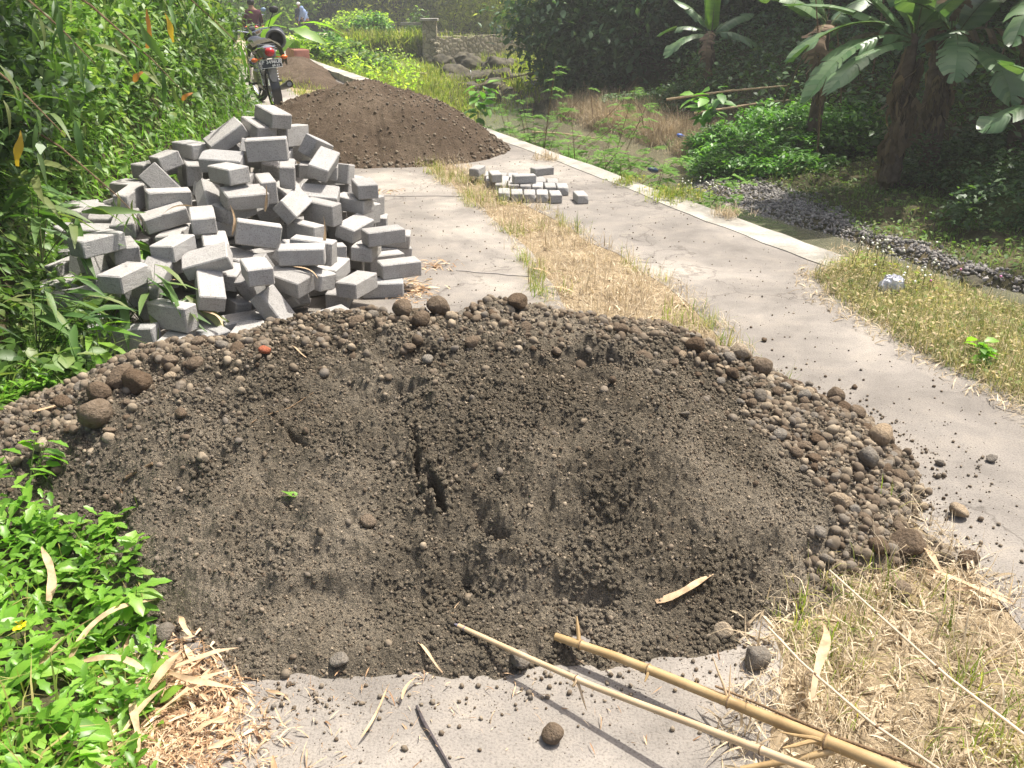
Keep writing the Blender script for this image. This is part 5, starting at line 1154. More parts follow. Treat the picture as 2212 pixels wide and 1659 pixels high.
# straw litter: chopped pieces (stuff)
m = Mass()
def litter(poly_c, sx, sy, n, s=(.02, .07)):
    c = gp(*poly_c); P = np.c_[rng.normal(c.x, sx, n), rng.normal(c.y, sy, n), rng.uniform(.003, .02, n)]; P = P[(sandz(P[:, 0], P[:, 1]) < .01)]
    scat(m, [L_LANCE, L_LANCE2], P, s[0], s[1], (-.2, .2), wide=(.12, .9))
litter((370, 1490), .08, .10, 700, (.02, .12)); litter((350, 1620), .13, .06, 1100, (.015, .06)); litter((300, 1560), .12, .08, 900, (.02, .10)); litter((350, 1560), .12, .12, 1200, (.006, .025)); litter((440, 1570), .06, .08, 160, (.01, .04))
litter((920, 575), .10, .06, 110, (.04, .11)); litter((880, 630), .08, .09, 190, (.05, .13)); litter((820, 415), .10, .05, 50, (.05, .12)); litter((1000, 1520), .5, .10, 220, (.008, .035)); litter((700, 1520), .3, .1, 70, (.01, .035))
m.build('straw_litter', M['sheath'], kind='stuff', label='chopped dry leaves and straw scattered on the concrete', cat='straw')
m = Mass(); x = rng.uniform(-2.6, 2.4, 4200); y = rng.uniform(1.3, 9, 4200); k = (sandz(x, y) < 0) & (x > Le(y)) & (x < kerbx(y)-.2) & ~medtest(x, y); x, y = x[k], y[k]; r = .0016+.0045*rng.random(len(x))**4
m.add(ROCK1[1], np.stack([x, y, r*.5], -1), randrot(len(x)), np.stack([r]*3, -1)); m.build('road_grit', M['gravel'], kind='stuff', label='grit lying on the concrete tracks', cat='grit')
# green leaf on the sand and a root
p = onray(628, 1075); ribbon('fallen_leaf', (p.x, p.y, p.z+.008), .055, .034, (.35, .1, rad(80)), M['cover'], 'single lime green leaf lying on the near sand pile', 'leaf', curl=.1)
def thin(name, pts, rs, mat, lab, cat, **kw): m = MB(); m.tube(pts, rs, 7); return m.build(name, mat, label=lab, cat=cat, **kw)
def sandpts(uv, up=.006): return [Vector((p.x, p.y, p.z+up)) for p in (onray(*q) for q in uv)]
thin('twig', sandpts(((505, 948), (560, 905), (625, 885), (680, 850))), [.0015, .002, .002, .0012], M['twig'], 'thin bent twig on the left half of the near pile', 'twig')
thin('root', sandpts(((330, 1005), (275, 1035), (262, 1060), (270, 1100))), [.005, .006, .003, .0015], M['twig'], 'frayed grey root sticking out of the left of the near pile', 'root')
thin('stick', [gp(900, 1525, .006), gp(915, 1560, .008), gp(945, 1610, .008), gp(985, 1680, .008)], [.003, .005, .0035, .003], plain('dark_stick', (.06, .05, .05), .8, sc=60, var=.4), 'thin dark stick lying on the concrete at the bottom edge', 'stick')

# ---- bamboo canes in the lower right, cut and dropped: joints, side twigs
def cane(name, pts, r0, r1, mat, lab, nodes, twigs=(), tip=None):
    r = empty(name, pts[0], label=lab, cat='bamboo cane', group='cut bamboo canes'); o = Vector(pts[0]); q = [Vector(p)-o for p in pts]; n = len(q)
    L = [0]
    for a, b in zip(q, q[1:]): L.append(L[-1]+(b-a).length)
    T = L[-1]
    def at(t):
        d = t*T
        for i in range(n-1):
            if d <= L[i+1]+1e-9: return q[i].lerp(q[i+1], (d-L[i])/max(1e-9, L[i+1]-L[i]))
        return q[-1]
    ts = sorted(set([i/28 for i in range(29)]+[x for nd in nodes for x in (nd-.006, nd-.002, nd+.002, nd+.006)])); rs = []
    for t in ts: rs.append((r0+(r1-r0)*t)*(1.22 if any(abs(t-nd) < .004 for nd in nodes) else 1))
    m = MB(); m.tube([at(t) for t in ts], rs, 16); m.build('culm', mat, r)
    for nd in nodes:
        d = (at(min(1, nd+.01))-at(max(0, nd-.01))).normalized(); c = at(nd); rr = (r0+(r1-r0)*nd)*1.3
        m = MB(); m.tube([c-d*.0035, c-d*.001, c+d*.001, c+d*.0035], [rr*.8, rr, rr, rr*.8], 14); m.build('node_ring', M['twig'], r)
    for (t, vec, rr) in twigs:
        c = at(t); v = Vector(vec); m = MB(); m.tube([c, c+v*.35+Vector((0, 0, .004)), c+v*.7, c+v], [rr*1.3, rr, rr*.8, rr*.3], 7); m.build('side_twig', M['cane_t'] if rr < .004 else mat, r)
    if tip: m = MB(); m.tube([at(0)-(at(.03)-at(0))*.5, at(0), at(.025)], [r0*.25, r0*.9, r0*1.04], 12); m.build('cut_tip', tip, r)
    return r
cane('bamboo_cane', [gp(1200, 1375, .05), gp(1330, 1418, .06), gp(1590, 1522, .075), gp(1830, 1620, .10), gp(2100, 1730, .13)], .0098, .0152, M['cane_y'], 'thick golden bamboo cane running down to the lower right corner', (.075, .265, .475, .705), twigs=((.07, (-.004, .05, .045), .005), (.27, (-.015, -.025, -.012), .004), (.475, (-.03, .06, .075), .0028), (.475, (.01, .05, .06), .002), (.70, (-.09, -.02, .0), .005), (.715, (-.10, .018, .012), .004)))
cane('bamboo_cane', [gp(990, 1352, .055), gp(1150, 1425, .065), gp(1280, 1482, .08), gp(1500, 1565, .115), gp(1760, 1665, .16)], .0064, .0084, M['cane_t'], 'thinner tan bamboo cane left of the thick one with a bluish tip', (.39, .88), twigs=((.39, (.022, -.045, -.05), .003), (.395, (-.012, -.012, -.01), .004)), tip=plain('bluish_tip', (.16, .15, .19), .5))
cane('bamboo_cane', [gp(1600, 1662, .03), gp(1720, 1640, .06), gp(1800, 1622, .085)], .0065, .0075, M['cane_y'], 'short bamboo branch joining the thick cane at the bottom edge', (.55,))
cane('bamboo_twig', [gp(1545, 1482, .07), gp(1625, 1515, .075), gp(1800, 1590, .08), gp(2010, 1665, .09)], .0028, .004, M['twig'], 'dark thin twig lying along the upper side of the thick cane', (.45, .8))
cane('bamboo_twig', [gp(1792, 1232, .16), gp(1900, 1330, .16), gp(2045, 1460, .15), gp(2230, 1600, .14)], .0026, .0035, M['straw'], 'long thin straw coloured twig crossing the dry grass to the right edge', (.3, .62), tip=None)
cane('bamboo_twig', [gp(1660, 1355, .12), gp(1730, 1430, .12), gp(1880, 1560, .11), gp(2040, 1670, .10)], .0026, .0035, M['straw'], 'long thin twig crossing the dry grass behind the thick cane', (.35, .7))

# ------------------------------------------------------------ river side plants, bananas, trees, walls
def fern_shrub(base, h, k, lab, s=.05, parts=True):
    r = empty('feathery_shrub', base, label=lab, cat='shrub', group='feathery shrubs behind the kerb'); st = MB(); P = []; Y = []; Pi = []; S = []
    for i in range(k):
        yaw = random.uniform(0, 6.3); ln = random.uniform(.15, 1.15); L = h*random.uniform(.35, 1.05); d = Vector((math.cos(yaw)*math.sin(ln), math.sin(yaw)*math.sin(ln), math.cos(ln)))
        st.tube([(0, 0, -.05), tuple(d*L*.5+Vector((0, 0, .06))), tuple(d*L)], [.008, .005, .002], 5)
        for j in range(9):
            t = random.uniform(.35, 1); a = random.uniform(0, 6.3); fl = random.uniform(.12, .22); fd = Vector((math.cos(a), math.sin(a), random.uniform(-.1, .35))).normalized(); o = d*L*t
            for q in range(13):
                u = (q+1)/13; c = o+fd*fl*u+Vector((0, 0, -.35*fl*u*u)); ya = math.atan2(fd.y, fd.x)-1.57
                for sd in (-1, 1): P.append(tuple(c)); Y.append(ya+sd*1.25); Pi.append(random.uniform(-.2, .2)); S.append(s*1.25*(1-.55*abs(u-.45)))
    m = Mass(); S = np.array(S); m.add((np.array([(-.13, .4, 0), (0, 0, 0), (.13, .4, 0), (0, 1, 0)], float), [np.array([(0, 1, 2, 3)])]), P, rotm(np.array(Y), np.array(Pi), np.zeros(len(P))), np.stack([S*1.8, S*1.25, S], -1))
    st.build('stem', M['twig'], r); m.build('leaves', M['mimosa'], r)
for px, py, z, h, k, lab in ((1118, 258, -.95, 1.35, 14, 'feathery shrub at the left end of the row, beside the sapling'), (1225, 292, -.95, 1.3, 15, 'bushy feathery shrub between the tall one and the middle of the row'), (1385, 372, -.95, 1.1, 12, 'feathery shrub pressed against the kerb before the small one'), (1470, 410, -.95, 1.0, 7, 'tiny feathery shrub at the tip of the gravel bar'), (1165, 285, -.95, 1.6, 20, 'tall feathery shrub behind the kerb in front of the pool'), (1255, 330, -.95, 1.25, 13, 'feathery shrub in the middle of the row behind the kerb'), (1335, 345, -.95, 1.2, 12, 'feathery shrub hanging over the water left of the gravel bar'), (1410, 382, -.95, 1.1, 9, 'small feathery shrub nearest the gravel bar'), (1300, 298, -.95, 1.35, 11, 'slender feathery shrub standing furthest into the water')):
    by_ = min(np.arange(5, 16, .02), key=lambda q: abs(float(proj((float(kerbx(q))+.45+(k % 3)*.3, q, -.2))[0])-px)); fern_shrub(Vector((float(kerbx(by_))+.45+(k % 3)*.3, by_, z)), h*1.15, k, lab)

def banana_leaf(L, wd, droop, torn, seed):
    r = random.Random(seed); V = []; F = []; n = 26; mid = []
    for i in range(n+1):
        t = i/n; a = droop*t*t*1.25; 
        if i == 0: p = Vector((0, 0, 0))
        else: p = mid[-1]+Vector((0, math.cos(ang0), math.sin(ang0)))*(L/n)
        ang0 = .5-droop*t*1.7; mid.append(p.copy())
    def hw(t): return wd*.5*min(1, (t-.10)/.14 if t > .10 else 0)**.6*min(1, (1-t)/.22+.02)**.6 if t > .10 else .012
    for side in (-1, 1):
        sag = r.uniform(.1, .5); k = 0
        for i in range(n):
            if r.random() < torn: sag = r.uniform(-.1, .75+torn)
            t0, t1 = i/n, (i+1)/n; g = .02 if r.random() < torn else 0; w0, w1 = hw(t0+g), hw(t1-g*.5); fw = .06*L*(1 if torn else .6)
            a, b = mid[i], mid[i+1]; sh = r.uniform(.8, 1.05) if r.random() < torn else 1
            def edge(p, w): return [(side*w*.5, p.y+fw*.35, p.z-w*.5*math.sin(sag)*.5+.06*w), (side*w*math.cos(sag)*sh, p.y+fw, p.z-w*math.sin(sag)*.95)]
            base = len(V); V += [tuple(a), tuple(b)]+edge(a, w0)+edge(b, w1)
            F += [(base, base+1, base+4, base+2), (base+2, base+4, base+5, base+3)]
    m = Mass(); m.v = [np.array(V, float)]; m.f = [np.array(F)]; m.n = len(V); m.mi = [np.zeros(len(F), np.int32)]
    o = m.build('leaf', M['banana']); me = o.data; bpy.data.objects.remove(o)
    rib = MB(); rib.tube([tuple(p-Vector((0, 0, .004))) for p in mid[::3]], [.014*(1-.85*i/(len(mid[::3])-1)) for i in range(len(mid[::3]))], 6)
    bm = rib.bm; me2 = bpy.data.meshes.new('midrib'); bm.to_mesh(me2); bm.free(); me2.materials.append(M['stem'])
    return me, me2
def banana(base, h, L, leaves, lab, r0=.10, dry=7, seed=0, wd=.40):
    "leaves: (yaw deg, pitch deg, length factor, kind)"
    rr = random.Random(seed); r = empty('banana_plant', base, label=lab, cat='banana plant', group='banana plants on the right bank')
    m = MB(); m.tube([(0, 0, -.15), (.01, 0, h*.35), (-.01, .01, h*.75), (0, 0, h*1.04)], [r0*1.1, r0*.85, r0*.65, r0*.4], 12); m.build('pseudostem', M['pseudostem'], r)
    for i, (yaw, pit, lf, kind) in enumerate(leaves):
        me, me2 = banana_leaf(L*lf, wd*(.8+.3*lf), {'up': .22, 'arch': .52, 'droop': .85, 'young': .2, 'dead': 1.25}[kind], {'up': .05, 'arch': .13, 'droop': .22, 'young': 0, 'dead': .7}[kind], seed*31+i)
        if kind in ('young', 'dead'): me.materials[0] = M['banana_y' if kind == 'young' else 'banana_dry']
        o = link('leaf', me, r, (0, 0, h*rr.uniform(.93, 1.02)), (rad(pit), 0, rad(yaw-90))); 
        if kind == 'dead': o['label'] = 'torn brown dead leaf'
        if kind == 'young': o['label'] = 'upright lime green young leaf'
        link('midrib', me2, o)
    for i in range(dry):
        m = Mass(); k = 26; a = rr.uniform(0, 6.3); z0 = h*rr.uniform(.3, .98); ln = rr.uniform(.25, .5)*h
        P = np.c_[rng.normal(math.cos(a)*r0*.85, .03, k), rng.normal(math.sin(a)*r0*1.1, .03, k), z0-rng.uniform(0, ln*.6, k)]
        scat(m, [L_LANCE, L_LANCE2, L_OV], P, ln*.22, ln*.6, (-1.65, -1.35), lambda n: rng.normal(a-1.57, .5, n), (.5, 1.3)); m.build('dry_sheath', M['banana_dry'], r)
    return r
b0 = gp(1925, 365, -.55)
banana(b0, 1.55, 1.65, [(178, 12, 1.0, 'arch'), (192, 2, 1.05, 'droop'), (205, -12, 1.1, 'droop'), (170, 28, .95, 'arch'), (215, -22, 1.0, 'arch'), (85, 62, .8, 'up'), (260, 50, .7, 'up'), (20, 25, 1.1, 'arch'), (0, 5, .9, 'droop'), (350, 40, 1.0, 'arch'), (140, 40, .9, 'arch'), (186, 6, .85, 'dead'), (300, 30, .8, 'arch')], 'large banana plant on the right bank with leaves fanning left and shaggy dry stem', .12, 16, 1, .27)
banana(gp(2010, 330, -.35), 1.35, 1.25, [(200, 20, .8, 'arch'), (250, -10, 1.0, 'droop'), (285, -15, 1.1, 'droop'), (30, 30, 1.1, 'arch'), (100, 40, .8, 'up'), (330, 10, .9, 'dead')], 'banana plant right behind the large one with two drooping dark leaves', .11, 6, 2)
banana(gp(2190, 330, -.3), 1.75, 1.9, [(185, 20, 1.25, 'arch'), (198, 12, 1.3, 'arch'), (230, -5, .8, 'droop'), (170, 35, 1.0, 'up'), (0, 20, 1, 'arch'), (270, 10, .7, 'dead'), (150, 50, .8, 'young')], 'banana plant at the right edge sending one long leaf left', .12, 7, 3)
banana(gp(1525, 205, -.35), 1.15, 1.1, [(180, 10, 1.0, 'droop'), (205, -8, 1.05, 'droop'), (160, 35, .9, 'arch'), (95, 70, .75, 'young'), (20, 20, .9, 'arch'), (340, -5, .9, 'droop'), (250, -15, .8, 'dead'), (120, 60, .7, 'young')], 'smaller banana plant standing alone left of the creeper mound', .08, 3, 4, .3)
banana(gp(2080, 330, -.2)+Vector((.2, 1.5, 0)), 1.8, 1.3, [(200, 25, 1, 'arch'), (160, 40, .9, 'up'), (300, 0, 1, 'droop'), (250, 0, .8, 'dead')], 'banana plant deeper in the shade between the large one and the right edge', .12, 6, 5)
banana(gp(1840, 300, -.2)+Vector((.1, 1.8, 0)), 1.3, 1.2, [(190, 15, 1, 'arch'), (150, 40, .9, 'up'), (240, -5, .8, 'dead'), (30, 20, .9, 'arch')], 'half hidden banana plant behind the creeper mound', .10, 5, 6)
banana(gp(2170, 430, -.55)+Vector((.5, 0, 0)), .9, 1.1, [(190, 5, 1.0, 'droop'), (170, 30, .9, 'arch'), (220, -10, .8, 'arch'), (90, 60, .7, 'up')], 'short banana plant low at the right edge above the grass', .07, 3, 7)
# creeper mound
def mound(name, lab, blobs, mat, tpl, smin, smax, dens, cat='bush', grp=None, parts=True):
    m = Mass(); o = Vector(blobs[0][0]); r = empty(name, o, label=lab, cat=cat, group=grp); core = MB()
    for (c, R3) in blobs:
        c = Vector(c); n = int(dens*(R3[0]*R3[1]+R3[0]*R3[2]+R3[1]*R3[2])); D = rng.normal(size=(n, 3)); D /= np.linalg.norm(D, axis=1)[:, None]; D[:, 2] = np.abs(D[:, 2])
        rr = (.70+.32*rng.random(n)+.75*fbm(D[:, 0]*2.3+c.x, D[:, 1]*2.3+D[:, 2]*2+c.y, 5, 3)+.25*vnoise(D[:, 0]*8+c.x, D[:, 1]*8+D[:, 2]*6, 7))[:, None]; P = D*rr*np.array(R3)+np.array(c-o); scat(m, tpl, P, smin, smax, (-.6, .7))
        core.blob(c-o, tuple(x*.70 for x in R3), sub=2)
    core.build('stems', M['stem'], r, smooth=False); m.build('leaves', mat, r)
def G(px, py, z): return tuple(gp(px, py, z))
mound('creeper_mound', 'rounded mound of bright green creeper left of the large banana plant', [(G(1730, 330, -.75), (1.0, .8, .66)), (G(1600, 345, -.8), (.85, .7, .42)), (G(1840, 325, -.7), (.7, .7, .62)), (G(1690, 375, -.85), (.9, .5, .32)), (G(1560, 370, -.85), (.5, .4, .22))], M['vine'], [L_SMALL, L_OV, L_TOOTH], .05, .11, 4200)
mound('creeper_mound', 'darker low creeper spreading along the bank right of the large banana plant', [(G(2120, 400, -.7), (.8, .9, .6)), (G(2230, 470, -.75), (.9, .8, .7)), (G(2030, 390, -.75), (.5, .5, .32))], M['hedge_dark'], [L_SMALL, L_OV], .04, .09, 3200)
mound('bush', 'dark weeds bordering the water left of the creeper mound', [(G(1530, 320, -.85), (.35, .6, .3)), (G(1490, 225, -.6), (1.6, 1.0, .35))], M['hedge_dark'], [L_SMALL, L_OV], .05, .1, 2600)
# dead brush on the inside of the bend
m = Mass(); 
for (px, py, z, rx, ry, h, n) in ((1330, 265, -.85, .9, .9, .6, 800), (1250, 240, -.85, 1.1, 1.0, .55, 560), (1430, 290, -.85, .9, .7, .5, 700), (1640, 265, -.5, .9, .7, .3, 420), (1850, 230, -.1, 1.0, .8, .25, 260), (1480, 315, -.85, .5, .4, .4, 260), (1560, 255, -.6, 1.0, .6, .25, 260), (1760, 240, -.2, .9, .5, .25, 160), (1180, 215, -.85, .9, .8, .3, 200)):
    c = gp(px, py, z); P = np.c_[rng.normal(c.x, rx*.45, n), rng.normal(c.y, ry*.5, n), np.full(n, z)]; P = P[P[:, 0] > ShR(P[:, 1])-.1]; P[:, 2] = land(P[:, 0], P[:, 1])
    tufts(m, P, h*.5, h, 9, .06, .85, (.22, .42))
m.build('dead_brush', M['straw_d'], kind='stuff', label='tangle of dead brown brush on the inner bend of the river', cat='brush')
for i, (a, b, za, zb, lab) in enumerate((((1440, 215), (1700, 185), -.3, .1, 'pale fallen bamboo pole across the bank behind the brush'), ((1150, 285), (1290, 300), -.95, -.93, 'pale stick floating in the pool'), ((1500, 245), (1760, 210), -.4, -.1, 'second fallen pole lower on the bank'), ((1010, 190), (1200, 150), -.5, -.2, 'slanting branch by the dark rocks'), ((1700, 205), (1960, 175), -.2, .05, 'long thin pole lying behind the large banana leaves'))):
    thin('fallen_pole', [gp(*a, za), gp((a[0]+b[0])/2, (a[1]+b[1])/2-3, (za+zb)/2), gp(*b, zb)], [.022, .018, .012], M['cane_t'], lab, 'pole')
for i, (px, py, z, h, dx) in enumerate(((1340, 250, -.7, .8, .3), (1280, 250, -.7, .7, -.2), (1420, 255, -.6, .7, .15), (1470, 250, -.6, .8, .35), (1390, 275, -.7, .6, -.3))):
    b = gp(px, py, z); thin('bare_stem', [b, b+Vector((dx*.2, 0, h*.5)), b+Vector((dx, 0, h*.9))], [.008, .006, .002], M['twig'], ('arching bare stem above the brush', 'bare stem leaning left over the brush', 'upright bare stem behind the brush', 'bare stem bowed right behind the brush', 'bare stem at the front of the brush')[i], 'stem', group='bare stems in the dead brush')

# rocks of the narrows
M['wetrock'] = bark('wet_rock', (.03, .028, .02), (.12, .105, .07), 5); M['mossrock'] = bark('mossy_rock', (.10, .095, .04), (.24, .20, .12), 2.2)
ROCK4 = [ico(4, 80+i, .3) for i in range(4)]
def boulder(px, py, z, r, lab, mt='wetrock', sc=(1, 1, .6), k=None, rz=None):
    r = r*.68 if r > .5 else r
    c = gp(px, py, z); t = ROCK4[k if k is not None else random.randrange(4)]; V = t[0].copy(); rr_ = 1+.24*fbm(V[:, 0]*2.3+px, V[:, 1]*2.3+V[:, 2]*1.7, 3, 4)-.10*np.abs(fbm(V[:, 0]*3.1+py, V[:, 2]*3.1+V[:, 1], 9, 3)); V = V*rr_[:, None]
    m = Mass(); m.add((V, t[1]), [(0, 0, 0)], np.eye(3)[None], np.array([[r*sc[0], r*sc[1], r*sc[2]]])); m.build('boulder', M[mt], loc=(c.x, c.y, z+r*sc[2]*.15), rot=(random.uniform(-.15, .15), random.uniform(-.15, .15), random.uniform(0, 6.3) if rz is None else rz), label=lab, cat='boulder', group='boulders in the river')
for a in ((985, 165, -.8, .75, 'black wet rock left of the little waterfall'), (1040, 175, -1.0, .85, 'dark boulder in midstream below the waterfall', 'wetrock', (1.2, 1.4, .55)), (1080, 150, -.7, .9, 'dark overgrown rock on the right above the narrows'), (1075, 195, -1.05, .8, 'long low dark rock at the right edge of the pool', 'wetrock', (1.4, 1, .5)), (1140, 185, -.9, 1.0, 'broad dark rock shelf right of the narrows', 'wetrock', (1.5, 1, .4)),
          (900, 165, -.80, .55, 'mossy sunlit rock shelf upper left of the pool', 'mossrock', (1.4, 1.2, .35)), (950, 190, -.95, .6, 'pale mossy rock shelf running to the water', 'mossrock', (1.6, .9, .32)), (985, 205, -1.0, .6, 'lowest pale rock at the left of the pool', 'mossrock', (1.4, .8, .3)), (870, 150, -.75, .45, 'mossy rock furthest left below the grass', 'mossrock', (1.4, 1.2, .4)), (1010, 195, -.95, .55, 'dark undercut rock at the head of the pool'),
          (1142, 242, -1.0, .2, 'small black stump-like rock standing in the pool'), (1000, 238, -1.0, .2, 'flat pale rock at the left shore of the pool', 'mossrock'), (960, 138, -.7, .6, 'overhanging rock above the waterfall'), (1020, 140, -.75, .6, 'rock behind the waterfall on the right')): boulder(*a)
M['foam'] = plain('falling_water', (.45, .47, .47), .3, .5, sc=25); c = gp(1012, 160, -.75)
m = MB(); 
for k in range(5): m.tube([c+Vector((.04*k-.1, .1, .10)), c+Vector((.04*k-.1+.02*(k%2), -.02, .06)), c+Vector((.045*k-.1, -.08-.02*(k%2), -.12)), c+Vector((.05*k-.11, -.1, -.3-.03*(k%3)))], [.012, .022, .016, .026], 7)
m.build('waterfall', M['foam'], kind='structure')
boulder(2098, 612, -.85, .09, 'small rocks at the end of the gravel bar by the grass')
for px, py, c2, lab in ((1270, 212, (.22, .25, .25), 'bleached bottle-like litter in the dark behind the brush'), (1410, 375, (.03, .05, .09), 'dark blue scrap of litter on the gravel bar'), (1470, 300, (.05, .12, .4), 'small blue scrap floating in the brush')):
    m = MB(); cc = gp(px, py, -.8); m.blob((0, 0, 0), (.09, .05, .04), (0, .3, .4), 2); m.build('litter', plain('litter_plastic', c2, .35), loc=(cc.x, cc.y, -.8+.05), label=lab, cat='litter')

for (px, py, z, r, lab) in ((975, 178, -.9, .35, 'small dark rock in the middle of the narrows'), (1105, 205, -1.0, .3, 'small dark rock below the rock shelf'), (1060, 215, -1.0, .3, 'rounded dark rock at the pool edge'), (930, 205, -1.0, .28, 'small mossy stone by the grassy shore'), (1020, 222, -1.02, .25, 'flat wet stone at the outlet of the narrows'), (1160, 200, -.95, .4, 'dark rock under the feathery shrubs'), (1085, 170, -.8, .4, 'dark rock on top of the shelf'), (1000, 130, -.75, .45, 'rock at the top of the narrows')): boulder(px, py, z, r, lab, 'mossrock' if 'mossy' in lab else 'wetrock')
m = Mass(); P = []
for q in range(2600):
    px, py = random.gauss(1000, 95), random.gauss(155, 30); p = gp(px, py, random.choice((-.35, -.5, -.65, -.8)))
    if float(vnoise(np.array(p.x*1.1), np.array(p.y*.8), 44)) > -.05: P.append((p.x, p.y, float(land(p.x, p.y))+random.uniform(.0, .32)))
tufts(m, np.array(P), .12, .34, 5, .12, .9, (1.0, 2.0)); m.build('rock_grass', M['grass_y'], kind='stuff', label='yellow green grass growing over the rocks of the narrows', cat='grass')
# far walls and terrace
def wallbox(name, lab, a, b, z0, z1, th, mat, cat='wall', cop=None):
    a, b = Vector((*a, 0)), Vector((*b, 0)); d = b-a; n = Vector((-d.y, d.x, 0)).normalized()*th; m = MB(); k = 24
    for i in range(k):
        p, q = a+d*i/k, a+d*(i+1)/k; zz = z1+.05*math.sin(i*1.7)
        vs = [m.bm.verts.new(x) for x in ((p.x, p.y, z0), (q.x, q.y, z0), (q.x, q.y, zz), (p.x, p.y, zz))]; m.bm.faces.new(vs)
        w2 = [m.bm.verts.new(x) for x in ((p.x, p.y, zz), (q.x, q.y, zz), (q.x+n.x, q.y+n.y, zz), (p.x+n.x, p.y+n.y, zz))]; m.bm.faces.new(w2)
    r = empty(name, a, label=lab, cat=cat); bmesh.ops.translate(m.bm, vec=-a, verts=m.bm.verts); m.build('masonry', mat, r, smooth=False)
    if cop:
        mm = MB(); L = d.length; ang = math.atan2(d.y, d.x); mm.box((d/2)+n*.4+Vector((0, 0, z1+cop/2)), (L, th*1.3, cop), (0, 0, ang)); mm.build('coping', M['kerb'], r, smooth=False)
    return r
def XY(px, py, Y): p = gy(px, py, Y); return (p.x, p.y)
wallbox('retaining_wall', 'grass hung stone retaining wall under the far path', XY(700, 120, 33.6), XY(912, 110, 34.6), -1.0, -.12, .5, M['masonry'])
wallbox('retaining_wall', 'pale masonry river wall right of the stone pillar', XY(935, 110, 33.8), XY(1110, 100, 36.0), -1.6, .02, .6, M['masonry'])
m = MB(); c = gy(930, 110, 34.0); m.box((c.x, c.y, -.35), (.55, .5, 1.9), taper=(.9, .9)); 
for i in range(9): m.blob((c.x+random.uniform(-.3, .3), c.y-.25, -1.1+.13*i), (.16, .1, .10), (0, 0, random.random()), 1)
r = empty('stone_pillar', (0, 0, 0), label='rough stone pillar with a capping slab at the end of the far wall', cat='pillar'); m.build('shaft', M['masonry'], r, smooth=False); m = MB(); m.box((c.x, c.y, .64), (.62, .6, .08), bevel=.01); m.box((c.x-.68, c.y+.1, .5), (.75, .12, .1)); m.build('cap', M['kerb'], r, smooth=False)
wallbox('low_wall', 'short pale parapet beyond the far grass', XY(812, 70, 37.5), XY(856, 72, 37.5), -.4, .33, .3, M['kerb'])
ysr = np.linspace(20, 46, 60)
m = Mass(); V = []; F = []
pc = lin([(20, -6.2), (26, -8.0), (32, -9.2), (36, -8.4), (40, -6.5)])
# far path, curving right across the top
pp = [gp(590, 105, .0), gp(560, 92, -.1), gp(600, 82, -.35), gp(700, 76, -.6), gp(860, 72, -.6), gp(1000, 71, -.6)]
P = [Vector((p.x, p.y, 0)) for p in pp]; W2 = [1.0, 1.2, 1.7, 1.6, 1.4, 1.2]
V = []
for i, p in enumerate(P):
    d = (P[min(i+1, len(P)-1)]-P[max(i-1, 0)]).normalized(); n_ = Vector((-d.y, d.x, 0))*W2[i]
    zz = [float(land(q.x, q.y)) for q in (p+n_, p-n_)]; V += [(p.x+n_.x, p.y+n_.y, max(zz)+.03), (p.x-n_.x, p.y-n_.y, max(zz)+.03)]
F = [(2*i, 2*i+1, 2*i+3, 2*i+2) for i in range(len(P)-1)]
m.v = [np.array(V)]; m.f = [np.array(F)]; m.n = len(V); m.mi = [np.zeros(len(F), np.int32)]
M['path'] = plain('pale_path', (.40, .33, .25), .9, .1, sc=2, var=.25); m.build('path', M['path'], kind='structure')
m = MB(); c = gp(640, 137, 0); m.box((c.x, c.y+.2, .18), (1.3, .35, .28), (0, 0, rad(112)), bevel=.02); m.build('red_slab', plain('red_brick', (.42, .18, .14), .85, sc=6, var=.25), label='dull red slab on the kerb beyond the motorcycle', cat='slab')
# grass hanging over the far wall
m = Mass(); n = 1500; x = rng.uniform(-6.6, -3.3, n); P = np.c_[x, rng.uniform(33.4, 35.2, n)+.12*(x+8), rng.uniform(-.5, -.1, n)]
tufts(m, P, .3, .6, 7, .12, .9, (1.3, 2.4)); m.build('hanging_grass', M['grass_y'], kind='stuff', label='long yellow green grass hanging over the far retaining wall', cat='grass')
m = Mass(); n = 2600; x = rng.uniform(-4, 2.5, n); P = np.c_[x, rng.uniform(24, 33.5, n), np.zeros(n)]; P = P[(P[:, 0] > ShR(P[:, 1])+.3)]; P[:, 2] = land(P[:, 0], P[:, 1])
tufts(m, P, .2, .5, 6, .15, .7, (1.5, 2.6)); m.build('far_grass', M['grass_y'], kind='stuff', label='sunlit yellow grass beyond the dark rocks', cat='grass')

# shrubs on the grassy bank and along the far path
for (px, py, z, R3, mt, lab) in ((690, 135, -.15, (.9, .8, .55), 'sunny', 'pale leafy shrub right of the young banana plant'), (745, 150, -.3, (1.0, .8, .6), 'hedge', 'bluish green shrub in the middle of the grassy bank'), (695, 112, -.1, (1.0, .8, .45), 'vine', 'shrub of round leaves below the two walkers'), (800, 75, 0, (.8, .6, .6), 'vine', 'round leafy shrub beside the pale parapet'), (905, 95, -.5, (.55, .5, 1.1), 'hedge', 'dark creeper climbing the stone pillar'), (765, 60, .1, (1.6, 1.2, .7), 'sunny', 'yellowish shrub behind the far path'), (925, 125, -.7, (.5, .5, .35), 'vine', 'tuft of broad leaves at the foot of the pillar'), (665, 190, -.1, (.25, .25, .12), 'sunny', 'low weed on the kerb left of the far sand cone')):
    c = gp(px, py, z); n = 1500 if R3[0] > .4 else 300
    mound('shrub', lab, [(tuple(c), R3)], M[mt], [L_SMALL, L_OV], .10, .2, n/ (R3[0]*R3[1]+R3[0]*R3[2]+R3[1]*R3[2]), 'shrub', 'shrubs on the far bank')

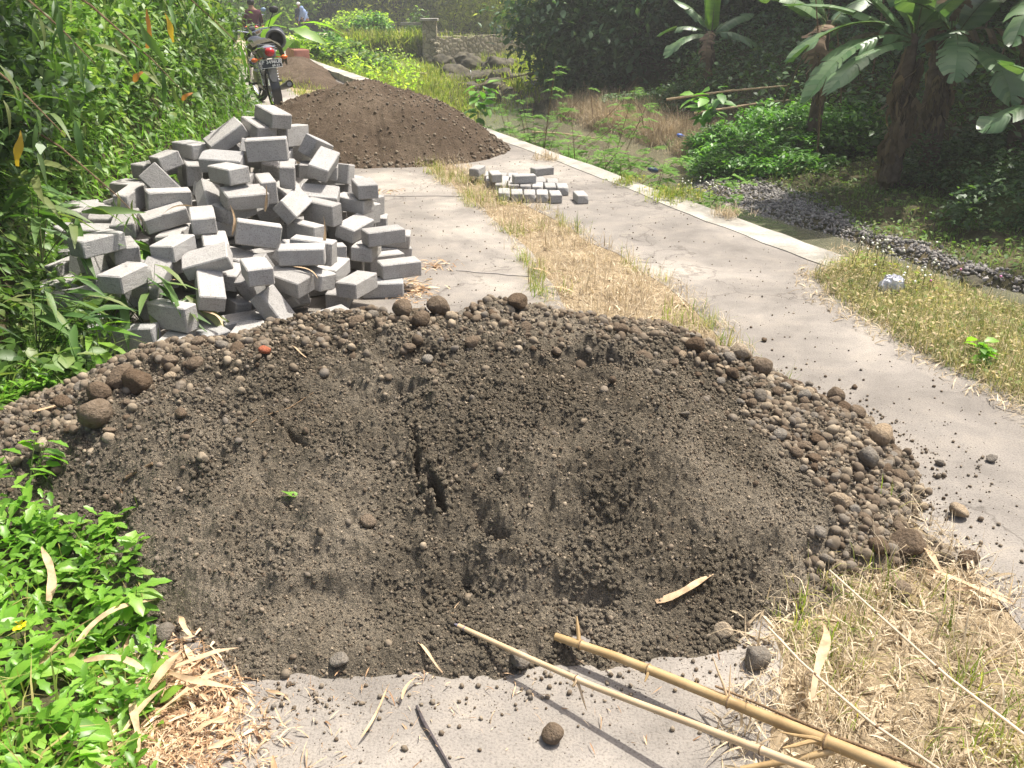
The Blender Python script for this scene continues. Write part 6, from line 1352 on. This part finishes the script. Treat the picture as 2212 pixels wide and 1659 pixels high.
# trees closing the view
def T(px, Y, z=None):
    p = gy(px, 40, Y); return (p.x, Y, float(land(p.x, Y)) if z is None else z)
SM = [L_SMALL]
# big dark tree, boughs down to the brush
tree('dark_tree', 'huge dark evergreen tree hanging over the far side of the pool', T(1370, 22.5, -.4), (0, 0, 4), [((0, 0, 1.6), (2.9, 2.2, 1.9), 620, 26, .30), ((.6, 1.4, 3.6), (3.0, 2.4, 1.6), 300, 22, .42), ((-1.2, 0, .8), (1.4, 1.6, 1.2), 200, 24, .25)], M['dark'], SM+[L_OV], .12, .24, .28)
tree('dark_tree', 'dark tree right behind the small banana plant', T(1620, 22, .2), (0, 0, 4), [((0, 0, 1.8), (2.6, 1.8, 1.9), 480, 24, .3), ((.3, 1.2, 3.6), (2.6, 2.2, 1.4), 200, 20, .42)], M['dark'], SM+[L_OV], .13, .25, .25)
far = [(640, 46, 'sunny', 'sunlit tree behind the two walkers', (3, 2.5, 2.4)), (560, 42, 'sunny', 'sunlit creeper-hung tree behind the rider', (3, 2.5, 2.4)), (720, 48, 'sunny', 'sunlit tree right of the two walkers', (2.4, 2.4, 2.1)), (770, 45, 'dark', 'shaded tree above the pale parapet', (2.3, 2.2, 2.2)), (860, 43, 'olive', 'olive bamboo thicket left of the stone pillar', (2.6, 2, 2.3)), (940, 44, 'olive', 'olive bamboo thicket behind the stone pillar', (2.5, 2, 2.4)), (1030, 42, 'olive', 'olive bamboo thicket over the pale masonry wall', (2.5, 2.0, 2.4)), (1110, 38, 'olive', 'olive bamboo drooping to the end of the wall', (2.0, 2.0, 2.2)), (1185, 33, 'olive', 'olive bamboo beside the dark tree', (1.9, 2.0, 2.2))]
for px, Y, mt, lab, R3 in far:
    b = T(px, Y*1.32, -.5); tree('far_tree', lab, b, (0, 0, 4), [((0, 0, 2.3), tuple(q*1.3 for q in R3), 330, 18, .40), ((random.uniform(-.5, .5), 2, 5.2), (2.6, 2.0, 1.8), 110, 16, .6)], M[mt], SM+[L_LANCE if mt == 'olive' else L_OV], .18, .42, .2, group='trees beyond the far path')
for px, Y, lab in ((1740, 21, 'shaded tree above the fallen poles'), (1870, 19, 'shaded tree behind the large banana plant'), (2010, 18, 'shaded tree behind the drooping banana leaves'), (2160, 16.5, 'shaded tree in the top right corner'), (2300, 14, 'shaded tree just outside the right edge')):
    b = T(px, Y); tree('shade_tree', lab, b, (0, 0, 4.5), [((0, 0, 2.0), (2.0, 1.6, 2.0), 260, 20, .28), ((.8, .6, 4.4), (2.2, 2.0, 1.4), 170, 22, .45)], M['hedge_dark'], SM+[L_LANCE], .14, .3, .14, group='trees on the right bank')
# tall canopy that shades the right bank
for x, y, h, R3, lab in ((11.6, 13.2, 7.0, (2.2, 2.2, 1.2), 'tall tree shading the banana plants'), (12.8, 17.5, 7.5, (2.6, 2.6, 1.4), 'tall tree on the bank behind the banana plants'), (13.5, 10.5, 8.6, (2.8, 2.8, 1.4), 'tall tree on top of the right bank')):
    tree('tall_tree', lab, (x, y, float(land(x, y))), (0, 0, h), [((0, 0, h), R3, 230, 20, .42)], M['hedge_dark'], [L_OV], .22, .42, .16, group='tall trees on the right bank')
# thin stems in the shade of the right bank
for i, px in enumerate(sorted(random.uniform(1640, 2212) for _ in range(18))):
    px = px; Y = random.uniform(12.5, 17); p = gy(px, random.uniform(190, 330), Y); z0 = float(land(p.x, Y)); h = random.uniform(1.2, 3); dx = random.uniform(-.5, .5)
    thin('bare_stem', [(p.x, Y, z0-.05), (p.x+dx*.3, Y, z0+h*.5), (p.x+dx, Y, z0+h)], [.018, .014, .008], M['twig'], '%s of the thin brown stems in the shade, counted from the left' % ('first','second','third','fourth','fifth','sixth','seventh','eighth','ninth','tenth','eleventh','twelfth','thirteenth','fourteenth','fifteenth','sixteenth','seventeenth','eighteenth')[i], 'stem', group='thin stems in the shade of the right bank')
# woodland closing the valley and both sides
m = Mass()
def wood(n, x0, x1, y0, y1, hmax, s):
    x = rng.uniform(x0, x1, n); y = rng.uniform(y0, y1, n); z = np.maximum(land(x, y), -.5)+rng.random(n)*hmax*(.6+.5*vnoise(x*.3, y*.3, 4)); k = (x < Le(np.minimum(y, 40))-2.2) | (y > 60) | (x > 10); P = np.stack([x, y, z], -1)[k]; scat(m, SM, P, s*.6, s, (-1.0, .8))
wood(60000, -45, 45, 61, 74, 8, .9); wood(26000, 11, 22, 3, 48, 7, .6); wood(24000, -24, -5, 2, 48, 6, .5)
m.build('woodland', M['olive'], kind='stuff', label='woodland closing the valley behind the path', cat='woodland')
# left bank beyond the motorcycle
m = Mass(); P = pts_in(20000, -16, -3, 13, 34, lambda x, y: (x < Le(y)-.1) & (x > Le(y)-3)); 
for dz in (.05, .35, .7): scat(m, [L_SMALL, L_OV], P+np.array([0, 0, dz])+rng.normal(0, .12, P.shape), .09, .18, (-.5, .9))
m.build('undergrowth', M['sunny'], kind='stuff', label='sunlit undergrowth on the left bank beyond the motorcycle', cat='undergrowth')

# ------------------------------------------------------------ haze volume, added to veil the view and lift its darks
hm = bpy.data.materials.new('haze'); hm.use_nodes = True; hn = hm.node_tree
for n_ in list(hn.nodes): 
    if n_.type != 'OUTPUT_MATERIAL': hn.nodes.remove(n_)
pv = hn.nodes.new('ShaderNodeVolumePrincipled'); pv.inputs['Color'].default_value = (.95, .97, .92, 1); pv.inputs['Density'].default_value = HAZE; pv.inputs['Anisotropy'].default_value = .3
hn.links.new(pv.outputs[0], hn.nodes['Material Output'].inputs['Volume'])
m = MB(); m.box((0, 95, 9), (260, 330, 24)); m.build('haze', hm, smooth=False, kind='stuff', label='thin pale haze added over the scene to lift its dark tones', cat='haze')

# ------------------------------------------------------------ motorcycle
M['tyre'] = plain('tyre_rubber', (.022, .021, .02), .85, .2, sc=60, var=.4); M['chrome'] = plain('chrome', (.75, .75, .76), .18, .5, 1, sc=20)
M['black'] = plain('black_paint', (.02, .02, .022), .28, .5); M['vinyl'] = plain('seat_vinyl', (.03, .03, .03), .6, .3)
M['grey_pl'] = plain('grey_plastic', (.16, .16, .165), .55, .3); M['engine'] = plain('cast_alloy', (.22, .21, .20), .5, .4, .6)
M['redlens'] = plain('red_lens', (.45, .015, .02), .2, .5); M['orangelens'] = plain('orange_lens', (.7, .16, .03), .25, .5)
M['plate'] = plain('plate_black', (.02, .025, .035), .4, .4); M['white'] = plain('white_paint', (.80, .80, .80), .5); M['bluep'] = plain('dull_blue_panel', (.22, .32, .48), .35, .5)
M['cloth_o'] = plain('olive_cloth', (.14, .13, .095), .9, .1, bmp=.5, bd=.01)
def motorcycle(loc, rz, lean):
    r = empty('motorcycle', loc, label='black motorcycle seen from behind, parked leaning at the edge of the left undergrowth', cat='motorcycle'); r.rotation_euler = (0, lean, rz)
    def wheel(y, steer=0):
        w = MB(); R0 = .285; w.torus((0, 0, 0), R0-.04, .042, 'X', 40, 12, 1.05); t = w.build('wheel', M['tyre'], r, loc=(0, y, .29), rot=(0, 0, steer))
        m = MB(); m.torus((0, 0, 0), .205, .016, 'X', 36, 8, 1.6); m.build('rim', M['chrome'], t)
        m = MB(); m.tube([(-.05, 0, 0), (.05, 0, 0)], .042, 16); m.build('hub', M['engine'], t)
        m = MB()
        for k in range(18):
            a = k*math.pi*2/18; s = .03 if k % 2 else -.03; m.tube([(s, .03*math.cos(a+.5), .03*math.sin(a+.5)), (0, .2*math.cos(a), .2*math.sin(a))], .0022, 4)
        m.build('spokes', M['chrome'], t)
    wheel(0); wheel(1.24, .28)
    m = MB(); pts = [(0, .34*math.cos(a), .29+.33*math.sin(a)) for a in [rad(q) for q in (215, 190, 165, 140, 115, 90, 65)]]
    pr = None
    for p in pts:
        row = [m.bm.verts.new((x, p[1], p[2]-abs(x)*abs(x)*5)) for x in (-.062, -.03, 0, .03, .062)]
        if pr:
            for i in range(4): m.bm.faces.new((pr[i], pr[i+1], row[i+1], row[i]))
        pr = row
    m.build('rear_mudguard', M['black'], r)
    m = MB(); m.poly([(-.055, -.30, .60), (.055, -.30, .60), (.05, -.325, .46), (.025, -.335, .41), (-.025, -.335, .41), (-.05, -.325, .46)], (0, .012, 0)); m.build('mud_flap', M['grey_pl'], r, smooth=False)
    m = MB(); m.blob((0, -.10, .80), (.12, .30, .085), sub=3); m.box((0, -.18, .76), (.17, .34, .10), bevel=.03); m.build('tail_cowl', M['grey_pl'], r)
    m = MB(); m.blob((0, -.37, .79), (.065, .045, .055), sub=3); m.build('tail_light', M['redlens'], r)
    p = MB(); p.box((0, -.345, .645), (.275, .008, .11), (rad(-8), 0, 0), bevel=.002); pl = p.build('number_plate', M['plate'], r, smooth=False)
    fr = MB()
    for z, h in ((.697, .005), (.593, .005)): fr.box((0, -.352+(z-.645)*.14, z), (.272, .004, h), (rad(-8), 0, 0))
    for x in (-.135, .135): fr.box((x, -.352, .645), (.005, .004, .105), (rad(-8), 0, 0))
    fr.build('plate_border', M['white'], pl, smooth=False)
    def text(s, size, x, z, sp=1.0):
        cu = bpy.data.curves.new('plate_text', 'FONT'); cu.body = s; cu.size = size; cu.extrude = .0012; cu.align_x = 'CENTER'; cu.align_y = 'CENTER'; cu.space_character = sp; cu.offset = .0012
        o = bpy.data.objects.new('plate_text', cu); COL.objects.link(o); me = bpy.data.meshes.new_from_object(o); bpy.data.objects.remove(o); me.materials.clear(); me.materials.append(M['white'])
        link('plate_text', me, pl, (x, -.3525+(z-.645)*.14, z), (rad(82), 0, 0))
    text('P', .062, -.108, .664); text('3496', .062, -.005, .664, 1.02); text('UE', .062, .098, .664); text('09·27', .036, .055, .615, 1.25)
    for s in (-1, 1):
        m = MB(); m.tube([(s*.08, -.22, .72), (s*.17, -.24, .70)], .008, 6); m.blob((s*.20, -.245, .70), (.045, .03, .03), sub=2); m.build('turn_signal', M['orangelens'], r)
        m = MB(); m.tube([(s*.105, .05, .34), (s*.11, .12, .68)], .016, 10)
        for k in range(7): m.torus((s*(.105+.001*k), .06+.008*k, .40+.035*k), .026, .006, 'Z', 14, 6)
        m.build('shock_absorber', M['chrome'], r)
        m = MB(); m.tube([(s*.085, .0, .29), (s*.085, .48, .33)], .02, 8); m.build('swingarm', M['black'], r)
        m = MB(); m.tube([(s*.09, 1.24, .29), (s*.09, 1.06, .80)], .022, 10); m.build('fork_leg', M['chrome'], r)
        m = MB(); m.tube([(s*.12, .48, .34), (s*.24, .50, .33)], .016, 8); m.build('footpeg', M['vinyl'], r)
        m = MB(); m.tube([(0, .98, .98), (s*.16, .97, 1.02), (s*.30, .90, 1.03), (s*.37, .84, 1.02)], .012, 8); m.build('handlebar', M['chrome'], r)
        m = MB(); m.tube([(s*.28, .905, 1.03), (s*.395, .82, 1.018)], .019, 10); m.build('grip', M['vinyl'], r)
        m = MB(); m.tube([(s*.25, .92, 1.03), (s*.31, .93, 1.14), (s*.36, .93, 1.22)], .007, 6); m.blob((s*.38, .93, 1.26), (.07, .02, .05), sub=2); m.build('mirror', M['vinyl'], r)
    m = MB(); m.tube([(0, .15, .68), (0, .5, .62), (0, .95, .78), (0, 1.02, .86)], .032, 10); m.tube([(0, .45, .60), (0, .50, .30), (0, .85, .32), (0, .98, .75)], .02, 8); m.build('frame', M['black'], r)
    m = MB(); m.box((0, .60, .40), (.24, .36, .22), bevel=.05); m.tube([(0, .68, .42), (0, .86, .50)], .075, 12)
    for k in range(7): m.torus((0, .72+.022*k, .44+.01*k), .075, .006, 'Y', 20, 6)
    m.build('engine', M['engine'], r)
    m = MB(); m.blob((0, .66, .83), (.135, .27, .12), (rad(8), 0, 0), 3); m.build('fuel_tank', M['black'], r)
    m = MB(); m.box((0, .13, .87), (.24, .72, .08), (rad(4), 0, 0), bevel=.035); m.build('seat', M['vinyl'], r)
    m = MB(); c = [(-.20, .30, .74), (-.17, .10, .89), (-.05, .02, .935), (.08, .0, .93), (.19, -.03, .87), (.23, -.06, .70), (.22, -.08, .62)]
    pr = None
    for i, p_ in enumerate(c):
        row = [m.bm.verts.new((p_[0], p_[1]+d*.20, p_[2]+.014*math.sin(i*2.3+d*5)-abs(d)*.03)) for d in (-1, -.5, 0, .5, 1)]
        if pr:
            for k in range(4): m.bm.faces.new((pr[k], pr[k+1], row[k+1], row[k]))
        pr = row
    r_ = bmesh.ops.solidify(m.bm, geom=m.bm.faces[:], thickness=.012); m.build('saddle_cloth', M['cloth_o'], r)
    m = MB(); m.tube([(-.13, .08, .80), (-.13, -.22, .84), (-.06, -.34, .85), (.06, -.34, .85), (.13, -.22, .84), (.13, .08, .80)], .011, 8); m.build('grab_rail', M['chrome'], r)
    m = MB(); m.tube([(.13, .66, .30), (.16, .45, .24), (.18, .25, .26)], .02, 10); m.tube([(.18, .28, .26), (.21, -.12, .33), (.215, -.20, .345)], [.035, .052, .05], 14, caps=False); m.tube([(.2145, -.19, .343), (.212, -.15, .335)], [.034, .034], 12); m.build('exhaust', M['engine'], r)
    m = MB(); m.tube([(.0, .95, .80), (0, 1.08, .98)], .03, 8); m.blob((0, 1.10, .93), (.095, .085, .095), sub=3); m.box((0, 1.02, 1.02), (.16, .08, .07), (rad(-30), 0, 0), bevel=.02); m.build('headlamp_unit', M['black'], r)
    m = MB(); pr = None
    for a in [rad(q) for q in (200, 170, 140, 110, 80, 50, 25)]:
        row = [m.bm.verts.new((x, 1.24+.33*math.cos(a), .30+.33*math.sin(a)-x*x*5)) for x in (-.055, 0, .055)]
        if pr:
            for i in range(2): m.bm.faces.new((pr[i], pr[i+1], row[i+1], row[i]))
        pr = row
    m.build('front_mudguard', M['black'], r)
    m = MB(); m.tube([(-.06, .5, .30), (-.20, .40, .04), (-.24, .38, .012)], .011, 8); m.build('side_stand', M['vinyl'], r)
    m = MB(); m.tube([(.10, .06, .29), (.10, .55, .34)], .012, 6); m.box((-.1, .3, .33), (.02, .5, .09), bevel=.02); m.build('chain_guard', M['black'], r)
    return r
mloc = gp(597, 238, 0)
bike = motorcycle((mloc.x, mloc.y, .0), rad(24), rad(-5))
# helmet hung on the right mirror, open side facing back
def helmet(loc, rot):
    r = empty('helmet', loc, label='black open helmet hung on the right mirror of the motorcycle', cat='helmet'); r.rotation_euler = rot
    m = MB(); n = 26; prf = []
    for j in range(11): a = rad(-28+j*118/10); prf.append((math.cos(a), math.sin(a)))
    rows = []
    for (cx, cz) in prf: rows.append([m.bm.verts.new((.135*cx*math.cos(2*math.pi*k/n), -.155*cz*1.0, .15*cx*math.sin(2*math.pi*k/n))) for k in range(n)])
    for a, b in zip(rows, rows[1:]):
        for k in range(n): m.bm.faces.new((a[k], a[(k+1) % n], b[(k+1) % n], b[k]))
    m.bm.faces.new(rows[-1]); bmesh.ops.recalc_face_normals(m.bm, faces=m.bm.faces); bmesh.ops.solidify(m.bm, geom=m.bm.faces[:], thickness=.02); m.build('shell', M['black'], r)
    m = MB(); m.torus((0, .075, 0), .128, .02, 'Y', 28, 10); m.build('edge_padding', M['grey_pl'], r)
    m = MB(); m.tube([(-.10, .07, -.06), (-.03, .09, -.19), (.05, .09, -.18), (.10, .07, -.05)], .008, 6); m.build('chin_strap', M['vinyl'], r)
bike_m = Matrix.Translation(bike.location) @ Euler(bike.rotation_euler).to_matrix().to_4x4()
hp = bike_m @ Vector((.30, .86, 1.27)); helmet(gy(597, 82, hp.y-.1), (rad(-12), 0, rad(186)))

# ------------------------------------------------------------ people
M['skin'] = plain('brown_skin', (.28, .16, .10), .6, .3, var=.08); M['maroon'] = plain('maroon_shirt', (.075, .03, .04), .85, .1); M['navy'] = plain('navy_jacket', (.025, .035, .06), .8, .1)
M['bluecl'] = plain('light_blue_cloth', (.22, .30, .48), .85, .1); M['darkpants'] = plain('dark_trousers', (.03, .03, .04), .85, .1); M['greycap'] = plain('pale_cap', (.55, .55, .53), .8, .1); M['hair'] = plain('black_hair', (.012, .010, .009), .5, .4)
mm_, nt_, b_ = newmat('camouflage_cloth', .85, .1); n_ = noise(nt_, 14, 2, .5); nt_.links.new(ramp(nt_, [(.0, (.05, .06, .06)), (.42, (.18, .20, .20)), (.5, (.42, .44, .42)), (.58, (.10, .12, .13))], n_, 'CONSTANT').outputs[0], b_.inputs['Base Color']); M['camo'] = mm_
def skinned(name, J, E, mat, parent, root=0, sub=2, **kw):
    me = bpy.data.meshes.new(name); me.from_pydata([j[0] for j in J], E, []); me.materials.append(mat); o = link(name, me, parent, **kw); me.skin_vertices.new() if hasattr(me.skin_vertices, 'new') else None
    md = o.modifiers.new('skin', 'SKIN'); md.use_smooth_shade = True; sv = me.skin_vertices[0].data
    for i, j in enumerate(J): rr = j[1] if isinstance(j[1], tuple) else (j[1], j[1]); sv[i].radius = rr; sv[i].use_root = (i == root)
    s = o.modifiers.new('sub', 'SUBSURF'); s.levels = s.render_levels = sub; return o
def person(loc, rz, lab, top, trousers, arms, legs, headwear=None, bend=0., veil=None, h=1.62):
    s = h/1.62; r = empty('person', loc, rz, label=lab, cat='person'); r.scale = (s, s, s); b = bend
    pel = Vector((0, 0, .86)); ch = pel+Vector((0, .42*math.sin(b), .42*math.cos(b))); nk = ch+Vector((0, .16*math.sin(b), .14*math.cos(b)))
    hd = nk+Vector((0, .05+.06*math.sin(b), .10)); tp = hd+Vector((0, .01, .11))
    J = [(pel, (.14, .10)), (pel.lerp(ch, .5), (.12, .09)), (ch, (.15, .10)), (nk, .05), (hd, (.075, .088)), (tp, (.065, .075))]; E = [(0, 1), (1, 2), (2, 3), (3, 4), (4, 5)]
    hands = []
    for sd, (el, wr) in zip((-1, 1), arms):
        sh = ch+Vector((sd*.17, 0, .05)); e_ = sh+Vector(el); w_ = e_+Vector(wr); k = len(J); J += [(sh, .055), (e_, .042), (w_, .028)]; E += [(2, k), (k, k+1), (k+1, k+2)]; hands.append((w_, Vector(wr).normalized(), sd))
    feet = []
    for sd, (kn, an) in zip((-1, 1), legs):
        hp_ = pel+Vector((sd*.09, 0, -.06)); k_ = hp_+Vector(kn); a_ = k_+Vector(an); k = len(J); J += [(hp_, .085), (k_, .058), (a_, .040), (a_+Vector((0, .15, -.05)), .035)]; E += [(0, k), (k, k+1), (k+1, k+2), (k+2, k+3)]; feet.append(a_)
    # hands: palm, four unequal fingers, thumb
    for (w_, d, sd) in hands:
        k0 = len(J)-0; wi = [i for i, j in enumerate(J) if j[0] == w_][0]; sdv = Vector((0, 1, 0)) if abs(d.y) < .7 else Vector((0, 0, 1)); pa = w_+d*.07; k = len(J); J.append((pa, (.034, .016))); E.append((wi, k))
        for f, ln in enumerate((.062, .072, .067, .05)):
            base = pa+d*.02+sdv*(.027-.018*f); k2 = len(J); J += [(base, .0095), (base+d*ln*.55, .0085), (base+d*ln+Vector((-sd*.015, 0, 0)), .007)]; E += [(k, k2), (k2, k2+1), (k2+1, k2+2)]
        k2 = len(J); J += [(w_+d*.04+sdv*.035, .010), (w_+d*.075+sdv*.055, .008)]; E += [(k, k2), (k2, k2+1)]
    body = skinned('body', J, E, M['skin'], r)
    # face
    m = MB(); 
    for e in (-.03, .03): m.blob(hd+Vector((e, .088, .035)), (.012, .008, .007), sub=1)
    m.blob(hd+Vector((0, .10, .0)), (.012, .018, .022), sub=1); m.blob(hd+Vector((0, .09, -.035)), (.024, .008, .006), sub=1); m.blob(hd+Vector((-.082, 0, .01)), (.012, .02, .03), sub=1); m.blob(hd+Vector((.082, 0, .01)), (.012, .02, .03), sub=1); m.build('face', M['skin'], r)
    J2 = [(pel+Vector((0, 0, .02)), (.165, .13)), (pel.lerp(ch, .5), (.15, .115)), (ch, (.175, .125)), (nk-Vector((0, 0, .04)), .07)]; E2 = [(0, 1), (1, 2), (2, 3)]
    for sd, (el, wr) in zip((-1, 1), arms):
        sh = ch+Vector((sd*.17, 0, .05)); e_ = sh+Vector(el); w_ = e_+Vector(wr)*.9; k = len(J2); J2 += [(sh, .072), (e_, .056), (w_, .042)]; E2 += [(2, k), (k, k+1), (k+1, k+2)]
    skinned('shirt', J2, E2, M[top], r)
    J3 = [(pel+Vector((0, 0, .05)), (.16, .125))]; E3 = []
    for sd, (kn, an) in zip((-1, 1), legs):
        hp_ = pel+Vector((sd*.09, 0, -.06)); k_ = hp_+Vector(kn); a_ = k_+Vector(an)*.93; k = len(J3); J3 += [(hp_, .105), (k_, .078), (a_, .06)]; E3 += [(0, k), (k, k+1), (k+1, k+2)]
    skinned('trousers', J3, E3, M[trousers], r)
    for a_ in feet: m = MB(); m.blob(a_+Vector((0, .06, -.035)), (.05, .13, .045), sub=2); m.build('shoe', M['vinyl'], r)
    if headwear: m = MB(); m.blob(hd+Vector((0, -.005, .07)), (.098, .112, .085), sub=3); m.blob(hd+Vector((0, .09, .06)), (.075, .075, .012), sub=2); m.build('cap', M[headwear], r)
    if veil: m = MB(); m.blob(hd+Vector((0, -.015, .02)), (.115, .12, .15), sub=3); m.blob(nk+Vector((0, -.03, -.10)), (.21, .17, .24), sub=3); m.build('headscarf', M[veil], r)
    if not headwear and not veil: m = MB(); m.blob(hd+Vector((0, -.02, .045)), (.092, .105, .095), sub=3); m.build('hair', M['hair'], r)
    return r
stand = [((0, .02, -.40), (0, -.02, -.38))]*2
dn = [((-.06, .0, -.27), (-.01, .06, -.24)), ((.06, .0, -.27), (.01, .06, -.24))]
p = gy(548, 60, 24); person((p.x, p.y, -.26), rad(20), 'person in a maroon shirt and camouflage trousers sitting behind the motorcycle, half hidden by leaves', 'maroon', 'camo', [((-.05, .10, -.26), (.02, .20, -.08)), ((.05, .10, -.26), (-.02, .20, -.08))], [((-.05, .40, -.04), (-.02, -.02, -.38)), ((.05, .40, -.04), (.02, -.02, -.38))], bend=.08, h=1.62)
p = gy(651, 70, 50); person((p.x, p.y, -.62), rad(160), 'person in a navy jacket and pale cap walking on the far path', 'navy', 'darkpants', dn, [((0, .15, -.37), (0, -.05, -.38)), ((0, -.1, -.39), (0, -.12, -.36))], headwear='greycap', h=1.66)
p = gy(666, 70, 49.6); person((p.x, p.y, -.62), rad(150), 'person in a light blue headscarf and top bending forward beside the navy jacket', 'bluecl', 'darkpants', [((-.04, .12, -.25), (.02, .12, -.2)), ((.04, .12, -.25), (-.02, .12, -.2))], stand, bend=.55, veil='bluecl', h=1.55)
# second, half hidden motorcycle parts seen by the rider: an orange and pale blue tank panel on a small machine
def small_bike(loc, rz):
    r = empty('motorcycle', loc, rz, label='second motorcycle with an orange lamp, mostly hidden by leaves beside the rider', cat='motorcycle')
    for y in (0, 1.2):
        m = MB(); m.torus((0, y, .28), .24, .042, 'X', 30, 10); w = m.build('wheel', M['tyre'], r); m = MB(); m.torus((0, y, .28), .2, .014, 'X', 30, 6, 1.5); m.build('rim', M['chrome'], w)
    m = MB(); m.box((0, .45, .42), (.2, .4, .25), bevel=.05); m.tube([(0, 1.2, .28), (0, 1.0, .85)], .03, 8); m.tube([(0, 0, .28), (0, .5, .4), (0, .95, .75)], .03, 8); m.build('frame', M['engine'], r)
    m = MB(); m.box((0, .1, .74), (.24, .7, .1), bevel=.04); m.build('seat', M['vinyl'], r); m = MB(); m.blob((0, .62, .72), (.14, .25, .13)); m.build('fuel_tank', M['bluep'], r)
    m = MB(); m.tube([(-.35, .9, 1.0), (0, .98, .95), (.35, .9, 1.0)], .012, 8); m.build('handlebar', M['chrome'], r); m = MB(); m.blob((0, 1.08, .88), (.09, .08, .09)); m.build('headlamp', M['white'], r)
    for s in (-1, 1): m = MB(); m.blob((s*.2, -.15, .72), (.05, .04, .04), sub=2); m.build('turn_signal', M['orangelens'], r)
    m = MB(); m.blob((.0, -.28, .72), (.08, .05, .05)); m.build('tail_light', M['redlens'], r); m = MB(); m.blob((.34, .9, 1.12), (.07, .02, .05), sub=2); m.build('mirror', M['bluep'], r)
p = gy(548, 60, 24); small_bike((p.x+.12, p.y-.35, .0), rad(20))
